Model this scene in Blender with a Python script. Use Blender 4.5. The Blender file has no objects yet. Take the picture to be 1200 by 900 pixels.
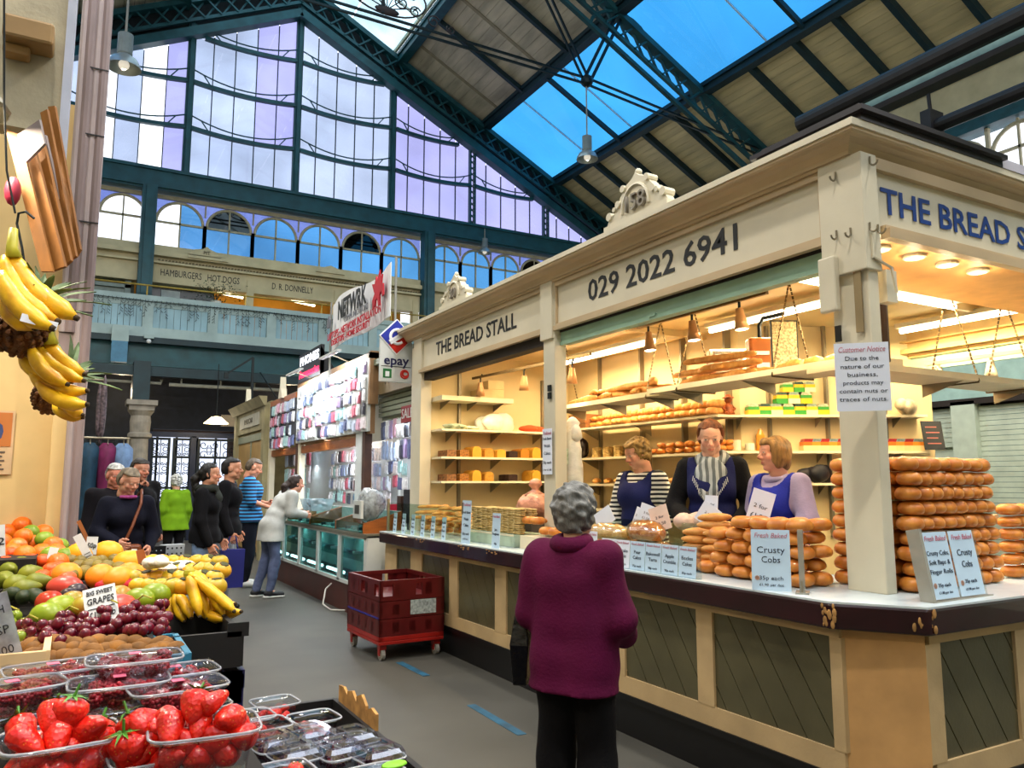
import bpy, bmesh, math, random
import numpy as np
from mathutils import Vector, Matrix, Euler
from math import pi, sin, cos, radians, sqrt, atan2
random.seed(7); rs = np.random.RandomState(5)
sc = bpy.context.scene
C = sc.collection
# ---------------------------------------------------------------- camera, world, exposure
cam = bpy.data.cameras.new('camera'); cam.sensor_width = 36; cam.lens = 27.45; cam.clip_end = 200; cam.clip_start = .05
camo = bpy.data.objects.new('camera', cam); C.objects.link(camo)
camo.location = (0, 0, 1.48); camo.rotation_euler = (radians(97.22), 0, radians(-29.2)); sc.camera = camo
sc.view_settings.view_transform = 'Standard'; sc.view_settings.look = 'None'
sc.view_settings.exposure = 0.3; sc.view_settings.gamma = 1; sc.view_settings.use_curve_mapping = False
w = bpy.data.worlds.new('sky'); sc.world = w; w.use_nodes = True
nt = w.node_tree; nt.nodes.clear()
_o = nt.nodes.new('ShaderNodeOutputWorld'); _b = nt.nodes.new('ShaderNodeBackground')
_t = nt.nodes.new('ShaderNodeTexCoord'); _s = nt.nodes.new('ShaderNodeSeparateXYZ'); _r = nt.nodes.new('ShaderNodeValToRGB')
_r.color_ramp.elements[0].position = 0.0; _r.color_ramp.elements[0].color = (.80, .84, .95, 1)
_r.color_ramp.elements[1].position = 0.9; _r.color_ramp.elements[1].color = (.72, .82, 1, 1)
_n = nt.nodes.new('ShaderNodeTexNoise'); _n.inputs['Scale'].default_value = 2.2; _n.inputs['Detail'].default_value = 4
_m = nt.nodes.new('ShaderNodeMix'); _m.data_type = 'RGBA'; _m.inputs[7].default_value = (1, 1, 1, 1)
_mr = nt.nodes.new('ShaderNodeMapRange'); _mr.inputs[1].default_value = .42; _mr.inputs[2].default_value = .68; _mr.inputs[4].default_value = .8
L = nt.links.new
L(_t.outputs['Generated'], _s.inputs[0]); L(_s.outputs['Z'], _r.inputs[0]); L(_t.outputs['Generated'], _n.inputs['Vector'])
L(_n.outputs['Fac'], _mr.inputs[0]); L(_mr.outputs[0], _m.inputs[0]); L(_r.outputs[0], _m.inputs[6]); L(_m.outputs[2], _b.inputs[0])
_b.inputs[1].default_value = 2.6; L(_b.outputs[0], _o.inputs[0])

def lamp(name, kind, loc, power, col, size=.1, rot=(0, 0, 0), sy=None, spot=None, parent=None):
    l = bpy.data.lights.new(name, kind); l.energy = power; l.color = col
    if kind == 'AREA':
        l.size = size
        if sy: l.shape = 'RECTANGLE'; l.size_y = sy
    else: l.shadow_soft_size = size
    if kind == 'SPOT': l.spot_size = spot or 1.6; l.spot_blend = .5
    o = bpy.data.objects.new(name, l); C.objects.link(o); o.location = loc; o.rotation_euler = rot
    if parent: o.parent = parent
    return o
# ---------------------------------------------------------------- geometry helpers
def s2l(c): return tuple((x / 12.92 if x <= .04045 else ((x + .055) / 1.055) ** 2.4) for x in c)
def hx(h): return s2l(tuple(int(h[i:i+2], 16) / 255 for i in (0, 2, 4)))
class G:
    """collects shapes into one mesh"""
    def __init__(s): s.v = []; s.f = []; s.m = []; s.k = 0; s.M = None
    def add(s, vs, fs):
        n = len(s.v)
        if s.M is not None: vs = [tuple(s.M @ Vector(p)) for p in vs]
        s.v += [tuple(p) for p in vs]; s.f += [tuple(i + n for i in f) for f in fs]; s.m += [s.k] * len(fs); return s
    def box(s, x0, x1, y0, y1, z0, z1):
        return s.add([(x, y, z) for z in (z0, z1) for x, y in ((x0, y0), (x1, y0), (x1, y1), (x0, y1))],
                     [(3, 2, 1, 0), (4, 5, 6, 7), (0, 1, 5, 4), (1, 2, 6, 5), (2, 3, 7, 6), (3, 0, 4, 7)])
    def bar(s, a, b, w=.04, h=None, up=(0, 0, 1)):
        h = h or w; a = Vector(a); b = Vector(b); d = (b - a).normalized(); u = Vector(up)
        if abs(d.dot(u)) > .98: u = Vector((0, 1, 0))
        x = d.cross(u).normalized(); u = x.cross(d).normalized(); x = x * w / 2; u = u * h / 2
        return s.add([p + i * x + j * u for p in (a, b) for i, j in ((-1, -1), (1, -1), (1, 1), (-1, 1))],
                     [(3, 2, 1, 0), (4, 5, 6, 7), (0, 1, 5, 4), (1, 2, 6, 5), (2, 3, 7, 6), (3, 0, 4, 7)])
    def tube(s, pts, r, n=8, closed=False, cap=True):
        pts = [Vector(p) for p in pts]; N = len(pts); rr = r if hasattr(r, '__len__') else [r] * N
        vs = []; fs = []; prev = None
        for i, p in enumerate(pts):
            d = (pts[(i+1) % N] - pts[i-1]) if closed else (pts[min(i+1, N-1)] - pts[max(i-1, 0)])
            d = d.normalized() if d.length > 1e-9 else Vector((0, 0, 1))
            if prev is None:
                u = Vector((0, 0, 1)) if abs(d.z) < .9 else Vector((0, 1, 0)); x = d.cross(u).normalized()
            else: x = (prev - d * prev.dot(d)).normalized()
            prev = x; y = d.cross(x)
            vs += [p + (x * cos(2*pi*k/n) + y * sin(2*pi*k/n)) * rr[i] for k in range(n)]
        for i in range(N if closed else N - 1):
            a = i * n; b = ((i + 1) % N) * n
            fs += [(a + k, a + (k+1) % n, b + (k+1) % n, b + k) for k in range(n)]
        if cap and not closed: fs += [tuple(range(n))[::-1], tuple(range((N-1)*n, N*n))]
        return s.add(vs, fs)
    def cyl(s, a, b, r, r2=None, n=12): return s.tube([a, b], [r, r if r2 is None else r2], n)
    def lathe(s, prof, n=16, o=(0, 0, 0), sq=(1, 1), cap=True):
        vs = [(o[0] + r*cos(2*pi*k/n)*sq[0], o[1] + r*sin(2*pi*k/n)*sq[1], o[2] + z) for r, z in prof for k in range(n)]
        fs = [(i*n + k, i*n + (k+1) % n, (i+1)*n + (k+1) % n, (i+1)*n + k) for i in range(len(prof)-1) for k in range(n)]
        if cap: fs += [tuple(range(n))[::-1], tuple(range((len(prof)-1)*n, len(prof)*n))]
        return s.add(vs, fs)
    def ball(s, c, r, n=10, m=6, R=None, jit=0):
        r = r if hasattr(r, '__len__') else (r,)*3
        vs = [Vector((0, 0, r[2]))]
        for i in range(1, m):
            a = pi*i/m
            vs += [Vector((r[0]*sin(a)*cos(2*pi*k/n), r[1]*sin(a)*sin(2*pi*k/n), r[2]*cos(a))) for k in range(n)]
        vs.append(Vector((0, 0, -r[2])))
        if jit: vs = [p * (1 + random.uniform(-jit, jit)) for p in vs]
        if R: vs = [R @ p for p in vs]
        c = Vector(c); vs = [p + c for p in vs]; e = len(vs) - 1
        fs = [(0, 1 + k, 1 + (k+1) % n) for k in range(n)]
        for i in range(m-2): fs += [(1+i*n+k, 1+(i+1)*n+k, 1+(i+1)*n+(k+1) % n, 1+i*n+(k+1) % n) for k in range(n)]
        fs += [(e, 1+(m-2)*n+(k+1) % n, 1+(m-2)*n+k) for k in range(n)]
        return s.add(vs, fs)
    def prism(s, poly, a0, a1, ax='z'):
        f = {'z': lambda p, t: (p[0], p[1], t), 'y': lambda p, t: (p[0], t, p[1]), 'x': lambda p, t: (t, p[0], p[1])}[ax]
        n = len(poly)
        return s.add([f(p, a0) for p in poly] + [f(p, a1) for p in poly],
                     [tuple(range(n))[::-1], tuple(range(n, 2*n))] + [(k, (k+1) % n, n + (k+1) % n, n + k) for k in range(n)])
    def sweep(s, prof, path, closed=False):
        """profile [(out,z)] swept along a plan path [(x,y)] with mitred corners; out = right of travel"""
        P = [Vector((p[0], p[1])) for p in path]; N = len(P); n = len(prof); vs = []
        for i in range(N):
            d0 = (P[i] - P[i-1]).normalized() if (i > 0 or closed) else (P[1] - P[0]).normalized()
            d1 = (P[(i+1) % N] - P[i]).normalized() if (i < N-1 or closed) else d0
            n0 = Vector((d0.y, -d0.x)); n1 = Vector((d1.y, -d1.x)); m = (n0 + n1); m = m / max(1e-6, m.dot(n0))
            vs += [(P[i].x + m.x*o, P[i].y + m.y*o, z) for o, z in prof]
        fs = []
        for i in range(N if closed else N-1):
            a = i*n; b = ((i+1) % N)*n
            fs += [(a+k, b+k, b+(k+1) % n, a+(k+1) % n) for k in range(n)]
        if not closed: fs += [tuple(range(n)), tuple(range((N-1)*n, N*n))[::-1]]
        return s.add(vs, fs)
    def mesh(s, name, mats, smooth=False, fix=True):
        me = bpy.data.meshes.new(name); me.from_pydata(s.v, [], s.f)
        for m in (mats if isinstance(mats, (list, tuple)) else [mats]): me.materials.append(m)
        me.polygons.foreach_set('material_index', s.m)
        if fix:
            bm = bmesh.new(); bm.from_mesh(me); bmesh.ops.recalc_face_normals(bm, faces=bm.faces); bm.to_mesh(me); bm.free()
        if smooth: me.polygons.foreach_set('use_smooth', [True]*len(me.polygons))
        me.update(); return me
    def ob(s, name, mats, parent=None, smooth=False, bev=0, loc=None, rot=None, fix=True):
        return link(name, s.mesh(name, mats, smooth, fix), parent, bev, loc, rot)
def link(name, me, parent=None, bev=0, loc=None, rot=None):
    o = bpy.data.objects.new(name, me); C.objects.link(o)
    if parent is not None: o.parent = parent
    if loc is not None: o.location = loc
    if rot is not None: o.rotation_euler = rot
    if bev:
        md = o.modifiers.new('bevel', 'BEVEL'); md.width = bev; md.segments = 2; md.limit_method = 'ANGLE'
    return o
def tag(o, label, cat=None, group=None, kind=None):
    if label: o['label'] = label
    if cat: o['category'] = cat
    if group: o['group'] = group
    if kind: o['kind'] = kind
    return o
def thing(name, label, cat, loc=(0, 0, 0), rz=0, group=None, rot=None):
    o = bpy.data.objects.new(name, None); C.objects.link(o); o.empty_display_size = .1
    o.location = loc; o.rotation_euler = rot or (0, 0, rz); return tag(o, label, cat, group)
def struct(name, loc=(0, 0, 0)):
    o = bpy.data.objects.new(name, None); C.objects.link(o); o.location = loc; o['kind'] = 'structure'; return o
def kids(o): return [c for c in bpy.data.objects if c.parent == o]
def dup(root, loc=None, rot=None, label=None, group=None, scale=None, ch=None):
    """copy a thing with its parts and sub-parts; ch = cached child list"""
    ch = ch if ch is not None else [(c, kids(c)) for c in kids(root)]
    r = root.copy(); C.objects.link(r)
    if loc is not None: r.location = loc
    if rot is not None: r.rotation_euler = rot
    if scale is not None: r.scale = scale if hasattr(scale, '__len__') else (scale,)*3
    if label: r['label'] = label
    if group: r['group'] = group
    for c, gs in ch:
        k = c.copy(); C.objects.link(k); k.parent = r
        for g in gs: q = g.copy(); C.objects.link(q); q.parent = k
    return r
# ---------------------------------------------------------------- materials
_mc = {}
def mat(name, col='888888', rough=.6, metal=0., var=.12, ns=6., bump=.0, bs=60., emit=None, es=0., col2=None, spec=.4, sss=0., alpha=1., stretch=None, attr=None, coat=0.):
    if name in _mc: return _mc[name]
    m = bpy.data.materials.new(name); m.use_nodes = True; t = m.node_tree; b = t.nodes['Principled BSDF']; l = t.links.new
    c = hx(col); c2 = hx(col2) if col2 else tuple(x*(1-var*2) for x in c)
    tc = t.nodes.new('ShaderNodeTexCoord'); src = tc.outputs['Object']
    if stretch:
        mp = t.nodes.new('ShaderNodeMapping'); mp.inputs['Scale'].default_value = stretch; l(src, mp.inputs[0]); src = mp.outputs[0]
    nz = t.nodes.new('ShaderNodeTexNoise'); nz.inputs['Scale'].default_value = ns; nz.inputs['Detail'].default_value = 5; l(src, nz.inputs['Vector'])
    rp = t.nodes.new('ShaderNodeValToRGB'); rp.color_ramp.elements[0].position = .32; rp.color_ramp.elements[1].position = .68
    rp.color_ramp.elements[0].color = (*c2, 1); rp.color_ramp.elements[1].color = (*c, 1); l(nz.outputs['Fac'], rp.inputs[0])
    if attr:
        a = t.nodes.new('ShaderNodeAttribute'); a.attribute_name = attr
        mx = t.nodes.new('ShaderNodeMix'); mx.data_type = 'RGBA'; mx.blend_type = 'MULTIPLY'; mx.inputs[0].default_value = 1
        l(a.outputs['Color'], mx.inputs[6]); l(rp.outputs[0], mx.inputs[7]); l(mx.outputs[2], b.inputs['Base Color'])
    else: l(rp.outputs[0], b.inputs['Base Color'])
    b.inputs['Roughness'].default_value = rough; b.inputs['Metallic'].default_value = metal
    b.inputs['Specular IOR Level'].default_value = spec; b.inputs['Coat Weight'].default_value = coat
    if sss: b.inputs['Subsurface Weight'].default_value = sss; b.inputs['Subsurface Scale'].default_value = .01
    if emit: b.inputs['Emission Color'].default_value = (*hx(emit), 1); b.inputs['Emission Strength'].default_value = es
    if alpha < 1: b.inputs['Alpha'].default_value = alpha
    if bump:
        n2 = t.nodes.new('ShaderNodeTexNoise'); n2.inputs['Scale'].default_value = bs; n2.inputs['Detail'].default_value = 3; l(src, n2.inputs['Vector'])
        bp = t.nodes.new('ShaderNodeBump'); bp.inputs['Strength'].default_value = bump; bp.inputs['Distance'].default_value = .01
        l(n2.outputs['Fac'], bp.inputs['Height']); l(bp.outputs[0], b.inputs['Normal'])
    _mc[name] = m; return m
def glass(name, tint='ffffff', gloss=.08, trans=0., rough=.02, clear=1., tcol=None, ns=3, mot=.12):
    """thin pane: tinted see-through + a little reflection + optional translucent frosting"""
    if name in _mc: return _mc[name]
    m = bpy.data.materials.new(name); m.use_nodes = True; t = m.node_tree; t.nodes.clear(); l = t.links.new
    o = t.nodes.new('ShaderNodeOutputMaterial'); a = t.nodes.new('ShaderNodeBsdfTransparent'); g = t.nodes.new('ShaderNodeBsdfGlossy'); g.inputs['Roughness'].default_value = rough
    tc = t.nodes.new('ShaderNodeTexCoord'); nz = t.nodes.new('ShaderNodeTexNoise'); nz.inputs['Scale'].default_value = ns; l(tc.outputs['Object'], nz.inputs['Vector'])
    c = tuple(x*clear for x in hx(tint)); rp = t.nodes.new('ShaderNodeValToRGB'); rp.color_ramp.elements[0].position = .3; rp.color_ramp.elements[1].position = .7
    rp.color_ramp.elements[0].color = (*[x*(1-mot) for x in c], 1); rp.color_ramp.elements[1].color = (*c, 1); l(nz.outputs['Fac'], rp.inputs[0]); l(rp.outputs[0], a.inputs[0])
    mx = t.nodes.new('ShaderNodeMixShader'); mx.inputs[0].default_value = gloss; l(a.outputs[0], mx.inputs[1]); l(g.outputs[0], mx.inputs[2]); out = mx.outputs[0]
    if trans:
        tr = t.nodes.new('ShaderNodeBsdfTranslucent'); tr.inputs[0].default_value = (*hx(tcol or tint), 1)
        m2 = t.nodes.new('ShaderNodeMixShader'); m2.inputs[0].default_value = trans; l(out, m2.inputs[1]); l(tr.outputs[0], m2.inputs[2]); out = m2.outputs[0]
    l(out, o.inputs[0]); _mc[name] = m; return m
def stripes(name, c1, c2, scale, axis='Z', rough=.8, duty=.5, dist=0.):
    if name in _mc: return _mc[name]
    m = mat(name, c1, rough, var=0.05); t = m.node_tree; l = t.links.new; b = t.nodes['Principled BSDF']
    tc = t.nodes.new('ShaderNodeTexCoord'); wv = t.nodes.new('ShaderNodeTexWave'); wv.bands_direction = axis; wv.inputs['Scale'].default_value = scale; wv.inputs['Distortion'].default_value = dist
    l(tc.outputs['Object'], wv.inputs['Vector']); r = t.nodes.new('ShaderNodeValToRGB'); r.color_ramp.interpolation = 'CONSTANT'
    r.color_ramp.elements[0].color = (*hx(c1), 1); r.color_ramp.elements[1].position = duty; r.color_ramp.elements[1].color = (*hx(c2), 1)
    l(wv.outputs['Fac'], r.inputs[0]); l(r.outputs[0], b.inputs['Base Color']); return m
_font = {}
def text(s, size, m, parent=None, loc=(0, 0, 0), rot=(pi/2, 0, 0), sx=1., ext=.002, name='lettering', align='CENTER', bold=0., shear=0., width=None, sub=None):
    cu = bpy.data.curves.new('t', 'FONT'); cu.body = s; cu.size = size; cu.extrude = ext; cu.align_x = align; cu.align_y = 'CENTER'; cu.offset = bold; cu.shear = shear; cu.resolution_u = 2; cu.space_line = .95
    o = bpy.data.objects.new('t', cu); me = bpy.data.meshes.new_from_object(o); bpy.data.objects.remove(o); bpy.data.curves.remove(cu)
    me.materials.clear(); me.materials.append(m); n = len(me.vertices)
    if n:
        co = np.empty(n*3, 'f'); me.vertices.foreach_get('co', co); co = co.reshape(-1, 3)
        if width: sx = width / max(1e-6, np.ptp(co[:, 0]))
        co[:, 0] *= sx; me.vertices.foreach_set('co', co.ravel())
    r = link(name, me, parent, 0, loc, rot); return r
# camera-ray helpers used only to work out real positions from measured directions
def ray(u, v):
    F = 915.; P = math.atan(116/915.); Y = radians(29.2); x = (u-600)/F; y = -(v-450)/F
    fh = Vector((sin(Y), cos(Y), 0)); return fh*cos(P) + Vector((0, 0, sin(P))) + x*Vector((cos(Y), -sin(Y), 0)) + y*(-fh*sin(P) + Vector((0, 0, cos(P))))
O3 = Vector((0, 0, 1.48))
def aX(u, v, c): d = ray(u, v); return O3 + d*(c/d[0])
def aY(u, v, c): d = ray(u, v); return O3 + d*(c/d[1])
def aZ(u, v, c): d = ray(u, v); return O3 + d*((c-1.48)/d[2])
def aD(u, v, c): return O3 + ray(u, v)*c
# ================================================================ THE HALL
TEAL = mat('teal_paint', '175058', .5, var=.2, ns=3, bump=.1); DTEAL = mat('dark_teal_paint', '0f3038', .55, var=.2, ns=3)
IRON = mat('dark_iron', '0c1a1e', .5, .2, var=.25); WOODC = mat('cream_boards', 'ead6a4', .7, var=.16, ns=1.2, bump=.1, stretch=(3, .5, 3)); WOODB = mat('aged_boards', 'd0c3a8', .75, var=.22, ns=1.1, stretch=(3, .6, 3))
STONE = mat('stone_cream', 'c9bd96', .7, var=.12, ns=2, bump=.15); WHITEF = mat('white_frame', 'b9bcae', .6, var=.12)
FLOOR = mat('floor_concrete', '46443e', .62, var=.14, ns=1.6, bump=.12, bs=120, spec=.35)
SKYG = glass('skylight_glass', '74b4d0', .03, .05, clear=1., tcol='7cc0f8', ns=.35, mot=.14)
GABG = glass('gable_glass', 'c3c9d4', .03, .05, clear=1., ns=.5, mot=.22); GABW = glass('gable_glass_clear', 'ffffff', .05, .0, clear=.9)
GABL = glass('gable_glass_lavender', 'bbbad2', .03, .05, clear=1., ns=.5, mot=.15)
ARG = glass('arch_glass', '82adca', .04, .05, clear=1., ns=.4, mot=.25); ARD = glass('arch_glass_dark', '3a4a55', .06, .0, clear=.12)
fl = struct('floor'); G().box(-7.5, 19, -9, 30, -.1, 0).ob('floor_slab', FLOOR, fl)
PB = mat('blue_paint', '1c5a78', .7, var=.3, ns=9)
for a, b in (((468, 776), (500, 792)), ((552, 826), (612, 861)), ((420, 742), (440, 750))):
    A = aZ(*a, .002); B = aZ(*b, .002); G().bar((A.x, A.y, .0015), (B.x, B.y, .0015), .06, .003).ob('painted_mark', PB, fl)
def zroof(x): return 17.7 - .51*abs(x - 5.5)
def zlow(x): return 16.3 - .5*abs(x - 5.5)
YF = 24.
# ---- gable glazing
gw = struct('window_1')
colx = [-4.0, -.85, 2.35, 5.55, 8.75, 11.75, 14.8, 17.6]
lev = [10.45, 11.95, 13.4, 14.9]
for x in colx[1:7]:
    g = G(); zt = zlow(x) + .5
    if x > 11: 
        g.box(x-.12, x-.06, YF-.15, YF, 10.4, zt).box(x+.06, x+.12, YF-.15, YF, 10.4, zt)
        z = 10.5
        while z < zt-.3: g.bar((x-.1, YF-.08, z), (x+.1, YF-.08, z+.22), .03).bar((x+.1, YF-.08, z), (x-.1, YF-.08, z+.22), .03); z += .22
    else: g.box(x-.11, x+.11, YF-.12, YF+.02, 10.4, zt).box(x-.05, x+.05, YF-.2, YF-.12, 10.4, zt)
    g.ob('column', TEAL, gw)
for i in range(0, 7):
    x0, x1 = colx[i], colx[i+1]
    n = 5; w = (x1-x0)/n
    for j, z0 in enumerate(lev):
        z1 = (lev + [17.5])[j+1]
        for k in range(n):
            a, b = x0 + k*w + .012, x0 + (k+1)*w - .012
            ta, tb = min(z1, zlow(a)+.35), min(z1, zlow(b)+.35)
            if max(ta, tb) < z0 + .1: continue
            ta, tb = max(ta, z0+.02), max(tb, z0+.02); mid = [(5.5, min(z1, zlow(5.5)+.35))] if a < 5.5 < b else []
            m = GABG
            if i == 0: m = GABW
            if i == 1: m = GABW if k in (1, 3, 4) and not (j == 3) else GABG
            if i == 1 and k == 4: m = GABL
            if i >= 4 or (i == 2 and k > 2 and j > 0): m = GABL
            G().prism([(a, z0+.01), (b, z0+.01), (b, tb)] + mid + [(a, ta)], YF+.05, YF+.065, 'y').ob('pane', m, gw)
        if k: pass
    for k in range(1, n):
        x = x0 + k*w; G().box(x-.014, x+.014, YF+.03, YF+.08, 10.4, zlow(x)).ob('glazing_bar', DTEAL, gw)
    for z in lev[1:]:
        if max(zlow(x0), zlow(x1)) < z + .3: continue
        N = 12; up = []; lo = []
        for k in range(N+1):
            t = k/N; s = 4*t*(1-t); x = x0 + .1 + (x1-x0-.2)*t
            up.append((x, YF-.16, z + .34 - .3*s)); lo.append((x, YF-.12, z - .02 - .1*s))
        if min(zlow(x0), zlow(x1)) < z:
            keep = [k for k in range(N+1) if zlow(lo[k][0]) > z-.05]; up = [up[k] for k in keep]; lo = [lo[k] for k in keep]
        if len(lo) < 3: continue
        g = G().tube(up, .022, 6)
        for p, q in zip(lo, lo[1:]): g.bar(p, q, .14, .11)
        for q in (2, len(lo)-3): g.bar((lo[q][0] - .0, YF-.14, lo[q][2]), (up[max(0, q-1 if q == 2 else q+1)]), .03)
        g.ob('bowed_girder', TEAL, gw)
# ---- lattice principal rafters
def principal(name, Y, slim=False):
    r = struct(name)
    for sgn in (-1, 1):
        X1 = 12.4; m = TEAL
        P = lambda d: (5.5 + sgn*d, (zroof(5.5+d) - 1.25 if slim else zlow(5.5+d) + .12)); Q = lambda d: (5.5 + sgn*d, zroof(5.5+d) - .22)
        g = G(); a, b = P(0), P(X1); g.bar((a[0], Y, a[1]), (b[0], Y, b[1]), .12 if slim else .34, .1 if slim else .26)
        a2, b2 = P(0), P(X1); g.bar((a2[0], Y, a2[1]+.42), (b2[0], Y, b2[1]+.42), .1, .1).ob('lower_chord', TEAL, r)
        a, b = Q(0), Q(X1); G().bar((a[0], Y, a[1]), (b[0], Y, b[1]), .3, .16).ob('upper_chord', TEAL, r)
        N = 26; g = G()
        for k in range(N):
            d0, d1 = X1*k/N, X1*(k+1)/N
            g.bar((P(d0)[0], Y-.06, P(d0)[1]+.42), (Q(d1)[0], Y-.06, Q(d1)[1]), .05, .06, (0, 1, 0)).bar((Q(d0)[0], Y+.06, Q(d0)[1]), (P(d1)[0], Y+.06, P(d1)[1]+.42), .05, .06, (0, 1, 0))
        g.ob('lattice_web', TEAL, r)
    return r
principal('trim_1', YF-.25)
G().prism([(5.5-12.4, 11.6), (5.5, zroof(5.5)-.2), (17.9, 11.6), (17.9, 10.4), (5.5, 16.45), (5.5-12.4, 10.4)], YF, YF+.2, 'y').ob('wall_gable_infill', mat('gable_board', '1a2226', .9), None)['kind'] = 'structure'
t2 = principal('trim_2', 15.85, True)
NX, NZ = 11.1, 11.9
def pair(g, a, b, w=.05, gap=.09):
    d = Vector(b) - Vector(a); n = Vector((-d.z, 0, d.x)).normalized()*gap
    g.bar(Vector(a)+n, Vector(b)+n, w).bar(Vector(a)-n, Vector(b)-n, w)
Y2 = 15.85
g = G()
for s in (1, -1):
    f = lambda x: 5.5 + s*(x-5.5)
    pair(g, (f(NX), Y2, NZ), (f(17.8), Y2, 11.25)); pair(g, (f(NX), Y2, NZ), (f(12.2), Y2, 14.1), .07); pair(g, (f(NX), Y2, NZ), (f(8.95), Y2, 15.5), .05)
    g.ball((f(NX), Y2, NZ), .17, 10, 6)
pair(g, (5.5-5.6, Y2, NZ), (NX, Y2, NZ), .05, .08)
g.ob('tie_rod', mat('tie_metal', '1a2c2f', .35, .5, var=.3), t2)
G().bar((5.5, Y2, 12.05), (5.5, Y2, 15.9), .07).ob('king_rod', IRON, t2)
# curved brackets where struts meet rafters
g = G()
for s in (1,):
    c = Vector((12.2, Y2, 13.4)); g.tube([c + Vector((1.0*cos(t)-.0, 0, .75*sin(t))) for t in np.linspace(pi*.05, pi*.95, 10)], .05, 6)
g.ob('curved_bracket', TEAL, t2)
# scroll ornament above the tie
scr = G(); cx, cz = 5.6, 12.1
def spiral(g, c, r, a0, turns, sg, rad=.018, Y=Y2):
    g.tube([(c[0] + r*(1-.75*t)*cos(a0+sg*2*pi*turns*t), Y, c[1] + r*(1-.75*t)*sin(a0+sg*2*pi*turns*t)) for t in np.linspace(0, 1, 16)], rad, 5)
for s in (-1, 1):
    scr.tube([(cx + s*.95*cos(t), Y2, cz+.45+.5*sin(t)) for t in np.linspace(-pi*.5, pi*.5, 14)], .022, 5)
    for k, (dx, dz, r) in enumerate(((.3, .75, .2), (.62, .62, .18), (.35, .35, .17), (.68, .22, .15), (1.15, .12, .17), (1.6, .06, .12), (.12, .5, .12))):
        spiral(scr, (cx+s*dx, cz+dz), r, random.random()*6, 1.4, s)
for k in range(7):
    a = pi*(k+.5)/7; scr.bar((cx, Y2, cz+.08), (cx+.75*cos(a), Y2, cz+.15+.75*sin(a)), .02)
scr.ball((cx, Y2, cz+.05), (.3, .05, .1)).ob('scroll_ornament', mat('rusty_iron', '3a2e2c', .6, .3), t2)
# ---- roof
rf = struct('ceiling')
YB = -8.
for s in (1, -1):
    f = lambda x: 5.5 + s*(x-5.5)
    for nm, x, wv, h in (('purlin', 8.93, .3, .34), ('purlin', 12.17, .26, .3), ('purlin', 15.15, .26, .3), ('purlin', 18.0, .26, .3)):
        z = zroof(x) - .12; G().bar((f(x), YB, z), (f(x), YF, z), wv, h).box(f(x)-.2, f(x)-.14, YB, YF, z+.02, z+.14).ob(nm, TEAL if x < 9 else DTEAL, rf)
    for x0, x1, m, n in ((8.93, 12.17, WOODB, 12), (15.15, 18.1, WOODC, 15)):
        w = (x1-x0)/n
        for k in range(n):
            a, b = x0+k*w, x0+(k+1)*w-.012; j = .004*(k % 2)
            P = [(f(a), zroof(a)+j), (f(b), zroof(b)+j), (f(b), zroof(b)+.03+j), (f(a), zroof(a)+.03+j)]
            G().prism(P, YB, YF, 'y').ob('board', m, rf)
        P = [(f(x0), zroof(x0)+.05), (f(x1), zroof(x1)+.05), (f(x1), zroof(x1)+.12), (f(x0), zroof(x0)+.12)]
        G().prism(P, YB, YF, 'y').ob('roof_light_stop', IRON, rf)  # opaque slab added above the boards to stop light leaking through
    ys = [22.7, 21.4, 20.06, 18.7, 17.25, 14.15, 12.7, 11.5, 10.3, 9.0, 7.6, 6.2, 4.8]
    for y in ys:
        if s < 0 and y < 14: continue
        a, b = f(15.15), f(18.0); G().bar((a, y, zroof(15.15)-.12), (b, y, zroof(18)-.12), .14, .2).ob('rafter', DTEAL, rf)
    for y in (20.9, 18.2, 13.2, 10.5): a, b = f(8.93), f(12.17); G().bar((a, y, zroof(8.93)-.14), (b, y, zroof(12.17)-.14), .12, .16).ob('rafter', DTEAL, rf)
    for y in (22.6, 19.6, 17.0, 14.5, 11.8): a, b = f(8.93), f(12.17); G().bar((a, y, zroof(8.93)-.01), (b, y, zroof(12.17)-.01), .12, .02).ob('batten', mat('pale_batten', '9b8e74', .8), rf)
    # skylight panes
    y = YF
    for k, L_ in enumerate([2.55, 2.45, 3.1] * 5):
        y0 = y - L_
        if y0 < YB: break
        a, b = 12.18, 15.14
        G().prism([(f(a), zroof(a)+.03), (f(b), zroof(b)+.03), (f(b), zroof(b)+.04), (f(a), zroof(a)+.04)], y0+.02, y-.02, 'y').ob('pane', SKYG, rf)
        G().bar((f(a), y0, zroof(a)+.02), (f(b), y0, zroof(b)+.02), .035, .05).ob('glazing_bar', mat('bar_white', 'cfe2ee', .5, emit=None), rf)
        y = y0
    for y in (19.6, 12.2): a, b = f(12.17), f(15.15); G().bar((a, y, zroof(12.17)-.2), (b, y, zroof(15.15)-.2), .1, .14).ob('rafter', DTEAL, rf)
    # lantern glazing up to the ridge
    for k in range(13):
        y1 = YF - k*2.4; y0 = y1-2.4
        if y0 < YB: break
        for a, b in ((5.5, 7.2), (7.2, 8.8)):
            G().prism([(f(a+.03), zroof(a)+.05), (f(b-.03), zroof(b)+.05), (f(b-.03), zroof(b)+.06), (f(a+.03), zroof(a)+.06)], y0+.03, y1-.03, 'y').ob('lantern_pane', glass('lantern_glass', 'dff0f4', .05, .1, clear=.95, ns=.8, mot=.3), rf)
        G().bar((f(5.5), y0, zroof(5.5)+.03), (f(8.8), y0, zroof(8.8)+.03), .05, .08).ob('glazing_bar', WHITEF, rf)
G().bar((8.75, YB, zroof(8.8)+.12), (8.75, YF, zroof(8.8)+.12), .08, .12).ob('fascia_board', STONE, rf)
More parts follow.
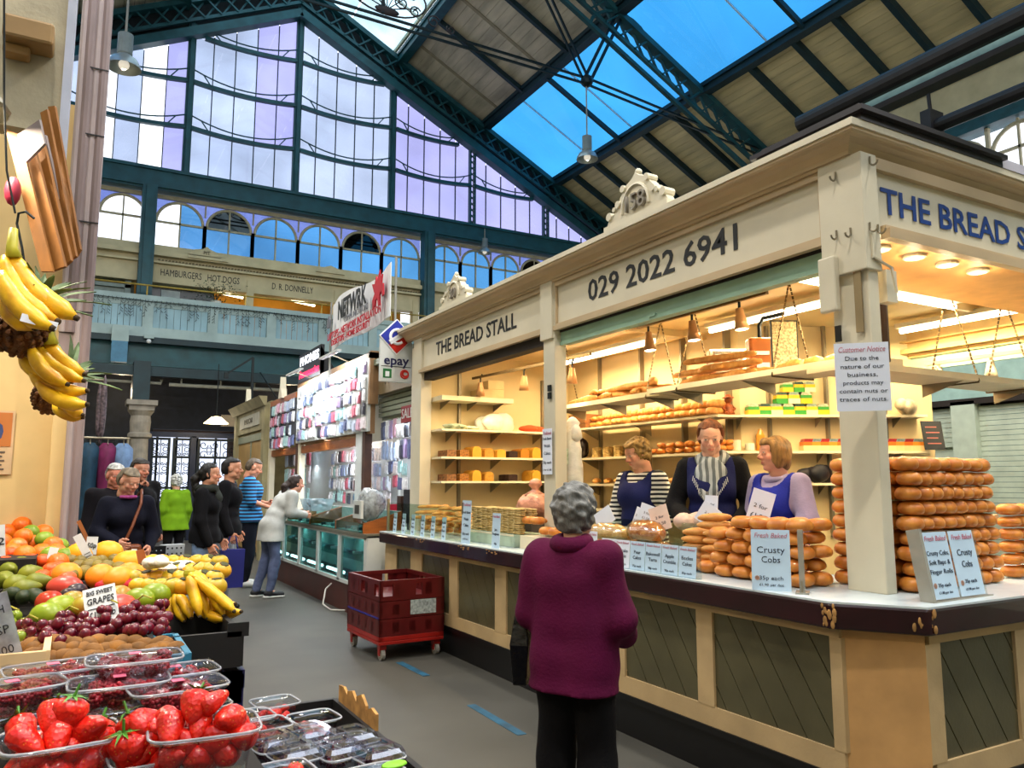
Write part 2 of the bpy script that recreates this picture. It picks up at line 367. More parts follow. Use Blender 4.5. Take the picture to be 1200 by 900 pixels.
# ---- main beam, clerestory arches
bm_ = struct('trim_3'); G().box(-7, 18, YF-.35, YF+.1, 9.8, 10.45).box(-7, 18, YF-.42, YF-.35, 9.86, 9.95).box(-7, 18, YF-.42, YF-.35, 10.36, 10.45).ob('main_beam', TEAL, bm_)
for x in (1.42, 9.95):
    G().box(x-.19, x+.19, YF-.6, YF-.2, 4.9, 9.85).box(x-.1, x+.1, YF-.66, YF-.6, 4.9, 9.8).ob('stanchion', TEAL, bm_)
aw = struct('window_2'); CREAM_W = mat('window_cream', 'b5aa8a', .6, var=.1)
def arch(x0, x1, zb=8.2, zt=9.7, dark=0):
    Y = YF+.02; c = (x0+x1)/2; R = (x1-x0)/2 - .05; zs = zt - R - .08
    g = G()
    g.tube([(c+R*cos(t), Y, zs+R*sin(t)) for t in np.linspace(0, pi, 17)], .045, 6)
    g.box(x0-.05, x0+.05, Y-.05, Y+.05, zb, zs+.05).box(x1-.05, x1+.05, Y-.05, Y+.05, zb, zs+.05)
    g.box(c-.022, c+.022, Y-.03, Y+.03, zb, zs+R).box(x0, x1, Y-.03, Y+.03, zs-.03, zs+.03).box(x0, x1, Y-.05, Y+.05, zt-.03, zt+.08)
    g.box(x0-.02, x0+.02, Y-.03, Y+.03, zs+R*.5, zt).ob('arched_frame', CREAM_W, aw)
    for a, b, k in ((x0+.05, c-.02, 0), (c+.02, x1-.05, 1)):
        m = GABW if x1 < 1.5 or (abs(x0-1.6) < .1 and k == 0) else ARG
        G().box(a, b, Y-.005, Y+.005, zb, zs-.03).ob('pane', m, aw)
        P = [(c + (R-.03)*cos(t), zs + (R-.03)*sin(t)) for t in (np.linspace(pi/2, pi, 9) if k == 0 else np.linspace(0, pi/2, 9))]
        G().prism([(c + (-.02 if k == 0 else .02), zs+.03)] + [(min(p[0], c-.02) if k == 0 else max(p[0], c+.02), max(p[1], zs+.03)) for p in P], Y-.005, Y+.005, 'y').ob('pane', ARD if dark else m, aw)
    G().prism([(x0, zs), (x0+.05, zs)] + [(c+R*cos(t), zs+R*sin(t)) for t in np.linspace(pi, 0, 13)] + [(x1-.05, zs), (x1, zs), (x1, zt), (x0, zt)], Y+.01, Y+.015, 'y').ob('spandrel_pane', glass('spandrel', 'b9c4ee', .05, .1, clear=.6), aw)
for i, x in enumerate([-1.2, .15]): arch(x, x+1.28)
for i in range(6): arch(1.6+i*1.375, 1.6+(i+1)*1.375, dark=i in (1, 4))
for i in range(6): arch(10.15+i*1.2, 10.15+(i+1)*1.2, dark=i == 3)
# ---- gallery shopfronts
ga = struct('wall_far')
YS = YF-.1
g = G().box(-7, 9.75, YS-.2, YS+.2, 7.98, 8.2).box(-7, 9.75, YS-.35, YS+.2, 7.86, 7.98).box(-7, 9.75, YS-.15, YS+.2, 7.12, 7.86).box(-7, 9.75, YS-.28, YS+.1, 7.66, 7.72)
g.box(10.2, 17.8, YS-.2, YS+.2, 7.98, 8.2).box(10.2, 17.8, YS-.35, YS+.2, 7.86, 7.98).box(10.2, 17.8, YS-.15, YS+.2, 6.9, 7.86)
g.ob('cream_fascia', STONE, ga)
G().box(2.5, 3.6, YS-.4, YS-.34, 7.9, 8.0).prism([(2.5, 7.98), (3.4, 7.98), (3.25, 8.15), (3.1, 8.2), (3.0, 8.28), (2.9, 8.2), (2.65, 8.15)], YS-.4, YS-.3, 'y').ob('fascia_crest', STONE, ga)
G().prism([(6.2, 7.98), (7.1, 7.98), (6.95, 8.12), (6.65, 8.22), (6.35, 8.12)], YS-.4, YS-.3, 'y').ob('fascia_crest', STONE, ga)
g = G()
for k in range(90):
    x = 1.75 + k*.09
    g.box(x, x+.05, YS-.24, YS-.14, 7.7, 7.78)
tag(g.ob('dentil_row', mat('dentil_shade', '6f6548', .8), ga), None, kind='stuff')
BLK = mat('sign_black', '15140f', .5, var=.05)
text('HAMBURGERS   HOT DOGS', .28, BLK, ga, (2.9, YS-.155, 7.42), width=2.15*1.0, ext=.005); text('D. R. DONNELLY', .28, BLK, ga, (5.55, YS-.155, 7.4), width=1.25, ext=.005); text('PIT', .14, BLK, ga, (3.0, YS-.41, 8.08), ext=.004)
for x in (4.3, 6.95, 8.6, -.4, 9.6): G().box(x-.1, x+.1, YS-.18, YS+.1, 5.2, 7.5).ob('shop_pilaster', STONE, ga)
G().box(-4, 1.2, YS+.3, YS+.4, 5.2, 8.2).ob('grey_shop_wall', mat('grey_wall', '56615c', .8), ga)
G().box(-.3, .95, YS+.1, YS+.2, 6.0, 6.95).box(.2, 1.1, YS, YS+.1, 6.9, 7.0).box(.95, 1.1, YS, YS+.1, 5.4, 7.3).ob('grey_screen', mat('pale_grey', '8e9c96', .7), ga)
G().box(1.2, 9.9, YS+2.0, YS+2.1, 5.2, 8).ob('back_shop_wall', mat('orange_shop_wall', 'c28a2c', .8, var=.3, ns=.8), ga)
G().box(1.2, 9.9, YS+.2, YS+2.1, 7.85, 7.95).box(1.2, 9.9, YS+.1, YS+2.1, 5.2, 5.3).ob('shop_ceiling', mat('shop_ceiling', 'b59a60', .8), ga)
G().box(1.5, 3.35, YS+.3, YS+.4, 5.2, 7.2).ob('dark_shop_glass', mat('dark_shop_glass', '2c3838', .25), ga)
G().box(1.9, 2.4, YS+.2, YS+.3, 5.2, 7.0).box(2.9, 3.2, YS+.2, YS+.3, 5.2, 6.7).ob('pale_shop_panel', mat('shop_panel', 'a9b8bb', .6), ga)
for a, b, y in ((3.45, 4.2, 7.15), (5.65, 6.4, 7.15)):
    t = thing('ceiling_light', 'fluorescent strip light in gallery shop ' + ('left of the pilaster, below the dogs sign' if a < 4 else 'under the right-hand name sign'), 'light', (a, YS+.35, y), group='gallery strip lights')
    G().tube([(0, 0, 0), (b-a, .1, -.06)], .045, 8).ob('tube', mat('tube_white', 'fff4d0', emit='fff0c8', es=5), t); lamp('tube_light', 'POINT', (a+.3, YS+.9, 7.0), 25, (1, .8, .45), .2)
# ---- balcony
ba = struct('trim_4'); YBc = 22.8; BW = mat('balcony_paint', '9fb5b4', .6, var=.12, ns=2); BP = mat('balcony_panel', '8fb4c0', .5, var=.12, ns=1.5)
G().box(-7, 9.6, YBc-.06, YBc+.08, 6.36, 6.5).box(-7, 9.6, YBc-.1, YBc+.1, 5.36, 5.62).box(-7, 9.6, YBc-.02, YBc+.04, 6.2, 6.36).ob('balcony_rail', BW, ba)
for i, x in enumerate([-6.4, -4.8, -3.2, -1.6, .05, 1.5, 3.15, 4.75, 6.25, 7.8, 9.3]):
    G().box(x-.13, x+.13, YBc-.07, YBc+.07, 5.6, 6.4).ob('balcony_post', BW, ba)
    if i: 
        pa = [-6.4, -4.8, -3.2, -1.6, .05, 1.5, 3.15, 4.75, 6.25, 7.8, 9.3][i-1] + .13; k = 8; wd = (x-.13-pa)/k
        for j in range(k):
            a = pa + j*wd; G().box(a+.006, a+wd-.006, YBc+.0, YBc+.02 + .004*(j % 2), 5.62, 6.2).ob('balcony_board', BP, ba)
G().tube([(-7, YBc-.02, 6.78), (9.6, YBc-.02, 6.78)], .025, 6).ob('handrail', mat('brass_rail', 'b59a4a', .4, .6), ba)
for x in (-.5, 1.45, 4.0, 6.2, 8.4): G().cyl((x, YBc-.02, 6.45), (x, YBc-.02, 6.78), .02).ob('rail_support', mat('brass_rail'), ba)
G().box(-7, 9.7, YBc-.1, YF, 5.2, 5.36).ob('balcony_floor', DTEAL, ba)
G().box(-7, 9.8, YBc+.15, YBc+.45, 4.65, 5.25).box(-7, 9.8, YBc+.05, YBc+.5, 4.6, 4.68).ob('gallery_beam', TEAL, ba)
# icicle light strings
g = G()
x = -.2
while x < 6.9:
    h = random.choice([.12, .2, .35, .5]); g.bar((x, YBc-.1, 6.38), (x+random.uniform(-.03, .03), YBc-.1, 6.38-h), .008)
    for k in range(int(h/.08)): z = 6.34-k*.08; g.bar((x, YBc-.1, z), (x+random.choice([-1, 1])*.05, YBc-.1, z-.05), .012)
    x += random.uniform(.07, .13)
g.tube([(-.2, YBc-.1, 6.36), (2, YBc-.1, 6.31), (4, YBc-.1, 6.36), (7, YBc-.1, 6.33)], .012, 5)
tag(g.ob('icicle_lights', mat('string_dark', '1c2a2a', .6)), 'unlit dark icicle light string draped along the pale gallery balcony', 'string lights')
# potted plant on balcony
pl = thing('potted_plant', 'leafy green plant on the gallery balcony rail below the burger sign', 'plant', (3.25, YBc+.25, 6.5))
G().lathe([(.1, 0), (.14, .2), (.15, .22)], 10, (0, 0, -.12)).ob('pot', mat('plant_pot', 'd5d8d0', .6), pl)
g = G()
for k in range(260):
    d = Vector((random.gauss(0, .3), random.gauss(0, .15), random.uniform(.05, .62))); a = Vector((random.uniform(-1, 1), random.uniform(-1, 1), random.uniform(-.3, 1))).normalized()*.08
    b = a.cross(Vector((0, 0, 1)))*.35; g.add([d, d+a*.5+b, d+a, d+a*.5-b], [(0, 1, 2, 3)])
tag(g.ob('foliage', mat('leaf_green', '33563c', .6, var=.3), pl, fix=False), None, kind='stuff')
g = G()
for k in range(8): g.bar((0, 0, .1), (random.gauss(0, .25), random.gauss(0, .12), .5), .012)
g.ob('stem', mat('stem_brown', '3c3a22', .8), pl)
# ventilation/banner box hanging below balcony
b = thing('ceiling_heater', 'pale blue box duct hanging from the gallery edge near the left column', 'duct', (.86, YBc-.25, 4.6))
G().box(-.19, .19, -.1, .1, .0, .55).ob('lower_panel', mat('blue_duct', '3c7898', .5), b); G().box(-.2, .2, -.1, .1, .55, .95).ob('upper_panel', BW, b)
b = thing('alarm_bell', 'small white box with round lamp under the balcony rail', 'lamp', (1.55, YBc-.18, 5.3))
G().box(-.12, .12, -.05, .05, 0, .1).ob('housing', BW, b); G().ball((0, -.05, -.08), .06).ob('globe', mat('white_globe', 'e8eef0', .3), b)
# ---- undercroft
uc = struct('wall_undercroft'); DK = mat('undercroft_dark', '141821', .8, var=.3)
UB = mat('undercroft_brown', '6a5444', .8, var=.2, ns=.8)
G().box(-6, 10, YBc+.4, 31, 4.5, 4.62).box(-6, 10, 26.5, 27, 0, 4.5).ob('undercroft_ceiling', UB, uc)
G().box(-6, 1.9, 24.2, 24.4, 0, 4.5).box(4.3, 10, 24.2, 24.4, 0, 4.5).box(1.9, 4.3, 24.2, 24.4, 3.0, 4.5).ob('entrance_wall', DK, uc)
G().tube([(.3, 22.5, 4.1), (1.9, 22.5, 4.1), (1.9, 22.5, 4.2)], .04).tube([(2.1, 22.5, 4.08), (5.2, 22.5, 4.1)], .05).ob('conduit', mat('conduit_white', '9a9a8c', .5), uc)
for x in (2.4, 3.4, 4.3): G().cyl((x, 22.5, 4.08), (x, 22.5, 4.5), .02).ob('conduit_hanger', mat('conduit_white'), uc)
G().box(-3, 9.8, 22.2, 22.4, 4.25, 4.5).box(1.2, 1.6, 22.0, 22.7, 3.6, 4.6).ob('cross_beam', DTEAL, uc)
p = G().box(-.34, .34, -.34, .34, 3.35, 3.47).box(-.28, .28, -.28, .28, 3.22, 3.35).lathe([(.3, 3.22), (.22, 3.1), (.24, 2.95), (.22, 2.7), (.27, 2.66), (.27, 2.58), (.2, 2.54), (.22, 1.6), (.23, .3), (.32, .25), (.32, 0)], 20)
p.ob('stone_column', mat('column_stone', '8c867a', .8, var=.15), uc, loc=(1.36, 21, 0), smooth=False)
# wrought iron gate screens
def irongate(x0, x1, z1, nm, Y=22.2, z0=.0):
    r = struct(nm, (0, 0, 0)); g = G(); g.box(x0, x0+.06, Y-.03, Y+.03, z0, z1).box(x1-.06, x1, Y-.03, Y+.03, z0, z1)
    for z in (z0+.1, z0+1.1, z1-.5, z1-.03): g.box(x0, x1, Y-.02, Y+.02, z-.03, z+.03)
    g.ob('gate_frame', IRON, r); g = G(); n = max(2, int((x1-x0)/.42)); w = (x1-x0)/n
    for k in range(n):
        c = x0+(k+.5)*w
        for z in np.arange(z0+.35, z1-.1, .5):
            for sx in (-1, 1):
                for sz in (-1, 1): spiral(g, (c+sx*w*.24, z+sz*.13), w*.2, 0 if sx < 0 else pi, 1.1, sx*sz, .012, Y)
            g.tube([(c+.06*cos(t), Y, z+.06*sin(t)) for t in np.linspace(0, 2*pi, 9)], .01, 4)
    g.ob('scrollwork', IRON, r)
    for k in range(1, n): G().bar((x0+k*w, Y, z0), (x0+k*w, Y, z1), .02).ob('gate_bar', IRON, r)
irongate(1.72, 2.18, 2.65, 'door_1'); irongate(2.24, 2.7, 2.65, 'door_2'); irongate(2.85, 4.0, 2.65, 'door_3'); irongate(.2, .95, 2.65, 'door_4')
G().box(1.6, 4.2, 22.1, 22.3, 2.67, 2.8).box(1.6, 1.72, 22.1, 22.3, 0, 2.7).box(2.66, 2.8, 22.1, 22.3, 0, 2.7).ob('gate_lintel', mat('navy_iron', '101a33', .5), uc)
# daylight street beyond the gates
st = struct('window_3'); G().box(1.95, 4.25, 26.3, 26.4, .1, 2.9).ob('street_glass', mat('street_daylight', 'e8efff', .4, emit='dfe8ff', es=1.1), st)
for x in (2.2, 2.75, 3.35, 3.9): G().box(x-.03, x+.03, 26.2, 26.3, .1, 2.9).ob('glazing_bar', IRON, st)
G().box(1.95, 4.25, 26.2, 26.3, 1.3, 1.36).ob('glazing_bar', IRON, st)
b = tag(G().box(3.3, 4.7, 21.5, 21.56, 2.95, 3.25).ob('sign_board', mat('beige_board', '6f6452', .7)), 'plain beige board hanging below the gallery beside the glowing lamp', 'board')
b = tag(G().box(4.3, 4.8, 19.6, 19.65, 2.5, 3.4).ob('hanging_sign', mat('blue_sign', '1c4a6c', .6)), 'blue hanging sign beside the far cream stall', 'sign'); b.name = 'hanging_sign'; G().bar((4.4, 19.62, 3.4), (4.4, 22.3, 4.55), .02).ob('stay', IRON, b)
# glowing shade lamp
lp = thing('pendant_lamp', 'glowing white shade lamp hanging in the dark entrance below the gallery', 'lamp', (3.05, 20.6, 2.95))
G().lathe([(.04, .18), (.12, .16), (.28, .02), (.3, 0)], 14, cap=False).ob('lamp_shade', mat('lit_shade', 'fff0c8', .5, emit='ffe2a8', es=4), lp)
G().cyl((0, 0, .18), (0, 0, 1.5), .012).ob('cord', IRON, lp); lamp('entrance_glow', 'POINT', (3.05, 20.5, 2.75), 30, (1, .8, .5), .1)
lamp('entrance_glow2', 'POINT', (1.2, 18, 3.6), 30, (.8, .85, 1), .5)
# bracket hanging near third stall
b = thing('iron_bracket', 'black iron triangular bracket frame below the gallery above the far stall', 'bracket', (0, 0, 0))
G().bar((3.35, 21.0, 4.3), (3.95, 21, 4.75), .05).bar((3.95, 21, 4.75), (3.95, 21, 3.4), .06).bar((3.3, 21, 4.3), (3.3, 21, 4.15), .1).ob('arm', IRON, b)
# ---- side clerestory wall at the right + simple far walls round the hall
sw = struct('window_4'); XR = 18.
G().box(XR-.05, XR+.3, YB, YF, 9.7, 10.3).box(XR-.2, XR+.3, YB, YF, 9.62, 9.75).ob('side_beam', TEAL, sw); G().box(XR-.02, XR+.3, YB, YF, 10.3, 11.5).ob('side_board', STONE, sw)
for k in range(14):
    y = 5.6 + k*1.35
    if k > 12: break
    g = G(); g.tube([(XR, y+.67+.6*cos(t), 8.95+.55*sin(t)) for t in np.linspace(0, pi, 13)], .05, 6); g.box(XR-.05, XR+.05, y-.04, y+.04, 8, 9.7).box(XR-.03, XR+.03, y+.65, y+.7, 8, 9.6).box(XR-.03, XR+.03, y, y+1.35, 8.9, 8.97)
    g.ob('arched_frame', CREAM_W, sw); G().box(XR+.05, XR+.06, y+.03, y+1.32, 8, 9.7).ob('pane', GABW, sw)
wr = struct('wall_right'); G().box(XR, XR+.3, YB, YF, 0, 8).box(XR, XR+.3, YB, 5.6, 8, 9.7).ob('wall_face', mat('wall_green', '6f8a7e', .8), wr)
wl = struct('wall_left'); G().box(-7.3, -7, YB, YF, 0, 9.5).ob('wall_face', STONE, wl)
wb = struct('wall_back'); G().box(-7, 18, YB-.3, YB, 0, 9.8).ob('wall_face', STONE, wb)
G().box(-7.2, 1.0, YF+.2, YF+.4, 0, 9.8).ob('wall_gallery_return', STONE, None, loc=(-3.2, 0, 0))['kind'] = 'structure'
G().box(9.9, 18, YF-.1, YF+.2, 0, 7.2).ob('wall_far_right', STONE, None)['kind'] = 'structure'
# ---- service pipes at the upper right
for nm, lab, a, b, rr, m in (('service_pipe', 'thick black service pipe sloping above the stall roof corner', (910, 160), (1260, -12), .16, mat('black_pipe', '1a1719', .45, var=.3)),):
    A = aZ(*a, 8); B = aZ(*b, 8); x = (A.x+B.x)/2; t = thing(nm, lab, 'pipe', (x, 4, 8)); G().tube([(0, -3, 0), (0, 5.3, 0)], rr, 14).ob('pipe_run', m, t)
t = thing('cable_tray', 'pale green steel channel running beside the thick black pipe', 'tray', (11.9, 4, 8)); G().box(-.11, .11, -3, 5.3, 0, .14).ob('channel', mat('pale_channel', '8fa79e', .5), t); G().box(-.12, .12, -3, 5.3, -.1, 0).ob('channel_base', mat('channel_brown', '3a2d28', .6), t)
t = thing('service_pipe', 'thinner black pipe with a clamp at the right edge above the stall', 'pipe', (13.5, 4, 8)); G().tube([(0, -3, 0), (0, 8, 0)], .13, 12).ob('pipe_run', mat('black_pipe'), t)
G().box(-.2, .2, 4.1, 4.3, -.5, .3).bar((0, 4.2, 0), (-.1, 4.2, 1.1), .05).ob('clamp', mat('black_pipe'), t)
# ---- high-bay lamps
def highbay(loc, lab, cord, sc_=1.):
    t = thing('pendant_lamp', lab, 'lamp', loc, group=None); t.scale = (sc_,)*3
    AL = mat('aluminium_lamp', 'aab0b0', .35, .6, var=.1)
    G().lathe([(.28, 0), (.27, .05), (.21, .16), (.12, .22), (.11, .24)], 20, cap=False).ob('lamp_shade', AL, t, smooth=True)
    G().lathe([(.11, .24), (.125, .26), (.125, .62), (.04, .64)], 16).ob('lamp_housing', mat('lamp_grey', '7c8686', .5), t, smooth=False)
    G().ball((0, 0, .06), .09).ob('bulb', mat('bulb_white', 'f0f0e8', .3, emit='fff4e0', es=.5), t)
    G().cyl((0, 0, .64), (0, 0, cord/sc_), .02, n=6).ob('cord', mat('cord_grey', '9a9488', .6), t)
highbay((11.08, Y2, 9.75), 'aluminium high-bay lamp hanging from the roof tie-rod joint', 2.1)
p_l = p = aD(145, 80, 13.6); highbay(tuple(p), 'aluminium high-bay lamp at the upper left beside the pillar', 4.0)
p = aY(568, 297, 23.6); highbay(tuple(p), 'small white high-bay lamp hanging in front of the arched windows', .9, .85)

# added unseen high-bay lamps to brighten the hall, then glows of those in view
for k, (x, y, z) in enumerate(((5.5, 0., 9.8), (-.5, 0.5, 9.8), (12, 2., 9.8), (-2.5, 8, 9.8), (3.5, 4.5, 9.8))):
    highbay((x, y, z), 'added unseen high-bay lamp brightening the hall, ' + ['above the camera to the right', 'above the fruit stall', 'beyond the bread stall', 'left of the mauve post', 'high over the bread stall'][k], 3.0)
    lamp('highbay_glow', 'AREA', (x, y, z-.02), 420, (1, .92, .80), .5)
lamp('highbay_glow', 'AREA', (11.08, 15.85, 9.73), 360, (1, .92, .80), .4); lamp('highbay_glow', 'AREA', (p_l.x, p_l.y, p_l.z-.02), 360, (1, .92, .80), .4)


for k, (x, y) in enumerate(((1.0, 23.6), (5.5, 23.6), (-1.5, 21.0))):  # ceiling lights added to brighten the dark undercroft
    t = thing('ceiling_light', ['leftmost', 'right-hand', 'hidden'][k]+' dim light added to brighten the space under the gallery', 'light', (x, y, 4.44)); G().lathe([(.12, .05), (.12, 0), (.08, -.04), (.001, -.05)], 12).ob('diffuser', mat('dim_fill', 'ffe8c0', emit='ffd8a0', es=.8), t); lamp('undercroft_fill', 'POINT', (x, y-.3, 3.9), 30, (1, .8, .55), .15)

G().box(-7, -4.0, YF+.0, YF+.1, 10.4, 11.4).ob('wall_gable_left', STONE, None)['kind'] = 'structure'
for i in range(4): G().box(-7+i*1.5, -5.55+i*1.5, YF+.02, YF+.1, 8.2, 9.75).ob('pane', GABW, aw)
# ================================================================ THE BREAD STALL
CR = mat('cream_paint', 'd3cbb4', .42, var=.07, ns=2.5, bump=.05); CR2 = mat('cream_cornice', 'c2ab88', .45, var=.1, ns=2); CIN = mat('cream_interior', 'd9c596', .6, var=.07, ns=1.3)
MAR = mat('maroon_gloss', '2c0d14', .22, var=.25, ns=5, coat=.3); GRN = mat('green_shutter', '9cc0aa', .5, var=.08); BASEC = mat('cream_base', 'c0a478', .55, var=.14, ns=3, bump=.1)
OLV = mat('olive_panel', '565139', .35, var=.14, ns=4, bump=.08, coat=.15); BLKP = mat('black_plinth', '0b0a0c', .4); TOPW = mat('worktop_laminate', 'c3ced2', .25, var=.05)
INK = mat('letter_black', '1b1d22', .4, var=.03); INKB = mat('letter_blue', '1d3f86', .35, var=.05); METAL = mat('shelf_metal', '8f8672', .4, .6, var=.1); CHR = mat('chain_metal', '6e5c3e', .35, .8)
PAPER = mat('paper_white', 'dfe5f4', .6, var=.04); PAPERB = mat('paper_blue', 'bcd5ea', .6, var=.05); PINKI = mat('pink_ink', 'c8788c', .6); INKG = mat('ink_navy', '23304a', .6)
ACR = glass('acrylic', 'f2f8fa', .1, ns=2, mot=.03); GLS = glass('guard_glass', 'e6f2ec', .1, ns=2, mot=.04)
ST = struct('trim_5'); ST.name = 'stall_step'; 
G().box(3.05, 6.8, 2.45, 8.1, 0, .12).ob('step_floor', BLKP, ST)
bs = thing('bread_stall', 'long cream market stall with lettered fascia reading THE BREAD STALL', 'stall', (0, 0, 0))
FX, FY, ZL = 3.27, 2.36, 8.12
def post(x0, x1, y0, y1, z0=.97, z1=3.08, nm='post'): return G().box(x0, x1, y0, y1, z0, z1).ob(nm, CR, bs, bev=.006)
post(3.285, 3.36, 2.36, 2.57); G().box(3.255, 3.375, 2.345, 2.60, 2.50, 3.09).ob('post_block', CR, bs, bev=.006)
post(3.27, 3.38, 5.16, 5.33, .97, 3.08); G().box(3.25, 3.4, 5.17, 5.35, 2.62, 3.14).ob('post_block', CR, bs, bev=.005)
post(3.27, 3.40, 7.9, 8.12, .1); post(6.6, 6.75, 2.36, 2.5); post(6.6, 6.75, 7.9, 8.1, .1)
# fascia with recessed panels and mouldings
for y0, y1 in ((2.6, 5.17), (5.35, 7.95)):
    G().box(3.30, 3.36, y0, y1, 2.70, 3.1).ob('fascia_board', CR, bs)
    G().box(3.275, 3.30, y0, y1, 3.04, 3.09).box(3.26, 3.30, y0, y1, 2.68, 2.715).box(3.28, 3.30, y0, y1, 2.715, 2.735).box(3.28, 3.30, y0, y0+.02, 2.735, 3.05).box(3.28, 3.30, y1-.02, y1, 2.735, 3.05).ob('fascia_moulding', CR2, bs)
G().box(3.375, 6.6, 2.39, 2.45, 2.72, 3.1).ob('fascia_board', CR, bs)
G().box(3.375, 6.6, 2.36, 2.39, 3.03, 3.09).box(3.44, 6.6, 2.34, 2.39, 2.68, 2.73).box(3.44, 6.6, 2.36, 2.39, 2.73, 2.75).ob('fascia_moulding', CR2, bs)
text('THE BREAD STALL', .2, INK, bs, (3.297, 6.69, 2.885), (pi/2, 0, -pi/2), width=1.74, bold=.003, ext=.001)
text('029 2022 6941', .225, INK, bs, (3.297, 3.945, 2.9), (pi/2, 0, -pi/2), width=1.52, bold=.003, ext=.001)
text('THE BREAD STALL', .19, INKB, bs, (4.36, 2.385, 2.88), (pi/2, 0, 0), width=1.82, bold=.003, ext=.0006)
G().sweep([(0, 3.08), (0, 3.17), (.145, 3.185), (.145, 3.165), (.135, 3.155), (.11, 3.15), (.08, 3.135), (.055, 3.105), (.05, 3.09), (.035, 3.09), (.03, 3.075)], [(FX+.02, 8.3), (FX+.02, FY+.09), (7, FY+.09)][::1]).ob('cornice', CR2, bs)
G().sweep([(-.3, 3.18), (-.3, 3.215), (.155, 3.215), (.155, 3.18)], [(FX+.02, 8.3), (FX+.02, FY+.09), (7, FY+.09)]).ob('cornice_cap', CR, bs)
G().box(3.4, 6.9, 2.5, 8.2, 3.1, 3.16).ob('stall_roof', mat('roof_felt', '2a2628', .8), bs)
DKP = mat('dark_coping', '1c1519', .3, var=.2)
G().box(3.20, 4.4, 2.29, 2.95, 3.215, 3.25).box(3.17, 4.4, 2.26, 2.97, 3.25, 3.275).box(3.22, 4.4, 2.31, 2.93, 3.275, 3.31).ob('roof_coping', DKP, bs)
G().box(4.4, 7, 2.29, 2.9, 3.215, 3.27).ob('white_coping', mat('coping_white', 'b9b7c4', .5), bs)
def crest(y, s, num, nm='crest'):
    P = [(-.42, 0), (-.36, .1), (-.3, .13), (-.24, .17), (-.2, .25), (-.12, .33), (-.05, .36), (0, .4), (.05, .36), (.12, .33), (.2, .25), (.24, .17), (.3, .13), (.36, .1), (.42, 0)]
    g = G().prism([(p[0]*s, p[1]*s) for p in P], -.03, .03, 'y'); g.box(-.4*s, .4*s, -.05, .05, .0, .05*s)
    for k in (-1, 1):
        for a, b, r in ((.34, .13, .035), (.22, .2, .03), (.27, .17, .02), (.15, .31, .03)): g.cyl((k*a*s, -.045, b*s), (k*a*s, .04, b*s), r*s, n=10)
    g.ball((0, 0, .41*s), .03*s).tube([(.17*s*cos(t), -.035, (.1+.2*sin(t))*s) for t in np.linspace(0, pi, 14)], .014*s, 5)
    o = g.ob(nm, CR, bs, loc=(3.2, y, 3.212), rot=(0, 0, -pi/2)); text(num, .19*s, mat('number_shade', '8b8478', .7), o, (0, -.045, .15*s), width=(.24 if len(num) > 2 else .15)*s, ext=.012, name='number'); return o
crest(3.98, .84, '158'); crest(6.85, .78, '30')
# shutter boxes
G().box(3.33, 3.42, 2.6, 5.16, 2.575, 2.67).box(3.32, 3.34, 2.6, 5.16, 2.565, 2.59).box(3.31, 3.35, 3.98, 4.05, 2.585, 2.6).ob('shutter_rail', GRN, bs)
G().box(3.31, 3.42, 5.33, 7.9, 2.60, 2.72).box(3.32, 3.42, 2.6, 5.16, 2.67, 2.7).ob('shutter_slot', mat('slot_dark', '2a2018', .7), bs)
# shell
WALLP = [(3.4, 8.0), (5.25, 8.0), (5.3, 5.2), (6.85, 4.35)]
G().box(3.4, 5.35, 7.98, 8.1, .1, 3.1).ob('end_wall', CIN, bs)
G().prism([(5.25, 8.0), (5.3, 5.2), (6.85, 4.35), (6.9, 4.42), (5.4, 5.28), (5.4, 8.0)], .1, 3.1, 'z').ob('back_wall', CIN, bs)
for y in (7.3, 6.55, 5.9, 5.3):
    G().box(5.22, 5.262 + (7.3-y)*.018, y-.012, y+.012, 1.0, 3.0).ob('shelf_upright', METAL, bs)
for t in (.15, .45, .75):
    x = 5.3+1.55*t; y = 5.2-.85*t; G().box(x-.03, x, y-.03, y, 1.0, 3.0).ob('shelf_upright', METAL, bs)
G().box(3.75, 3.78, 7.94, 7.98, 1.0, 3.0).ob('shelf_upright', METAL, bs); G().box(4.85, 4.88, 7.94, 7.98, 1.0, 2.7).ob('shelf_upright', METAL, bs)
G().box(3.36, 6.75, 2.42, 8.0, 2.92, 2.98).ob('stall_ceiling', CIN, bs)
G().box(3.75, 3.79, 2.5, 8, 2.86, 2.92).box(5.0, 5.04, 2.5, 8, 2.86, 2.92).box(3.4, 6.7, 3.6, 3.64, 2.86, 2.92).box(3.4, 6.7, 5.6, 5.64, 2.86, 2.92).ob('ceiling_batten', CIN, bs)
G().box(3.42, 6.5, 2.46, 3.1, 2.72, 2.78).ob('ceiling_soffit', mat('soffit_orange', 'dba866', .6), bs)
G().box(6.68, 6.74, 2.4, 8.0, 2.62, 3.14).box(6.62, 6.68, 2.5, 5, 2.66, 2.70).box(6.62, 6.68, 2.5, 5, 2.76, 2.78).ob('far_fascia', mat('yellow_fascia', 'd9b878', .6), bs)
G().box(6.70, 6.74, 2.5, 5, 2.5, 2.62).ob('far_shutter_rail', GRN, bs)
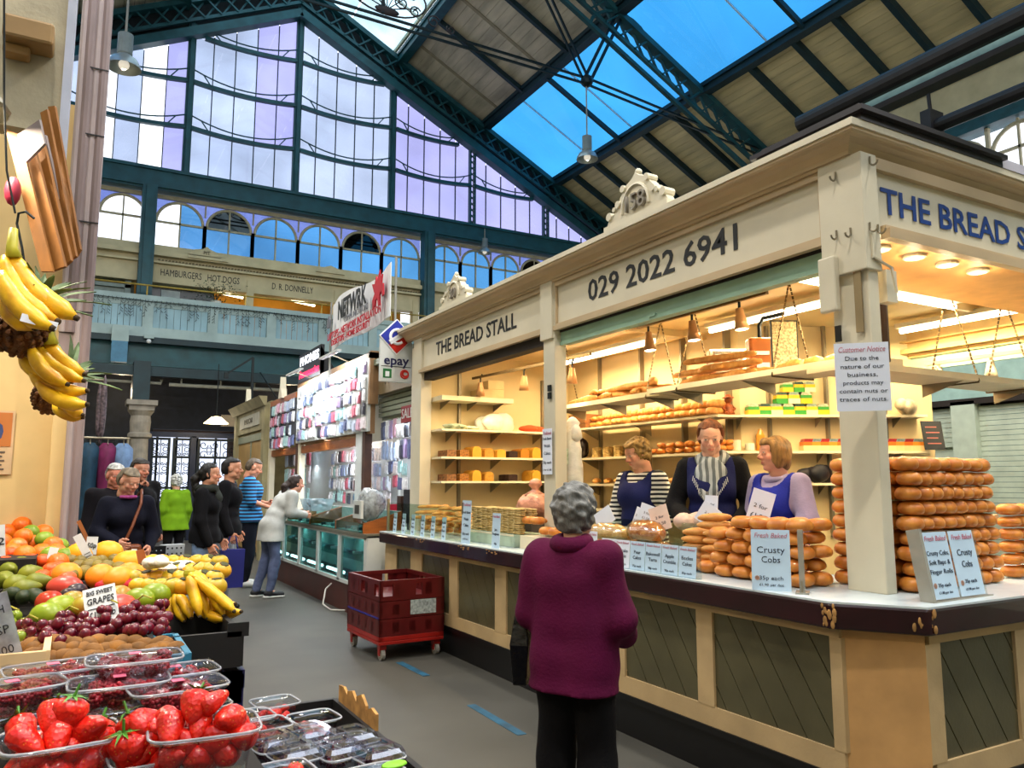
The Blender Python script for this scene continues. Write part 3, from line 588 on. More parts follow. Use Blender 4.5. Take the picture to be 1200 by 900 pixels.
# hooks, switch boxes on the corner post
def hook(g, x, y, z, ax): 
    g.tube([(x, y, z+.03), (x, y, z), *[(x + (0 if ax == 'y' else -.02+.02*cos(t)), y + (-.02+.02*cos(t) if ax == 'y' else 0), z-.02*sin(t)) for t in np.linspace(.3, pi, 6)]], .005, 5)
for a in ((3.25, 2.49, 3.0, 'x'), (3.25, 2.5, 2.7, 'x'), (3.25, 2.42, 2.69, 'x'), (3.32, 2.34, 3.04, 'y'), (3.29, 2.34, 2.7, 'y'), (3.35, 2.34, 2.7, 'y')): g = G(); hook(g, *a); g.ob('hook', METAL, bs)
G().box(3.22, 3.26, 2.5, 2.6, 2.32, 2.6).ob('post_bracket', CR, bs, bev=.01); G().box(3.265, 3.272, 2.39, 2.43, 2.2, 2.5).ob('post_slot', mat('recess_tan', '8f7c58', .7), bs)
G().tube([(3.3, 2.34, 2.68), (3.3, 2.34, 2.56), (3.42, 2.33, 2.52), (3.45, 2.33, 2.4)], .008, 5).ob('white_cable', CR, bs); G().box(3.42, 3.5, 2.36, 2.42, 2.36, 2.52).ob('switch_box', CR, bs)
G().box(3.25, 3.262, 2.51, 2.54, 2.17, 2.25).ob('black_clip', BLKP, bs)
G().cyl((3.62, 2.55, 2.1), (3.62, 2.55, 2.45), .04, n=12).ob('bracket_tube', mat('brown_tube', '5a3c22', .5), bs)
for y, z in ((5.22, 2.2), (5.22, 2.14)): G().box(3.25, 3.265, y-.02, y+.02, z, z+.05).ob('latch', IRON, bs)
# ---- counter
ct = thing('serving_counter', 'cream counter base with olive panels and a chipped maroon edge under the bread stall', 'counter', (0, 0, 0))
path = [(2.88, 8.05), (2.88, 2.36), (3.10, 2.04), (7, 2.04)]
G().sweep([(0, .965), (-.0, .855), (-.3, .855), (-.3, .965)], path).ob('counter_edge', MAR, ct, bev=.012)
G().prism([(2.885, 8.05), (2.885, 2.365), (3.102, 2.045), (7, 2.045), (7, 2.9), (3.75, 2.9), (3.75, 8.05)], .963, .972, 'z').ob('worktop', TOPW, ct)
G().prism([(2.98, 8.05), (2.98, 2.38), (3.15, 2.12), (7, 2.12), (7, 2.9), (3.7, 2.9), (3.7, 8.05)], .16, .90, 'z').ob('counter_carcass', mat('carcass', '5a523c', .7), ct)
ch = mat('bare_wood_chip', 'b98a4e', .8, var=.3, ns=30)
for p, q in (((2.878, 2.40), (2.885, 2.33)), ((3.06, 2.085), (3.13, 2.035))):
    g = G()
    for k in range(14):
        t = random.random(); x = p[0]+(q[0]-p[0])*t; y = p[1]+(q[1]-p[1])*t; z = random.uniform(.868, .955); s = random.uniform(.008, .02); g.ball((x, y, z), (.0045, s*.6, s) if p[0] < 3 else (s*.7, .0045, s), 7, 5)
    g.ob('chip', ch, ct)
for y, s in ((6.0, .02), (5.5, .012), (6.9, .015)):
    g = G()
    for k in range(8): g.ball((2.881, y+random.uniform(-.12, .12), random.uniform(.93, .96)), (.003, s, .006), 6, 4)
    g.ob('chip', ch, ct)
G().sweep([(0, .0), (0, .22), (-.2, .22), (-.2, .0)], [(2.96, 8.05), (2.96, 2.36), (3.14, 2.1), (7, 2.1)]).sweep([(.015, .2), (.015, .235), (-.2, .235), (-.2, .2)], [(2.96, 8.05), (2.96, 2.36), (3.14, 2.1), (7, 2.1)]).ob('plinth', BLKP, ct)
# face frame rails and stiles (left face, chamfer, end face) and olive panels made of diagonal boards
pans = [(7.33, 7.72), (6.42, 7.05), (5.56, 6.25), (4.85, 5.38), (4.02, 4.7), (3.27, 3.9), (2.42, 3.15)]
G().box(2.955, 2.98, 2.37, 8.05, .235, .335).box(2.955, 2.98, 2.37, 8.05, .81, .87).ob('rail', BASEC, ct)
ed = [8.05] + [v for p in pans for v in (p[1], p[0])] + [2.36]
for k in range(0, len(ed), 2): G().box(2.953, 2.98, ed[k+1], ed[k], .335, .81).ob('stile', BASEC, ct)
G().prism([(2.955, 2.40), (3.14, 2.095), (3.2, 2.2), (3.0, 2.42)], .235, .87, 'z').ob('chamfer_stile', mat('cream_base2', 'c89a62', .5, var=.12), ct)
def clip_poly(P, a, b, c):   # keep a*x+b*y<=c
    R = []
    for i in range(len(P)):
        p, q = P[i-1], P[i]; fp, fq = a*p[0]+b*p[1]-c, a*q[0]+b*q[1]-c
        if (fp <= 0) != (fq <= 0): t = fp/(fp-fq); R.append((p[0]+(q[0]-p[0])*t, p[1]+(q[1]-p[1])*t))
        if fq <= 0: R.append(q)
    return R
def diag(par, x0, x1, z0, z1, fn, m, d=1, w=.14):
    c = -4
    s = sin(radians(57)); k = cos(radians(57))*d
    while c < 4:
        c += w; P = [(x0, z0), (x1, z0), (x1, z1), (x0, z1)]
        P = clip_poly(P, s, -k, s*((x0+x1)/2)+c); P = clip_poly(P, -s, k, -(s*((x0+x1)/2)+c-w+.006)) if P else P
        if len(P) >= 3: fn(P).ob('board', m, par)
for a, b in pans: 
    pn = G().box(2.978, 2.985, a, b, .335, .81).ob('panel', OLV, ct); diag(pn, a, b, .335, .81, lambda P: G().prism(P, 2.968, 2.978, 'x'), OLV, 1)
G().box(3.17, 7, 2.095, 2.12, .235, .335).box(3.17, 7, 2.095, 2.12, .81, .87).ob('rail', BASEC, ct)
ePan = [(3.24, 3.80), (3.93, 4.5), (4.63, 5.2), (5.33, 6)]
ed = [3.14] + [v for p in ePan for v in p] + [7]
for k in range(0, len(ed), 2): G().box(ed[k], ed[k+1], 2.093, 2.12, .335, .81).ob('stile', BASEC, ct)
for a, b in ePan: pn = G().box(a, b, 2.117, 2.12, .335, .81).ob('panel', OLV, ct); diag(pn, a, b, .335, .81, lambda P: G().prism(P, 2.108, 2.117, 'y'), OLV, -1)
G().box(2.96, 2.962, 7.31, 7.34, .3, .82).box(2.96, 2.962, 7.71, 7.74, .3, .82).ob('metal_trim', METAL, ct)
# ---- shelves
SH = mat('shelf_cream', 'e2d7b8', .5, var=.05)
def shelf(lab, pts, z, depth, nrm, nm='wall_shelf', group=None, th=.022):
    """straight shelf from a to b (front edge), depth along nrm"""
    a, b = Vector(pts[0]), Vector(pts[1]); n = Vector(nrm).normalized()*depth
    t = thing(nm, lab, 'shelf', (a.x, a.y, z), group=group); c = Vector((a.x, a.y))
    P = [Vector(p)-c for p in (a, b, b+n, a+n)]
    G().prism([(p.x, p.y) for p in P], -th, 0, 'z').ob('shelf_board', SH, t)
    for f in (.12, .5, .88):
        q = (b-a)*f; g = G(); e = q+n*.95; g.add([(q.x+n.x*.1, q.y+n.y*.1, -th), (e.x, e.y, -th), (e.x, e.y, -.13)] + [(q.x+n.x*.1+.01, q.y+n.y*.1+.01, -th), (e.x+.01, e.y+.01, -th), (e.x+.01, e.y+.01, -.13)], [(0, 1, 2), (5, 4, 3), (0, 3, 4, 1), (1, 4, 5, 2), (2, 5, 3, 0)])
        g.ob('bracket', METAL, t)
    return t
for z, l in ((2.42, 'thick cream top shelf on the left end wall, above the folded bags'), (2.06, 'cream shelf with folded white bags on the left end wall'), (1.76, 'shelf holding the upper row of sliced cakes on the left end wall'), (1.5, 'shelf holding the lower row of sliced cakes on the left end wall')):
    shelf(l, ((3.42, 7.66), (4.3 if z > 2.3 else 4.9, 7.66)), z, .31, (0, 1), th=.05 if z > 2.3 else .022)
for z, l in ((2.09, 'long back shelf lined with baguettes and rolls'), (1.755, 'back shelf with piles of flat cakes and pastries beside the blonde server'), (1.47, 'low back shelf with packets left of the blonde server'), (1.2, 'lowest back shelf with dark red packets behind the counter')):
    shelf(l, ((4.95, 7.6), (4.99, 5.16)), z, .27, (1, 0))
d = (Vector((6.6, 4.27))-Vector((4.99, 5.16)))
for z, l in ((2.085, 'angled back shelf carrying the green and yellow sliced loaves'), (1.762, 'angled back shelf carrying the row of red-lidded packs'), (1.48, 'angled low back shelf with a dark bag and red packets')):
    shelf(l, ((4.99, 5.16), (6.62, 4.25)), z, .25, (.488, .873))
def hshelf(lab, a, b, z, depth, nrm, chains):
    t = shelf(lab, (a, b), z, depth, nrm, 'hanging_shelf', th=.04); n = Vector(nrm).normalized()*depth; A, B = Vector(a), Vector(b)
    for f in chains:
        q = (B-A)*f; g = G(); top = Vector((q.x+n.x/2, q.y+n.y/2, 2.86-z))
        for e in (Vector((q.x-.005, q.y, -.045)), Vector((q.x+n.x, q.y+n.y, -.045))):
            N = max(6, int((top-e).length/.03))
            for k in range(N):
                u = e+(top-e)*(k/N); v = e+(top-e)*((k+.8)/N); g.bar(u, v, .012 if k % 2 else .006, .006 if k % 2 else .012)
        g.bar((q.x-.005, q.y, -.05), (q.x+n.x, q.y+n.y, -.05), .01); g.ob('chain', CHR, t)
    return t
hshelf('short hanging shelf on chains with long loaves, nearest the middle post', (4.15, 6.7), (4.15, 4.95), 2.235, .35, (1, 0), (.05, .9))
hshelf('long hanging shelf on chains above the servers, piled with baguettes', (4.06, 5.0), (4.06, 3.0), 2.24, .4, (1, 0), (.18, .66, .95))
hshelf('hanging shelf on chains behind the corner post, seen through the end opening', (4.0, 3.0), (6.3, 3.0), 2.2, .35, (0, 1), (.55, .85))
# pale timber rail right of the counter and trolley frame near third server
# ---- bread shapes
CRUST = mat('crust_orange', 'd68c38', .42, var=.22, ns=14, bump=.15, bs=40, col2='b0601c', coat=.1); CRUSTL = mat('crust_light', 'dca55c', .5, var=.15, ns=16, bump=.2, bs=50, col2='b5702a')
FLOURY = mat('crust_floury', 'e8cf96', .7, var=.15, ns=20, bump=.2, col2='c89a54'); FLAT = mat('griddle_cake', 'd6be84', .8, var=.25, ns=30, bump=.3, col2='9a7c42'); DCAKE = mat('dark_cake', '3a1d10', .6, var=.4, ns=30); YCAKE = mat('yellow_cake', 'e0a232', .55, var=.12, ns=10, bump=.1)
def cobmesh(nm, r=.062, h=.034, m=CRUST, el=1., n=14):
    g = G(); pr = []
    for k in range(8):
        a = -pi/2 + pi*k/7; rr = max(.001, cos(a))**.62; z = sin(a)*(h if a > 0 else h*.72); pr.append((r*rr if 0 < k < 7 else .004, z))
    g.lathe(pr, n, sq=(1, el)); return g.mesh(nm, m, True)
COB = [cobmesh('bread_roll', .062, .036), cobmesh('bread_roll', .064, .034, el=.92), cobmesh('bread_roll', .06, .037, el=1.06)]
def put(nm, me, loc, rot, lab, cat, group=None, sc_=None):
    o = link(nm, me, None, 0, loc, rot); tag(o, lab, cat, group)
    if sc_: o.scale = sc_ if hasattr(sc_, '__len__') else (sc_,)*3
    return o
Z0 = .972
def crumple(o, a):
    for v in o.data.vertices: n = 1+a*8*math.sin(v.co.z*31+5*atan2(v.co.y, v.co.x))*.6+random.uniform(-a, a)*6*.3; v.co.x *= n; v.co.y *= n
ORD = ['lowest', 'second', 'third', 'fourth', 'fifth', 'sixth', 'seventh', 'eighth', 'topmost']
# tall stack of crusty cobs right of the corner post
for L_ in range(9):
    z = Z0+.03+L_*.0705
    for r in range(2):
        for c in range(8):
            sp = .098; x = 3.475+c*sp*(1 if L_ < 5 else .97) + random.uniform(-.006, .006) + (.02 if L_ % 2 else 0); y = 2.36+r*.118+random.uniform(-.006, .006) + c*.006
            put('bread_roll', random.choice(COB), (x, y, z), (random.uniform(-.06, .06), random.uniform(-.06, .06), random.random()*3), ('brown crusty cob ' + ['nearest the post', 'second from the post', 'third from the post', 'fourth from the post', 'fifth from the post', 'sixth from the post', 'second from the right', 'rightmost'][c] + ', tall stack front, ' + ORD[L_] + ' layer') if r == 0 else 'brown crusty cob in the hidden second row of the tall stack, ' + ORD[L_] + ' layer', 'bread roll', 'cobs in the tall stack, layer %d' % (L_+1), (.96, 1.04, 1.13))
    for r in (2, 3):
        put('bread_roll', random.choice(COB), (3.475+random.uniform(-.005, .005), 2.36+r*.118, z), (0, 0, random.random()*3), 'brown crusty cob in the tall stack, ' + ORD[L_] + ' layer up, tucked beside the post', 'bread roll', 'cobs beside the post, layer %d' % (L_+1), (1, 1, 1.13))
# cobs left of the post, behind the CRUSTY COBS card
for L_ in range(5):
    z = Z0+.03+L_*.066
    for r in range(5):
        for c in range(2):
            if L_ == 4 and r in (4,): continue
            put('bread_roll', random.choice(COB), (3.16+c*.13+random.uniform(-.006, .006), 2.73+r*.128+(.04 if L_ % 2 else 0), z), (random.uniform(-.1, .1), random.uniform(-.1, .1), random.random()*3), 'brown crusty cob between post and finger rolls, ' + ORD[L_] + ' layer up', 'bread roll', 'cobs behind the crusty cobs card, layer %d' % (L_+1), 1.06)
# finger rolls stack
FR = G().ball((0, 0, 0), (.036, .1, .026), 12, 8).mesh('finger_roll', CRUSTL, True)
for L_ in range(6):
    for c in range(3 if L_ < 4 else (2 if L_ < 5 else 1)):
        put('finger_roll', FR, (3.28+.02*random.random()+.09*(c % 2), 3.43+c*.085-(L_ > 3)*-.03, Z0+.055+.028+L_*.045), (random.uniform(-.05, .05), random.uniform(-.05, .05), .9+random.uniform(-.15, .15)), 'pale golden finger roll in the stack left of the crusty cobs', 'bread roll', 'finger rolls in the stack')
for c in range(4): put('bread_roll', COB[0], (3.2+.13*(c % 2), 3.42+.13*(c//2), Z0+.03), (0, 0, c), 'brown cob at the foot of the finger roll stack', 'bread roll', 'cobs under the finger rolls', 1.1)
# wrapped loaves and pastries in the middle
PLAST = glass('wrap_film', 'fbf6ea', .22, rough=.12, ns=40, mot=.08)
def loafmesh(nm, L_=.14, r=.055, h=.05, m=CRUSTL, slash=4, n=14):
    g = G(); N = 18; vs = []; k = 12
    for i in range(N+1):
        t = i/N*2-1; f = (1-abs(t)**3.2)**.5 if abs(t) < 1 else 0.02; b = 1+.1*sin((t+1)*pi*slash)
        vs += [(t*L_, r*f*cos(2*pi*j/k), max(-h*.55, h*f*b*sin(2*pi*j/k))) for j in range(k)]
    fs = [(i*k+j, i*k+(j+1) % k, (i+1)*k+(j+1) % k, (i+1)*k+j) for i in range(N) for j in range(k)]; g.add(vs, fs); g.f += [tuple(range(k)), tuple(range(N*k, N*k+k))]; g.m += [0, 0]
    return g.mesh(nm, m, True)
BAG = loafmesh('baguette', .26, .042, .036, CRUSTL, 6); BLM = loafmesh('loaf', .13, .062, .055, CRUSTL, 4); PLA = loafmesh('plaited_loaf', .15, .075, .06, mat('crust_glazed', 'd38f3e', .3, var=.25, ns=20, col2='a85c1c', coat=.4), 5); FLB = loafmesh('floury_loaf', .14, .07, .055, FLOURY, 5)
def wrapped(me, loc, rz, lab, s=1., nm='wrapped_loaf'):
    t = thing(nm, lab, 'bread', loc, rz); t.scale = (s,)*3; link('loaf', me, t); w_ = link('film_wrap', me.copy(), t); w_.data.materials.clear(); w_.data.materials.append(PLAST); w_.scale = (1.06, 1.08, 1.08)
    co = np.empty(len(w_.data.vertices)*3, 'f'); w_.data.vertices.foreach_get('co', co); co += rs.uniform(-.004, .004, co.shape); w_.data.vertices.foreach_set('co', co); return t
wrapped(FLB, (3.22, 4.42, 1.14), 1.9, 'film-wrapped plaited floury loaf left of the leaning cards', 1.15)
wrapped(PLA, (3.26, 4.05, 1.16), 1.3, 'shiny film-wrapped golden plaited loaf beside the finger rolls', 1.25)
wrapped(BLM, (3.2, 3.82, 1.06), 1.2, 'film-wrapped brown loaf low beside the finger roll stack', 1.0)
wrapped(BLM, (3.25, 4.72, 1.07), 1.6, 'film-wrapped loaf nearest the customer\'s shoulder', 1.0)
wrapped(FLB, (3.3, 4.1, 1.05), 1.7, 'film-wrapped pale loaf underneath the golden plaited loaf', 1.0); wrapped(BLM, (3.3, 4.5, 1.05), 1.4, 'film-wrapped loaf underneath the floury plaited loaf', 1.0)
wrapped(BLM, (3.38, 4.3, 1.08), 2.2, 'film-wrapped loaf in the second row behind the plaited loaves')
tr = thing('display_tray', 'pale green acrylic tray under the wrapped loaves along the counter front', 'tray', (3.05, 4.2, Z0)); G().box(0, .42, -.65, .75, 0, .012).box(0, .01, -.65, .75, .012, .1).ob('tray_base', mat('mint_tray', 'b9cdb6', .3), tr); G().box(-.004, 0, -.65, .75, 0, .13).ob('tray_front', ACR, tr)
# ---- price cards
def card(loc, w_, h, rz, tilt, lines, lab, m=PAPERB, head='Fresh Baked', nm='price_card', foot=None, shear=0., star=False, group=None):
    t = thing(nm, lab, 'sign', loc, group=group, rot=(-tilt, shear, rz)); G().box(-w_/2, w_/2, -.0015, .0015, 0, h).ob('card', m, t)
    y = h*.9
    if head: text(head, h*.115, PINKI, t, (0, -.003, y), width=w_*.86, shear=.25, ext=.0005, name='heading')
    for k, (s, fz, zz) in enumerate(lines): text(s, fz*h, INKG, t, (0, -.003, zz*h), ext=.0005, sx=.95, width=min(w_*.88, len(s)*fz*h*.5))
    if star:
        g = G()
        for k in range(8): a = k*pi/4; g.bar((-.36*w_, -.003, .2*h), (-.36*w_+.06*w_*cos(a), -.003, (.2*h)+.06*w_*sin(a)), .004*w_/.1, .001, (0, 1, 0))
        g.ob('wheat_emblem', mat('wheat_tan', 'c69a86', .6), t)
    return t
RL = -pi/2
# big acrylic CRUSTY COBS card left of the post
card((2.935, 2.72, Z0), .178, .285, radians(-52), .09, [('Crusty', .15, .66), ('Cobs', .15, .5), ('35p each', .095, .2), ('£1.90 per doz', .06, .09)], 'blue-white CRUSTY COBS price card standing in acrylic holder left of the corner post', star=True)
h = thing('card_holder', 'upright clear acrylic holder edge beside the large crusty cobs card', 'holder', (2.99, 2.585, Z0), radians(-52)); G().box(-.012, .012, -.03, .03, 0, .29).box(-.03, .03, -.05, .05, 0, .008).ob('acrylic_upright', mat('acrylic_edge', 'a9a79c', .15, alpha=.75), h); G().box(-.004, .004, -.04, -.03, .0, .06).ob('metal_clip', METAL, h)
# right pair
pr_ = thing('card_holder', 'angled acrylic stand holding the two price cards in front of the tall cob stack', 'holder', (3.45, 2.125, Z0), rot=(-.16, 0, .03))
G().box(-.21, .24, .004, .008, 0, .30).ob('back_plate', ACR, pr_); G().box(-.225, -.205, -.02, .04, 0, .31).box(-.225, .24, -.02, .02, -.003, .003).ob('acrylic_upright', mat('acrylic_edge'), pr_)
card((3.345, 2.115, Z0+.01), .19, .285, .03, .16, [('Crusty Cobs,', .1, .68), ('Soft Baps &', .1, .54), ('Finger Rolls', .1, .4), ('35p each', .08, .2), ('£1.80 per doz', .055, .09)], 'price card for CRUSTY COBS, SOFT BAPS & FINGER ROLLS, left of the end pair', star=True)
card((3.55, 2.12, Z0+.01), .19, .285, .03, .16, [('Crusty', .14, .66), ('Cobs', .14, .48), ('35p each', .08, .22), ('£1.90 per doz', .055, .1)], 'CRUSTY COBS price card, right of the pair in front of the tall cob stack', star=True)
# row of six cards in front of the loaves
names = [('Malt', 'Slices', '£1.20'), ('Teacake', 'Minis', '80p each'), ('Pear', 'Cakes', '75p each'), ('Bakewell', 'Tarts', '90p each'), ('Apple', 'Crumble', '90p each'), ('Eccles', 'Cakes', '85p each')]
ys = np.linspace(4.02, 3.30, 6)
for k, (nm_, y) in enumerate(zip(names, ys)):
    card((2.925, y, Z0), .128, .165, RL+.06, .08, [(nm_[0], .17, .62), (nm_[1], .17, .43), (nm_[2], .11, .14)], f'small blue-white card lettered {nm_[0]} {nm_[1]}, in the row before the wrapped loaves', PAPERB if k > 1 else PAPER)
st_ = thing('card_holder', 'low clear acrylic rail holding the row of small price cards', 'holder', (2.945, 3.66, Z0)); G().box(0, .004, -.45, .45, 0, .175).box(-.03, .004, -.45, .45, 0, .005).ob('back_plate', ACR, st_)
card((2.93, 4.2, Z0), .11, .2, RL, .05, [('Apple', .13, .5), ('Doughnuts', .12, .35), ('60p each', .1, .12)], 'small card just right of the customer\'s coat shoulder', PAPER)
card((2.94, 5.53, Z0), .13, .27, RL, .05, [('Jam', .1, .52), ('Doughnuts', .1, .4), ('60p', .1, .12)], 'tall narrow doughnut price card left of the customer\'s head', PAPERB)
card((2.94, 6.07, Z0), .17, .36, RL, .04, [('Fresh Baked', .085, .72), ('Welsh', .1, .56), ('Cakes', .1, .42), ('50p each', .085, .22), ('£4.50 doz', .06, .1)], 'tall WELSH CAKES price card standing before the stacked flat cakes', PAPERB, head='Traditional')
for k, y in enumerate(np.linspace(7.78, 6.55, 6)):
    w = ['leftmost', 'second from the left', 'third from the left', 'third from the right', 'second from the right', 'rightmost'][k]
    card((2.95, float(y), Z0), .085, .2, RL, .06, [('Rolls', .15, .75), ('and', .12, .57), ('Baps', .15, .4), ('30p', .13, .15)], f'{w} of the six narrow cards in front of the baguettes', PAPERB, head=None)
# notices taped on posts
card((3.13, 2.31, 1.805), .232, .315, radians(-44), 0, [('Due to the', .09, .77), ('nature of our', .09, .65), ('business,', .09, .53), ('products may', .09, .41), ('contain nuts or', .09, .29), ('traces of nuts.', .09, .17)], 'white paper notice about nuts pinned round the corner post', PAPER, head='Customer Notice', nm='paper_notice')
card((3.25, 5.245, 1.545), .14, .36, RL, 0, [('Fresh Baked', .085, .78), ('Welsh', .1, .62), ('Cakes', .1, .46), ('50p each', .09, .26), ('3 for £1.40', .06, .1)], 'narrow WELSH CAKES notice hung on the middle post', PAPER, head='Traditional', nm='paper_notice')
# hand-written leaning cards
for k, (u, v, x, w_, h, sh, l) in enumerate(((745, 613, 3.42, .07, .13, .35, 'leftmost tall slip'), (755, 610, 3.4, .12, .13, .3, 'broad slip with a folded top'), (777, 618, 3.38, .14, .16, -.3, 'pinkish slip leaning left'), (823, 610, 3.36, .13, .13, .6, 'broad slip leaning right under the server\'s bag'), (833, 600, 3.4, .085, .12, .05, 'upright slip under the server\'s bag'), (712, 612, 3.35, .16, .12, -.55, 'blank tilted slip by the customer\'s ear'), (885, 612, 3.3, .13, .2, .3, 'tall slip behind the crusty cobs card'))):
    p = aX(u, v, x); card((p.x, p.y, max(p.z-.02, 1.0)), w_, h, RL+.35, .05, [] if k == 5 else [('2 for', .16, .55), ('£1.50', .18, .28)], 'white hand-written slip among the loaves: ' + l, PAPER if k != 2 else mat('paper_pink', 'e6cfc2', .6), head=None, nm='price_slip', shear=sh)
# ---- left bay goods
for L_ in range(5):
    for c in range(9):
        if L_ > 3 and c % 2: continue
        me = BAG if (c % 3 and L_ > 1) else BLM
        put('baguette' if me is BAG else 'bread_roll', me, (3.32+random.uniform(-.04, .04), 6.42+c*.165+(.07 if L_ % 2 else 0), Z0+.035+L_*.055), (0, 0, random.uniform(-.5, .5)+(.0 if me is BAG else 1)), 'crusty stick or roll heaped behind the six narrow cards', 'bread', 'bread sticks and rolls in the left bay', .62 if me is BAG else .6)
WEL = G().lathe([(.002, -.007), (.045, -.007), (.05, -.003), (.05, .003), (.045, .007), (.002, .008)], 12).mesh('welsh_cake', FLAT, True)
tb = thing('display_box', 'pale cream box under the stacks of flat griddle cakes', 'box', (3.08, 5.9, Z0)); G().box(0, .3, -.42, .42, 0, .1).ob('box_body', mat('mint_tray'), tb, bev=.005); G().box(-.004, 0, -.42, .42, .085, .1).ob('box_lip', SH, tb)
for c in range(9):
    for r in range(2):
        for L_ in range(13):
            if r and L_ < 9: continue
            put('welsh_cake', WEL, (3.15+r*.11+random.uniform(-.006, .006), 5.52+c*.094, Z0+.108+L_*.0155), (random.uniform(-.08, .08), random.uniform(-.08, .08), 0), 'flat sugared griddle cake in the ' + ORD[8-c].replace('topmost', 'leftmost').replace('lowest', 'rightmost') + (' stack' if c in (0, 8) else ' stack from the right') + (' of the back row' if r else ' of the front row'), 'cake', 'griddle cakes stack %d %d' % (c, r))
for c in range(7): put('bread_roll', random.choice(COB), (3.2+.12*(c % 2), 5.05+.13*(c//2), Z0+.14+.07*(c//4)), (0, 0, c), 'brown roll between the flat cakes and the customer', 'bread roll', 'rolls beside the griddle cakes')
tb2 = tag(G().box(-.13, .13, -.25, .25, 0, .1).ob('display_box', SH, None, loc=(3.22, 5.15, Z0)), 'low cream box under the rolls beside the customer', 'box')
# bulging pink bag
g = G().ball((0, 0, .12), (.17, .17, .12), 16, 10, jit=.05).lathe([(.12, .2), (.035, .255), (.03, .27), (.06, .3), (.05, .34), (.015, .36)], 12)
pb = thing('tied_bag', 'knotted peach-coloured plastic bag bulging above the griddle cakes', 'bag', (3.62, 6.05, 1.16)); g.ob('bag_body', mat('peach_bag', 'dc9a80', .35, var=.2, ns=12, bump=.8, bs=25), pb, smooth=True); crumple(pb.children[0], .02); G().box(-.22, .2, -.3, .3, -.19, 0).ob('knot', mat('bag_crate', '4a4038', .7), pb).name = 'support_box'
# sneeze glass
gg = thing('glass_guard', 'clear glass guard with metal ends along the left counter', 'guard', (2.96, 0, Z0)); G().box(-.003, .003, 6.15, 8.0, .0, .3).ob('pane', GLS, gg)
for y in (6.15, 8.0): G().box(-.012, .012, y-.012, y+.012, 0, .34).ob('end_bar', METAL, gg)
gg = thing('glass_guard', 'clear glass guard in front of the serving women', 'guard', (3.5, 0, Z0)); G().box(-.003, .003, 3.5, 5.15, .0, .25).ob('pane', GLS, gg)
for y in (3.5, 5.15): G().box(-.01, .01, y-.01, y+.01, 0, .26).ob('end_bar', METAL, gg)
# cakes on the end-wall shelves
def sliced(x, z, m, k, dome):
    lab = 'sliced loaf cake with a rounded top on the left end shelves'
    g = G(); P = [(-.055, 0), (.055, 0), (.055, .07)] + [(.055*cos(t), .065+.055*dome*sin(t)) for t in np.linspace(.1, pi-.1, 9)] + [(-.055, .07)]
    for s in range(5): g.prism(P, .0+s*.05, .044+s*.05, 'y')
    return g
sl = [sliced(0, 0, YCAKE, 0, d).mesh('loaf_cake', m, False) for m, d in ((mat('brown_cake', 'a06a3c', .6, var=.4, ns=40), .2), (mat('seed_cake', 'b8782c', .6, var=.5, ns=60, col2='5a3010'), .3), (YCAKE, 1), (mat('gold_cake', 'cf9434', .6, var=.2, ns=30), .7), (YCAKE, .5), (DCAKE, .2), (mat('amber_cake', 'c67f22', .5, var=.2), .8), (YCAKE, 1.1))]
nmz = ['pale', 'seeded', 'bright yellow domed', 'golden', 'plain yellow', 'dark chocolate', 'amber', 'tall yellow domed']
for z, idx, row in ((1.76, range(8), 'upper'), (1.5, (0, 1, 2, 3, 5, 7), 'lower')):
    for i in idx: put('loaf_cake', sl[i], (3.55+i*.152, 7.68, z), (0, 0, 0), f'{nmz[i]} sliced loaf cake on the {row} cake shelf of the left end wall', 'cake')
def blob_bag(nm, loc, r, m, lab, cat='bag', parts=5):
    g = G()
    for k in range(parts): g.ball((random.uniform(-r[0], r[0])*.6, random.uniform(-r[1], r[1])*.6, r[2]*random.uniform(.5, .9)), (r[0]*random.uniform(.45, .7), r[1]*random.uniform(.5, .8), r[2]*random.uniform(.6, 1)), 12, 8, jit=.06)
    return tag(g.ob(nm, m, None, smooth=True, loc=loc), lab, cat)
WB = mat('white_bag', 'e8e2d2', .4, var=.1, ns=10, bump=.5, bs=30)
blob_bag('carrier_bags', (4.2, 7.8, 2.06), (.3, .12, .13), WB, 'crumpled white carrier bags on the end shelf above the cakes')
blob_bag('carrier_bags', (3.7, 7.8, 2.06), (.22, .12, .04), mat('printed_bag', 'cfd2b0', .5, var=.3, ns=20, col2='3e5c38'), 'flat bag with green lettering at the left of the end shelf')
blob_bag('folded_cloth', (4.62, 7.75, 2.06), (.2, .1, .05), mat('orange_cloth', 'e0521e', .7), 'bright orange folded cloth on the end shelf', 'cloth', 3)
for k, (x, z, w_) in enumerate(((4.05, 2.42, .3), (4.1, 2.52, .2))): tag(G().box(-w_/2, w_/2, -.12, .12, 0, .1).ob('cardboard_box', mat('pale_carton', 'd9bf8c', .7), None, loc=(x, 7.82, z), bev=.004), 'pale carton on the top left shelf, ' + ('lower of the two' if k == 0 else 'upper of the two'), 'box')
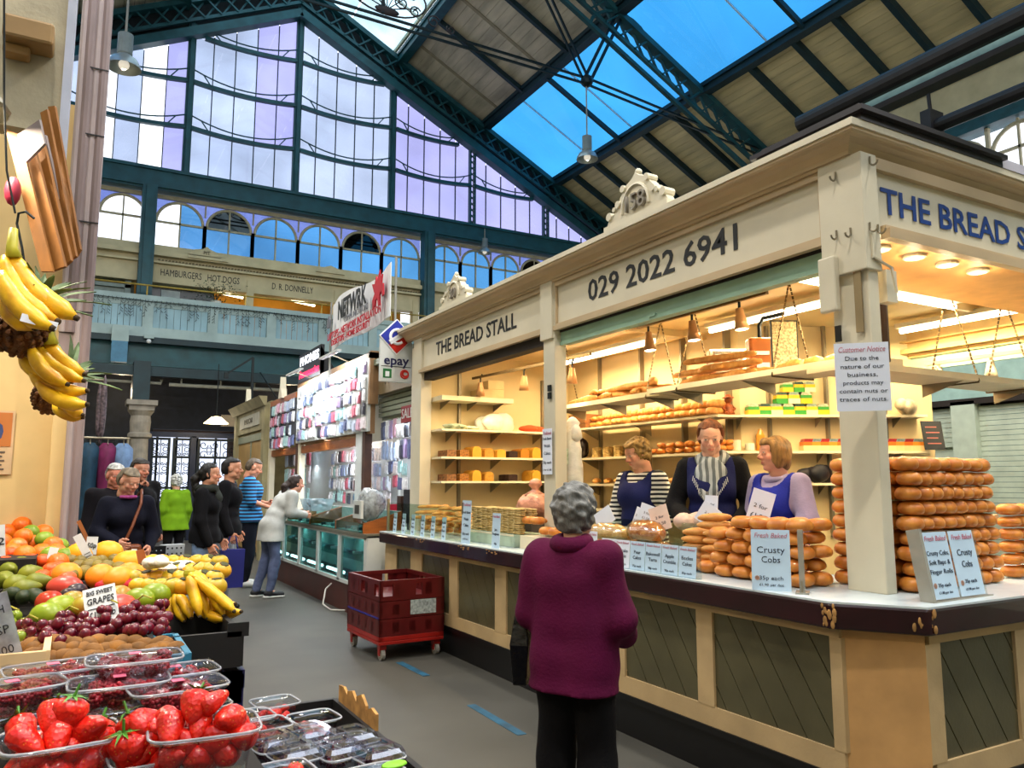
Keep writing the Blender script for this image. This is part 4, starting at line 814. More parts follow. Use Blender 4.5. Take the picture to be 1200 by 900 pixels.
# bread on hanging and back shelves
for k in range(11): put('baguette', BAG, (4.33+random.uniform(-.05, .05), 5.2+(k % 6)*.25, 2.275+(k//6)*.055), (0, 0, random.uniform(.7, 1.9)), 'pale crusty baguette on the short hanging shelf by the middle post', 'bread', 'baguettes on the short hanging shelf')
for k in range(15):
    l = k//6; put('baguette', BAG, (4.25+random.uniform(-.04, .04), 4.08+(k % 6)*.1+l*.08, 2.275+l*.07), (0, 0, random.uniform(1.2, 2.0)), 'floury baguette on the long hanging shelf above the servers, ' + ORD[l] + ' layer', 'bread', 'baguettes on the long hanging shelf, layer %d' % l, .9)
for k in range(6): put('loaf', BLM, (4.3+random.uniform(-.05, .05), 3.1+k*.14, 2.275), (0, 0, 1.4), 'pale wrapped loaf on the hanging shelf near the electrical box', 'bread', 'pale loaves on the hanging shelf', .75)
for k in range(40):
    l = k % 2; i = k//2; put('bread_roll', COB[k % 3] if i > 14 else BLM, (5.05+l*.02, 5.25+i*.112, 2.12+l*.065), (0, 0, random.uniform(-.3, .3)), 'golden roll in the ' + ('upper' if l else 'lower') + ' row on the long back shelf', 'bread roll', 'rolls on the long back shelf, ' + ('upper' if l else 'lower'), .85)
for c in range(9):
    for L_ in range(6): put('flat_bread', WEL, (5.08+(c % 2)*.1, 6.35+c*.1, 1.763+.02*L_), (0, 0, 0), 'flat round cake in the piles on the back shelf by the white bags', 'cake', 'flat cakes on the back shelf', (1.1, 1.1, 1.4))
for k in range(30): put('pastry', COB[k % 3], (5.05+.1*(k % 2), 5.2+(k//4)*.135, 1.79+.05*((k//2) % 2)), (random.random()*.3, .2, k), 'small sugared pastry in the heap right of the blonde server\'s head', 'pastry', 'pastries on the back shelf', .8)
for k in range(9): put('packet', BLM, (5.08, 5.4+k*.22, 1.5), (0, 0, random.random()), 'flat wrapped packet on the low back shelf', 'packet', 'packets on the low back shelf', (.8, .8, .6))
for k in range(4): put('packet', BLM, (5.05, 6.0+k*.2, 1.23), (0, 0, 1.5), 'dark red packet on the lowest back shelf', 'packet', 'dark packets on the lowest shelf', .6).data = G().box(-.08, .08, -.05, .05, 0, .04).mesh('packet', mat('dark_red_pack', '6e1418', .4))
bb = thing('brown_box_stack', 'stack of brown card boxes at the left of the long back shelf', 'box', (5.08, 7.35, 2.09)); 
for k in range(3): G().box(-.12, .12, -.16+.02*k, .14+.02*k, k*.055, k*.055+.05).ob('box_layer', mat('brown_card', '8a5a30', .7), bb)
blob_bag('dark_packets', (5.08, 7.45, 1.755), (.12, .14, .16), mat('dark_wrap', '2c1712', .3, var=.5, ns=20), 'dark bottles and packets at the left end of the back shelf', 'packet')
# white carrier bags hanging by the middle post
hb = thing('hanging_bags', 'bunch of white carrier bags with green print hanging beside the middle post', 'bag', (3.5, 5.26, 1.44)); hb.scale = (1, .85, .62)
G().lathe([(.05, .02), (.10, .0), (.11, .08), (.105, .2), (.11, .3), (.09, .4), (.1, .5), (.075, .6), (.085, .7), (.06, .78), (.075, .84), (.04, .9), (.01, .92)], 22, sq=(.7, 1)).ball((0, -.06, .7), (.05, .05, .12)).ball((0, .05, .5), (.06, .07, .14)).ob('bag_bunch', WB, hb, smooth=True); crumple(hb.children[0], .018); G().box(-.1, -.085, -.07, .0, .3, .5).ob('print_panel', mat('green_print', '5f8c4a', .5, var=.5, ns=20, col2='d8d8c8'), hb)
# green/yellow sliced loaves, red-lidded packs on the angled shelf
def pack(nm, c1, c2, c3):
    g = G(); g.k = 0; g.box(-.05, .05, -.05, .05, 0, .045); g.k = 1; g.box(-.048, .048, -.048, .048, .045, .075); g.k = 2; g.prism([(-.045, .075), (.045, .075), (.035, .1), (-.035, .1)], -.045, .045, 'y')
    return g.mesh(nm, [mat(c1, c1[-6:], .4), mat(c2, c2[-6:], .4), mat(c3, c3[-6:], .3, var=.3, ns=30)])
gp = [pack('loaf_pack', 'pk_e8b020', 'pk_2f8a30', 'pk_cfc8b0'), pack('loaf_pack', 'pk_2f8a30', 'pk_e8b020', 'pk_30504a'), pack('loaf_pack', 'pk_e8d8a8', 'pk_e8b020', 'pk_8fa8a0')]
rp_ = [pack('loaf_pack', 'pk_e8c890', 'pk_e0701c', 'pk_b02838'), pack('loaf_pack', 'pk_e8c890', 'pk_e8902c', 'pk_88a0a8')]
dv = Vector((6.62-4.99, 4.25-5.16)).normalized(); nv = Vector((.488, .873))
def on_ang(t, off): p = Vector((4.99, 5.16))+dv*t+nv*off; return p.x, p.y
for k in range(7): x, y = on_ang(.34+k*.105, .12); put('loaf_pack', gp[k % 3], (x, y, 2.085), (0, 0, -.5), 'green and yellow wrapped loaf in the bottom row of the pile', 'packet', 'green and yellow packs', 1.05)
for k in range(3): x, y = on_ang(.6+k*.11, .12); put('loaf_pack', gp[(k+1) % 3], (x, y, 2.19), (0, 0, -.5), 'green and yellow wrapped loaf in the middle row of the pile', 'packet', 'green and yellow packs, middle row', 1.05)
for k in range(3): x, y = on_ang(.66+k*.1, .12); put('loaf_pack', gp[k % 3], (x, y, 2.295), (0, 0, -.5), 'green and yellow wrapped loaf at the top of the pile', 'packet', 'green and yellow packs, top row', .95)
for k in range(14): x, y = on_ang(.82+k*.075, .1); put('loaf_pack', rp_[k % 2], (x, y, 1.762), (0, 0, -.5), 'red-lidded orange pack in the long row on the angled shelf', 'packet', 'red-lidded packs', 1.1)
x, y = on_ang(.12, .1); gm = thing('ornament_figure', 'small brown ornament of a figure in a broad hat on the back shelf', 'ornament', (x, y, 2.085), -.5)
BRN = mat('ornament_brown', 'a8521c', .4, var=.3, ns=20); G().lathe([(.045, 0), (.05, .03), (.035, .09), (.02, .11)], 12).ob('body', BRN, gm, smooth=True); G().ball((0, 0, .14), .035).ob('head', BRN, gm, smooth=True); G().lathe([(.055, .158), (.05, .165), (.03, .17), (.02, .19), (.001, .195)], 12).ob('hat', BRN, gm)
for s in (-1, 1): G().tube([(s*.03, 0, .09), (s*.055, -.01, .06), (s*.03, -.03, .045)], .012, 6).ob('arm', BRN, gm); G().tube([(s*.02, -.02, .03), (s*.03, -.05, .012)], .015, 6).ob('leg', BRN, gm)
x, y = on_ang(.18, .1)
for (t_, c, h, nm_, lb) in ((.18, 'e8dcc0', .1, 'mug', 'cream mug on the angled back shelf by the ginger server'), (.3, 'dfe0d0', .07, 'bowl', 'low pale bowl beside the cream mug'), (.4, 'd89030', .2, 'juice_bottle', 'orange juice bottle on the back shelf above the third server')):
    x, y = on_ang(t_, .1); g = G().lathe([(.03, 0), (.04, .01), (.042, h*.7), (.03 if h > .15 else .042, h*.8), (.015 if h > .15 else .042, h)], 12); tag(g.ob(nm_, mat('pot_'+c, c, .3), None, smooth=False, loc=(x, y, 1.762)), lb, 'cup' if h < .15 else 'bottle')
blob_bag('dark_bag', (*on_ang(.9, .1), 1.48), (.2, .1, .1), mat('dark_bag_cloth', '15151f', .6), 'dark soft bag on the low angled shelf behind the third server')
blob_bag('red_packets', (*on_ang(1.2, .1), 1.48), (.16, .1, .07), mat('red_wrap', 'c2362a', .3, var=.5, ns=14, col2='e8d0b8'), 'shiny red and white packets on the low angled shelf', 'packet')
blob_bag('white_sacks', (4.6, 3.35, .95), (.3, .14, .12), WB, 'folded pale flour sacks right of the third server', 'sack')
rl = tag(G().bar((4.35, 3.2, 1.0), (4.9, 2.75, 1.28), .05, .03).ob('timber_lath', mat('pale_timber', 'd9b98c', .6), None), 'pale timber lath leaning right of the third server', 'timber')
pk = blob_bag('wrapped_loaf', (6.45, 4.35, 2.1), (.13, .08, .08), mat('pale_wrap', 'd8c8a8', .35, var=.3, ns=14), 'pale wrapped loaf at the open right end of the back shelf', 'bread')
mb = thing('menu_board', 'dark chalk board leaning at the right end of the angled shelf', 'board', (6.62, 4.2, 1.77), -.5, rot=(-.2, 0, -.5)); G().box(-.09, .09, -.005, .005, 0, .26).ob('board', mat('slate', '262a2c', .6), mb)
for k in range(4): G().box(-.06, .06-.02*(k % 2), -.008, -.005, .05+k*.05, .06+k*.05).ob('chalk_line', mat('chalk_red', 'a06058', .7), mb)
# electrical gear on the back wall
eb = thing('heater_unit', 'white box heater unit high on the back wall', 'heater', (4.9, 4.95, 2.42), -.6); G().box(-.16, .16, -.1, .1, 0, .2).ob('housing', CR, eb, bev=.01); G().box(-.12, .12, -.11, -.1, .1, .18).ob('reflector', mat('mirror_metal', 'd8cfc0', .15, .9), eb); G().box(-.12, .12, -.11, -.1, .03, .08).ob('grille', METAL, eb)
eb = thing('fuse_box', 'orange-brown electricity meter box with black cable beside the corner post', 'box', (4.62, 4.3, 2.3), -.5); G().box(-.1, .1, -.06, .06, 0, .3).ob('box_body', mat('orange_box', 'b3682c', .4), eb, bev=.02); G().box(-.05, .05, -.065, -.06, .06, .1).box(-.05, .05, -.065, -.06, .16, .19).ob('label_plate', PAPER, eb); G().tube([(0, 0, .3), (0, 0, .4), (.03, 0, .46), (.12, 0, .48), (.2, 0, .5)], .016, 8).ob('cable', IRON, eb)
nb = thing('notice_board', 'framed paper notice with handwriting hung beside the orange box', 'notice', (4.55, 4.0, 2.3), -.5); G().box(-.1, .1, -.01, .01, 0, .38).ob('frame', IRON, nb); G().box(-.09, .09, -.013, -.01, .01, .37).ob('sheet', mat('notice_sheet', 'e8d8a8', .5, var=.4, ns=60, col2='6a5838'), nb)
# ---- lighting inside the stall
TUBE = mat('fluorescent', 'fff2d8', emit='fff0cc', es=9.)
def strip(lab, a, b, pw, face=(0, 0, -1)):
    a = Vector(a); b = Vector(b); c = (a+b)/2; d = b-a; t = thing('strip_light', lab, 'light', c); h = d/2
    G().bar(-h, h, .1, .04).ob('fitting', CR, t); G().tube([-h*.97+Vector((0, 0, -.045)), h*.97+Vector((0, 0, -.045))], .022, 8).ob('tube', TUBE, t)
    la = bpy.data.lights.new('strip_glow', 'AREA'); pw *= 1.9; la.shape = 'RECTANGLE'; la.size = d.length; la.size_y = .08; la.energy = pw; la.color = (1, .76, .43); o = bpy.data.objects.new('strip_glow', la); C.objects.link(o); o.parent = t
    o.location = (0, 0, -.08); o.rotation_euler = (0, 0, math.atan2(d.y, d.x))
strip('bright fluorescent strip over the end opening', (3.62, 3.2, 2.76), (5.4, 3.2, 2.76), 26); strip('bright long fluorescent strip behind the end opening', (6.35, 2.7, 2.86), (6.35, 4.3, 2.86), 26)
strip('fluorescent strip over the middle bay back shelves', (4.85, 3.6, 2.86), (4.85, 5.1, 2.86), 30); strip('fluorescent strip over the left bay back shelves', (4.75, 5.7, 2.86), (4.75, 7.3, 2.86), 26); strip('fluorescent strip under the front edge of the middle bay ceiling', (3.65, 5.3, 2.86), (3.65, 7.2, 2.86), 16)
def spotlight(t, p, d, m, pw=7):
    d = Vector(d).normalized(); q = Vector(p); R = Vector((0, 0, -1)).rotation_difference(d).to_matrix().to_4x4(); g = G(); g.M = Matrix.Translation(q) @ R
    g.lathe([(.025, 0), (.03, -.04), (.042, -.09), (.05, -.15), (.046, -.15)], 14, cap=False); g.lathe([(.001, 0), (.025, 0)], 14, cap=False); sp = g.ob('lamp_head', m, t, smooth=True)
    g = G(); g.M = Matrix.Translation(q) @ R; g.lathe([(.001, -.138), (.043, -.138), (.043, -.146), (.001, -.148)], 14).ob('bulb', mat('spot_bulb', 'fff0d0', emit='fff0c8', es=14.), sp)
    G().tube([q, q+Vector((0, 0, .05)), q+Vector((.02, 0, .09))], .01, 6).ob('stem', IRON if m is not CR else m, sp)
    l = lamp('spot_glow', 'SPOT', q+d*.17, pw, (1, .83, .55), .03, spot=2.0, parent=t); l.rotation_mode = 'QUATERNION'; l.rotation_quaternion = Vector((0, 0, -1)).rotation_difference(d)
SP = mat('spot_copper', 'b98a5c', .4, .3)
tl = thing('track_light', 'spotlight track with three heads in the left bay', 'light', (4.0, 6.9, 0)); G().bar((-.22, .75, 2.62), (.1, -1.05, 2.66), .025).ob('track', CHR, tl)
for f, p in enumerate(((-.2, .6, 2.56), (-.06, -.1, 2.56), (.06, -.8, 2.56))): spotlight(tl, p, (0.05, .1, -1), SP)
tl = thing('track_light', 'row of three copper spotlights above the servers in the middle bay', 'light', (3.9, 4.2, 0)); G().bar((0, .7, 2.72), (0, -.65, 2.72), .025).ob('track', CHR, tl)
for y in (.57, .07, -.4): spotlight(tl, (0, y, 2.66), (0.02, -.1, -1), SP)
tl = thing('track_light', 'white spotlight track with three heads on the far side of the stall', 'light', (6.4, 3.6, 0)); G().bar((0, -1.0, 2.5), (0, .5, 2.5), .03).ob('track', CR, tl)
for y in (.38, -.05, -.43): spotlight(tl, (0, y, 2.46), (0, 0, -1), CR, 4)
for k in range(4):
    x = 3.66+k*.3; t = thing('downlight', ['leftmost', 'second', 'third', 'rightmost'][k]+' round ceiling downlight inside the end opening' + (' from the left' if k in (1, 2) else ''), 'light', (x, 2.56, 2.725)); lamp('downlight_glow', 'POINT', (0, 0, -.08), 1.5, (1, .8, .5), .03, parent=t); G().lathe([(.06, 0), (.06, -.02), (.05, -.025)], 14).ob('rim', CR, t); G().lathe([(.048, -.022), (.001, -.03)], 14).ob('bulb', mat('spot_bulb'), t)
# carts of bread at the far right on end counter
for k in range(24): put('bread_roll', COB[k % 3], (4.46+(k % 4)*.12, 2.44+.0*(k//8), Z0+.03+.066*(k//4)), (0, 0, k), 'brown roll in the darker crates right of the tall cob stack', 'bread roll', 'rolls at the right edge', 1.0)
wr_ = thing('wire_basket', 'wire basket edge between the cob stack and the right frame edge', 'basket', (4.40, 2.3, Z0)); G().tube([(0, 0, .46), (.1, -.02, .46), (.15, -.02, .49), (.2, -.02, .46), (.5, 0, .46)], .006, 5).ob('wire_rim', METAL, wr_)
for k in range(5): G().tube([(0+.12*k, 0, .46), (.12*k, 0, .02)], .004, 4).ob('wire', METAL, wr_)
# ---- green shuttered stall across the aisle
gs = thing('shuttered_stall', 'pale green stall with closed roller shutters seen beyond the bread stall', 'stall', (9, 0, 0)); GS = mat('shutter_paint', 'c9d4be', .5, var=.1)
G().box(0, .4, -3, 9, 2.45, 3.3).box(-.05, 0, -3, 9, 3.1, 3.3).ob('fascia', mat('green_fascia', 'a8c8be', .5), gs)
G().box(.1, .3, -3, 9, 2.35, 2.45).box(-.02, 0, -3, 9, 2.38, 2.45).ob('shadow_gap', mat('slot_dark'), gs)
for y in (5.2, 7.0, 2.4): G().box(-.02, .2, y, y+.28, 0, 2.42).ob('pilaster', GS, gs)
g = G()
for z in np.arange(.1, 2.35, .058): g.prism([(0+.06, z), (.03+.06, z+.012), (.03+.06, z+.04), (.0+.06, z+.052)], -3, 5.2, 'y')
for z in np.arange(1.9, 2.35, .058): g.prism([(0+.06, z), (.03+.06, z+.012), (.03+.06, z+.04), (.0+.06, z+.052)], 5.48, 7.0, 'y')
tag(g.ob('shutter_slats', GS, gs), None, kind='stuff')
G().box(.15, .2, 5.48, 7.0, 0, 1.9).ob('grey_opening', mat('grey_opening', '77736a', .7), gs); G().box(.1, .15, 5.4, 9, 0, 2.4).ob('back_panel', GS, gs)
tag(G().box(7.9, 8.0, 5.2, 6.0, 0, 2.35).ob('dark_banner', mat('dark_green_banner', '25382c', .7), None), 'dark green upright banner beyond the end of the angled shelf', 'banner')
# ================================================================ PHONE STALL AND THE STALL BEYOND
PG = mat('grey_green_paint', '7f8672', .6, var=.1); BRW = mat('brown_wood', '4a2c1c', .5, var=.2, ns=8); RBR = mat('red_brown_base', '4c1a10', .4, var=.25, ns=2, bump=.05); ORW = mat('orange_wood', 'a05a24', .4, var=.2, ns=4, stretch=(1, 1, 5))
WHP = mat('white_panel', 'c8ccca', .5, var=.05); CASEG = glass('case_glass', 'b8dad6', .14, ns=2, mot=.1); COOL = mat('cool_tube', 'f4faff', emit='f0f8ff', es=8.)
ps = thing('phone_stall', 'phone accessory stall with grey-green shutter fascia between the bread stall and the far cream stall', 'stall', (0, 0, 0))
G().box(3.55, 3.62, 8.3, 9.9, 2.3, 2.95).ob('shutter_fascia', PG, ps)
for z in np.arange(2.34, 2.6, .065): G().box(3.5, 3.56, 8.3, 9.9, float(z), float(z)+.05).ob('shutter_slat', PG, ps)
G().box(3.42, 3.5, 8.35, 9.75, 2.62, 3.02).ob('sign_board', mat('brown_signboard', '7c6a4c', .6, var=.15), ps); text('PHONES', .22, mat('grey_ink', '4a4436', .6), ps, (3.415, 9.0, 2.8), (pi/2, 0, RL), width=.9)
G().box(3.3, 6, 8.18, 8.24, 0, 3.0).ob('side_wall', CR, ps); G().box(5.2, 5.3, 8.2, 15.7, 0, 3.1).ob('back_wall', WHP, ps); G().box(3.35, 5.3, 8.2, 15.7, 3.0, 3.08).ob('roof', PG, ps)
for y, m, w_ in ((9.95, BRW, .1), (10.15, WHP, .26), (13.5, BRW, .14), (13.35, CR, .1), (15.65, CR, .16)): G().box(3.32, 3.42, y-w_/2, y+w_/2, .9, 3.05).ob('post', m, ps)
G().box(3.34, 3.4, 9.75, 13.5, 2.12, 3.14).box(3.3, 3.42, 9.7, 9.76, 2.5, 3.2).box(3.3, 3.42, 9.7, 13.5, 3.1, 3.18).ob('case_board', mat('board_frame', '8a6a48', .6), ps)
G().box(3.30, 3.34, 9.76, 13.5, 2.15, 3.1).ob('board_face', WHP, ps); G().box(3.3, 3.38, 13.55, 15.6, 2.25, 2.95).ob('accessory_board', mat('dark_board', '3a3c40', .6), ps)
G().box(3.3, 3.4, 13.6, 15.6, 2.95, 3.05).box(3.35, 3.45, 10.3, 15.6, 1.98, 2.1).ob('header_rail', ORW, ps)
# counter with lit vitrines
vc = thing('vitrine_counter', 'glass-fronted display counter on a red-brown base with white frames', 'counter', (0, 0, 0))
G().box(2.85, 3.4, 8.35, 13.6, 0, .34).ob('base', RBR, vc); G().box(3.3, 3.4, 8.35, 13.6, .34, .9).ob('back', mat('vitrine_back', '7fa8a4', .5), vc); G().box(2.83, 3.42, 8.33, 13.6, .88, .92).ob('worktop', mat('grey_worktop', '6c6a5c', .35), vc)
G().box(2.85, 3.2, 8.33, 8.36, .34, .9).ob('end_panel', WHP, vc)
for y in (8.38, 9.35, 10.3, 11.25, 12.2, 13.15): G().box(2.84, 2.89, y-.04, y+.04, .33, .9).ob('frame_post', WHP, vc)
G().box(2.84, 2.88, 8.35, 13.6, .32, .36).box(2.84, 2.88, 8.35, 13.6, .86, .9).ob('frame_rail', WHP, vc)
for k in range(5):
    y0 = 8.42+k*.95; G().box(2.86, 2.865, y0, y0+.88, .36, .86).ob('pane', CASEG, vc); G().box(2.9, 3.3, y0, y0+.88, .6, .607).ob('glass_shelf', CASEG, vc)
    if k: G().tube([(2.95, y0+.1, .4), (2.95, y0+.8, .4)], .02, 6).ob('tube', COOL, vc)
    lamp('vitrine_glow', 'AREA', (3.1, y0+.44, .84), 4 if k else 2.5, (.8, .95, 1), .5, sy=.1)
    for j in range(6): tag(G().box(-.05, .05, -.035, .035, 0, .03).ob('boxed_phone', mat('phone_'+('a', 'b', 'c')[j % 3], ('2a3034', 'c8d0d4', '5a8088')[j % 3], .4), None, loc=(3.05+.1*(j % 2), y0+.1+.12*j, .607 if j % 2 else .34)), 'small boxed phone on ' + ('the glass shelf' if j % 2 else 'the floor') + ' of the lit vitrines', 'phone', 'phones on the vitrine ' + ('shelf' if j % 2 else 'floor'))
for k, (y0, y1) in enumerate(((8.5, 9.5), (9.55, 10.7), (10.75, 12.0))):
    t = thing('display_case', ['nearest', 'middle', 'farthest'][k]+' sloping glass-topped wooden case on the phone counter', 'display case', (2.85, (y0+y1)/2, .92)); h = (y1-y0)/2
    for s in (-1, 1): G().prism([(0, 0), (.45, 0), (.45, .24), (0, .11)], s*h-.012, s*h+.012, 'y').ob('end_board', ORW, t)
    G().box(.0, .45, -h, h, 0, .015).box(.43, .45, -h, h, 0, .24).ob('case_body', WHP, t); G().add([(0, -h, .11), (.45, -h, .24), (.45, h, .24), (0, h, .11)], [(0, 1, 2, 3)]).ob('glass_top', CASEG, t, fix=False); G().box(-.003, 0, -h, h, 0, .11).ob('glass_front', CASEG, t)
    for j in range(8): G().box(.06+.2*(j % 2), .2+.2*(j % 2), -h+.1+j*.11, -h+.18+j*.11, .015, .05).ob('phone', mat('phone_'+('a', 'b', 'c')[j % 3]), t)
# goods
cols = ['e0b0c8', 'a4b8dc', 'f0f0f4', 'b4a0cc', '4a4c58', 'd0dcec', 'c8687c', 'b4dce0', 'f4ecf2', '6a749c', 'e8ecf4', 'c8d4e8']
def packs(n0, n1, rows, y0, y1, z0, z1, x, lab, grp, big=1., wob=.02):
    meshes = [G().box(-.012, 0, -.5, .5, -.5, .5).box(-.026, -.012, -.36, .36, -.42, .22).mesh('blister_pack', [mat('pk'+c, c, .3)]) for c in cols]
    cn = dict(zip(cols, ['pink', 'blue', 'white', 'purple', 'dark grey', 'pale blue', 'red', 'turquoise', 'pale pink', 'navy', 'off-white', 'light blue']))
    for r in range(rows):
        for k in range(n0):
            if random.random() < .06: continue
            y = y1-(k+.5)*(y1-y0)/n0; z = z1-(r+.5)*(z1-z0)/rows
            ci = random.randrange(len(cols)); put('blister_pack', meshes[ci], (x-.002-.01*random.random(), y+random.uniform(-.01, .01), z+random.uniform(-wob, wob)), (random.uniform(-.12, .12), 0, random.uniform(-.15, .15)), cn[cols[ci]] + ' ' + lab + (', %s row' % ['top', 'second', 'third', 'fourth', 'fifth'][r] if rows > 1 else ''), 'packet', grp + (' row %d ' % (r+1)) + cn[cols[ci]], (1, (y1-y0)/n0*.8*big, (z1-z0)/rows*.86))
packs(19, 0, 5, 9.8, 13.4, 2.17, 3.08, 3.3, 'small phone case pack hung on the big white board', 'phone cases on the board')
packs(10, 0, 4, 13.6, 15.5, 2.1, 2.95, 3.3, 'small accessory pack on the far board', 'packs on the far board')
packs(11, 0, 2, 8.4, 9.85, 1.75, 2.3, 3.55, 'accessory pack hung beneath the shutter', 'packs under the shutter')
packs(9, 0, 2, 8.4, 9.85, 1.4, 1.75, 3.6, 'cable or charger pack hung in the near phone bay', 'cable packs in the near bay')
packs(22, 0, 4, 10.3, 13.3, 1.15, 2.0, 3.85, 'small hanging accessory in the middle phone bay', 'accessories in the middle bay')
packs(8, 0, 3, 13.6, 15.4, 1.1, 2.1, 3.6, 'small hanging accessory in the far phone bay', 'accessories in the far bay')
for (y, z, w_, h, c, l) in ((9.0, 1.0, .2, .4, '16161a', 'tall black box in the near phone bay'), (9.25, .98, .14, .34, '3a2418', 'dark brown box beside the tall black box'), (9.62, .95, .13, .26, 'd01838', 'red upright box on the phone counter'), (8.85, .92, .25, .18, '2a2a30', 'black glass-fronted box behind the counter'), (11.0, 1.0, .12, .16, '22a0c0', 'turquoise box, lower of two, in the middle bay'), (11.0, 1.16, .12, .16, '1c88b8', 'turquoise box, upper of two, in the middle bay'), (10.7, 1.36, .11, .16, 'e0a020', 'orange carton on the middle bay shelf'), (10.85, 1.36, .11, .16, 'e02880', 'pink carton on the middle bay shelf'), (11.02, 1.36, .11, .16, '581830', 'maroon carton on the middle bay shelf')):
    tag(G().box(-.06, .06, -w_/2, w_/2, 0, h).box(-.062, -.06, -w_*.35, w_*.35, h*.6, h*.85).ob('carton', mat('ct'+c, c, .4), None, loc=(3.62, y, z-.0), bev=.004), l, 'box')
G().box(3.95, 4.0, 10.3, 15.6, .9, 2.1).box(3.85, 3.9, 8.3, 9.95, .9, 2.35).ob('white_backing', WHP, ps); G().box(3.5, 3.8, 8.35, 13.4, .88, .915).box(3.55, 3.7, 10.4, 11.4, 1.33, 1.355).ob('inner_shelf', WHP, ps); G().box(3.42, 3.6, 13.6, 15.6, .9, .95).box(3.38, 3.42, 13.6, 15.6, 0, .95).ob('far_counter', CR, ps)
sc2 = thing('lit_poster', 'glowing blue and red advertising screen at the near end of the phone stall', 'screen', (3.5, 8.43, 1.15), RL); G().box(-.17, .17, -.02, 0, 0, .5).ob('frame', IRON, sc2)
G().box(-.155, .155, -.024, -.02, .14, .485).ob('blue_screen', mat('screen_blue', '1838c8', emit='1c48e0', es=1.2), sc2); G().box(-.155, .155, -.024, -.02, .015, .14).ob('red_screen', mat('screen_red', 'c83030', emit='d84028', es=1.), sc2)
EMW = mat('led_white', 'ffffff', emit='e8f0ff', es=2.); EMR = mat('led_red', 'ff3050', emit='ff2858', es=2.)
for z, s in ((.42, 'SIM ONLY'), (.3, 'BLUE'), (.2, 'LINK')): text(s, .085, EMW, sc2, (0, -.026, z), width=.26)
sl_ = tag(text('SALE', .17, WHP, None, (0, 0, 0), name='lettering'), None); sb = thing('sale_sign', 'small dark red sign reading SALE under the phone stall shutter', 'sign', (3.45, 8.72, 2.3), RL); sl_.parent = sb; sl_.location = (0, -.012, 0); G().box(-.2, .2, -.01, .01, -.1, .1).ob('board', mat('sale_red', '8c1420', .5), sb)
# banner
bn = thing('banner', 'white banner with a red dragon advertising network communications above the phone stall', 'banner', (3.25, 10.1, 3.45), RL)
g = G(); N = 14; g.add([(x, .06*sin(x*3)-.0, z) for z in (0, 1) for x in np.linspace(-1.38, 1.38, N)], [(k, k+1, N+k+1, N+k) for k in range(N-1)]); g.v = [(x, y, (0.02*(x < 0) + (.68+.0*x)*z)+.04*sin(x*2)*(1-z)) for x, y, z in g.v]
o = g.ob('cloth', mat('banner_white', 'd8dade', .7, var=.05), bn, fix=False); o.modifiers.new('s', 'SOLIDIFY').thickness = .008
RED = mat('banner_red', 'b8142c', .6)
text('NETWRK', .36, INK, bn, (-.05, -.085, .45), bold=.012, width=1.25); text('COMMUNICATIONS', .12, mat('grey_ink2', '6a6e78', .6), bn, (.15, -.085, .28), width=1.0); text('LAPTOPS - NETWORK INSTALLATION', .14, RED, bn, (.0, -.085, .15), width=2.3, bold=.004); text("DESKTOPS - HOME SECURITY", .12, RED, bn, (-.1, -.085, .04), width=1.7, bold=.004)
dr = [(0, 0), (.08, .02), (.1, .1), (.16, .12), (.2, .0), (.26, .0), (.24, .14), (.3, .2), (.34, .1), (.38, .12), (.36, .28), (.3, .3), (.32, .42), (.22, .34), (.24, .5), (.14, .36), (.1, .44), (.06, .34), (-.04, .36), (.02, .26), (.06, .2), (-.02, .12)]
G().prism([(p[0]+.85, p[1]*.9+.2) for p in dr], -.09, -.07, 'y').ob('red_dragon', RED, bn); G().prism([(-1.2, .3), (-1.05, .3), (-1.05, .42), (-1.12, .48), (-1.2, .42)], -.09, -.07, 'y').ob('grey_crest', mat('grey_ink2'), bn)
for s in (-1.37, 1.37): G().cyl((s, .02, -.4), (s, .02, .75), .015).ob('pole', mat('pole_grey', '8a8a84', .5), bn)
# epay sign
A = aY(444, 447, 8.35); B = aY(483, 375, 8.35); ep = thing('hanging_sign', 'white epay sign with a blue and red diamond at the corner of the phone stall', 'sign', ((A.x+B.x)/2, 8.35, A.z)); W = B.x-A.x; H_ = B.z-A.z
G().box(-W/2, W/2, -.02, .02, 0, H_*.72).ob('panel', WHP, ep, bev=.008); c = H_*.7; d = W*.5
DB = mat('epay_blue', '1c2c98', .4); DR = mat('epay_red', 'c8281c', .4); RW = mat('rim_white', 'eef0f4', .4)
G().prism([(-d*1.08, c), (0, c-d*1.08), (d*1.08, c), (0, c+d*1.08)], -.03, .0, 'y').ob('diamond_rim', RW, ep)
G().prism([(-d, c), (-d*.5, c-d*.5), (d*.5, c+d*.5), (0, c+d)], -.036, -.03, 'y').ob('diamond_blue', DB, ep); G().prism([(d, c), (d*.5, c+d*.5), (-d*.5, c-d*.5), (0, c-d)], -.036, -.03, 'y').ob('diamond_red', DR, ep)
g = G(); g.tube([(d*.42*cos(t), -.04, c+d*.42*sin(t)) for t in np.linspace(.75, 5.5, 20)], .018, 6); g.bar((-d*.5, -.04, c-d*.32), (d*.45, -.04, c+d*.3), .03).bar((-d*.42, -.04, c-d*.42), (d*.52, -.04, c+d*.2), .03); g.ob('letter_e', RW, ep)
text('epay', .15, mat('epay_ink', '1a1c4c', .4), ep, (0, -.022, H_*.33), width=W*.78, bold=.003); G().box(-W*.46, W*.46, -.024, -.02, H_*.235, H_*.245).ob('rule', INK, ep)
G().box(-W*.4, -W*.14, -.024, -.02, H_*.06, H_*.2).ob('green_logo', mat('logo_green', '1c6c34', .5), ep); G().box(-W*.33, -W*.21, -.027, -.024, H_*.08, H_*.16).ob('white_mark', RW, ep)
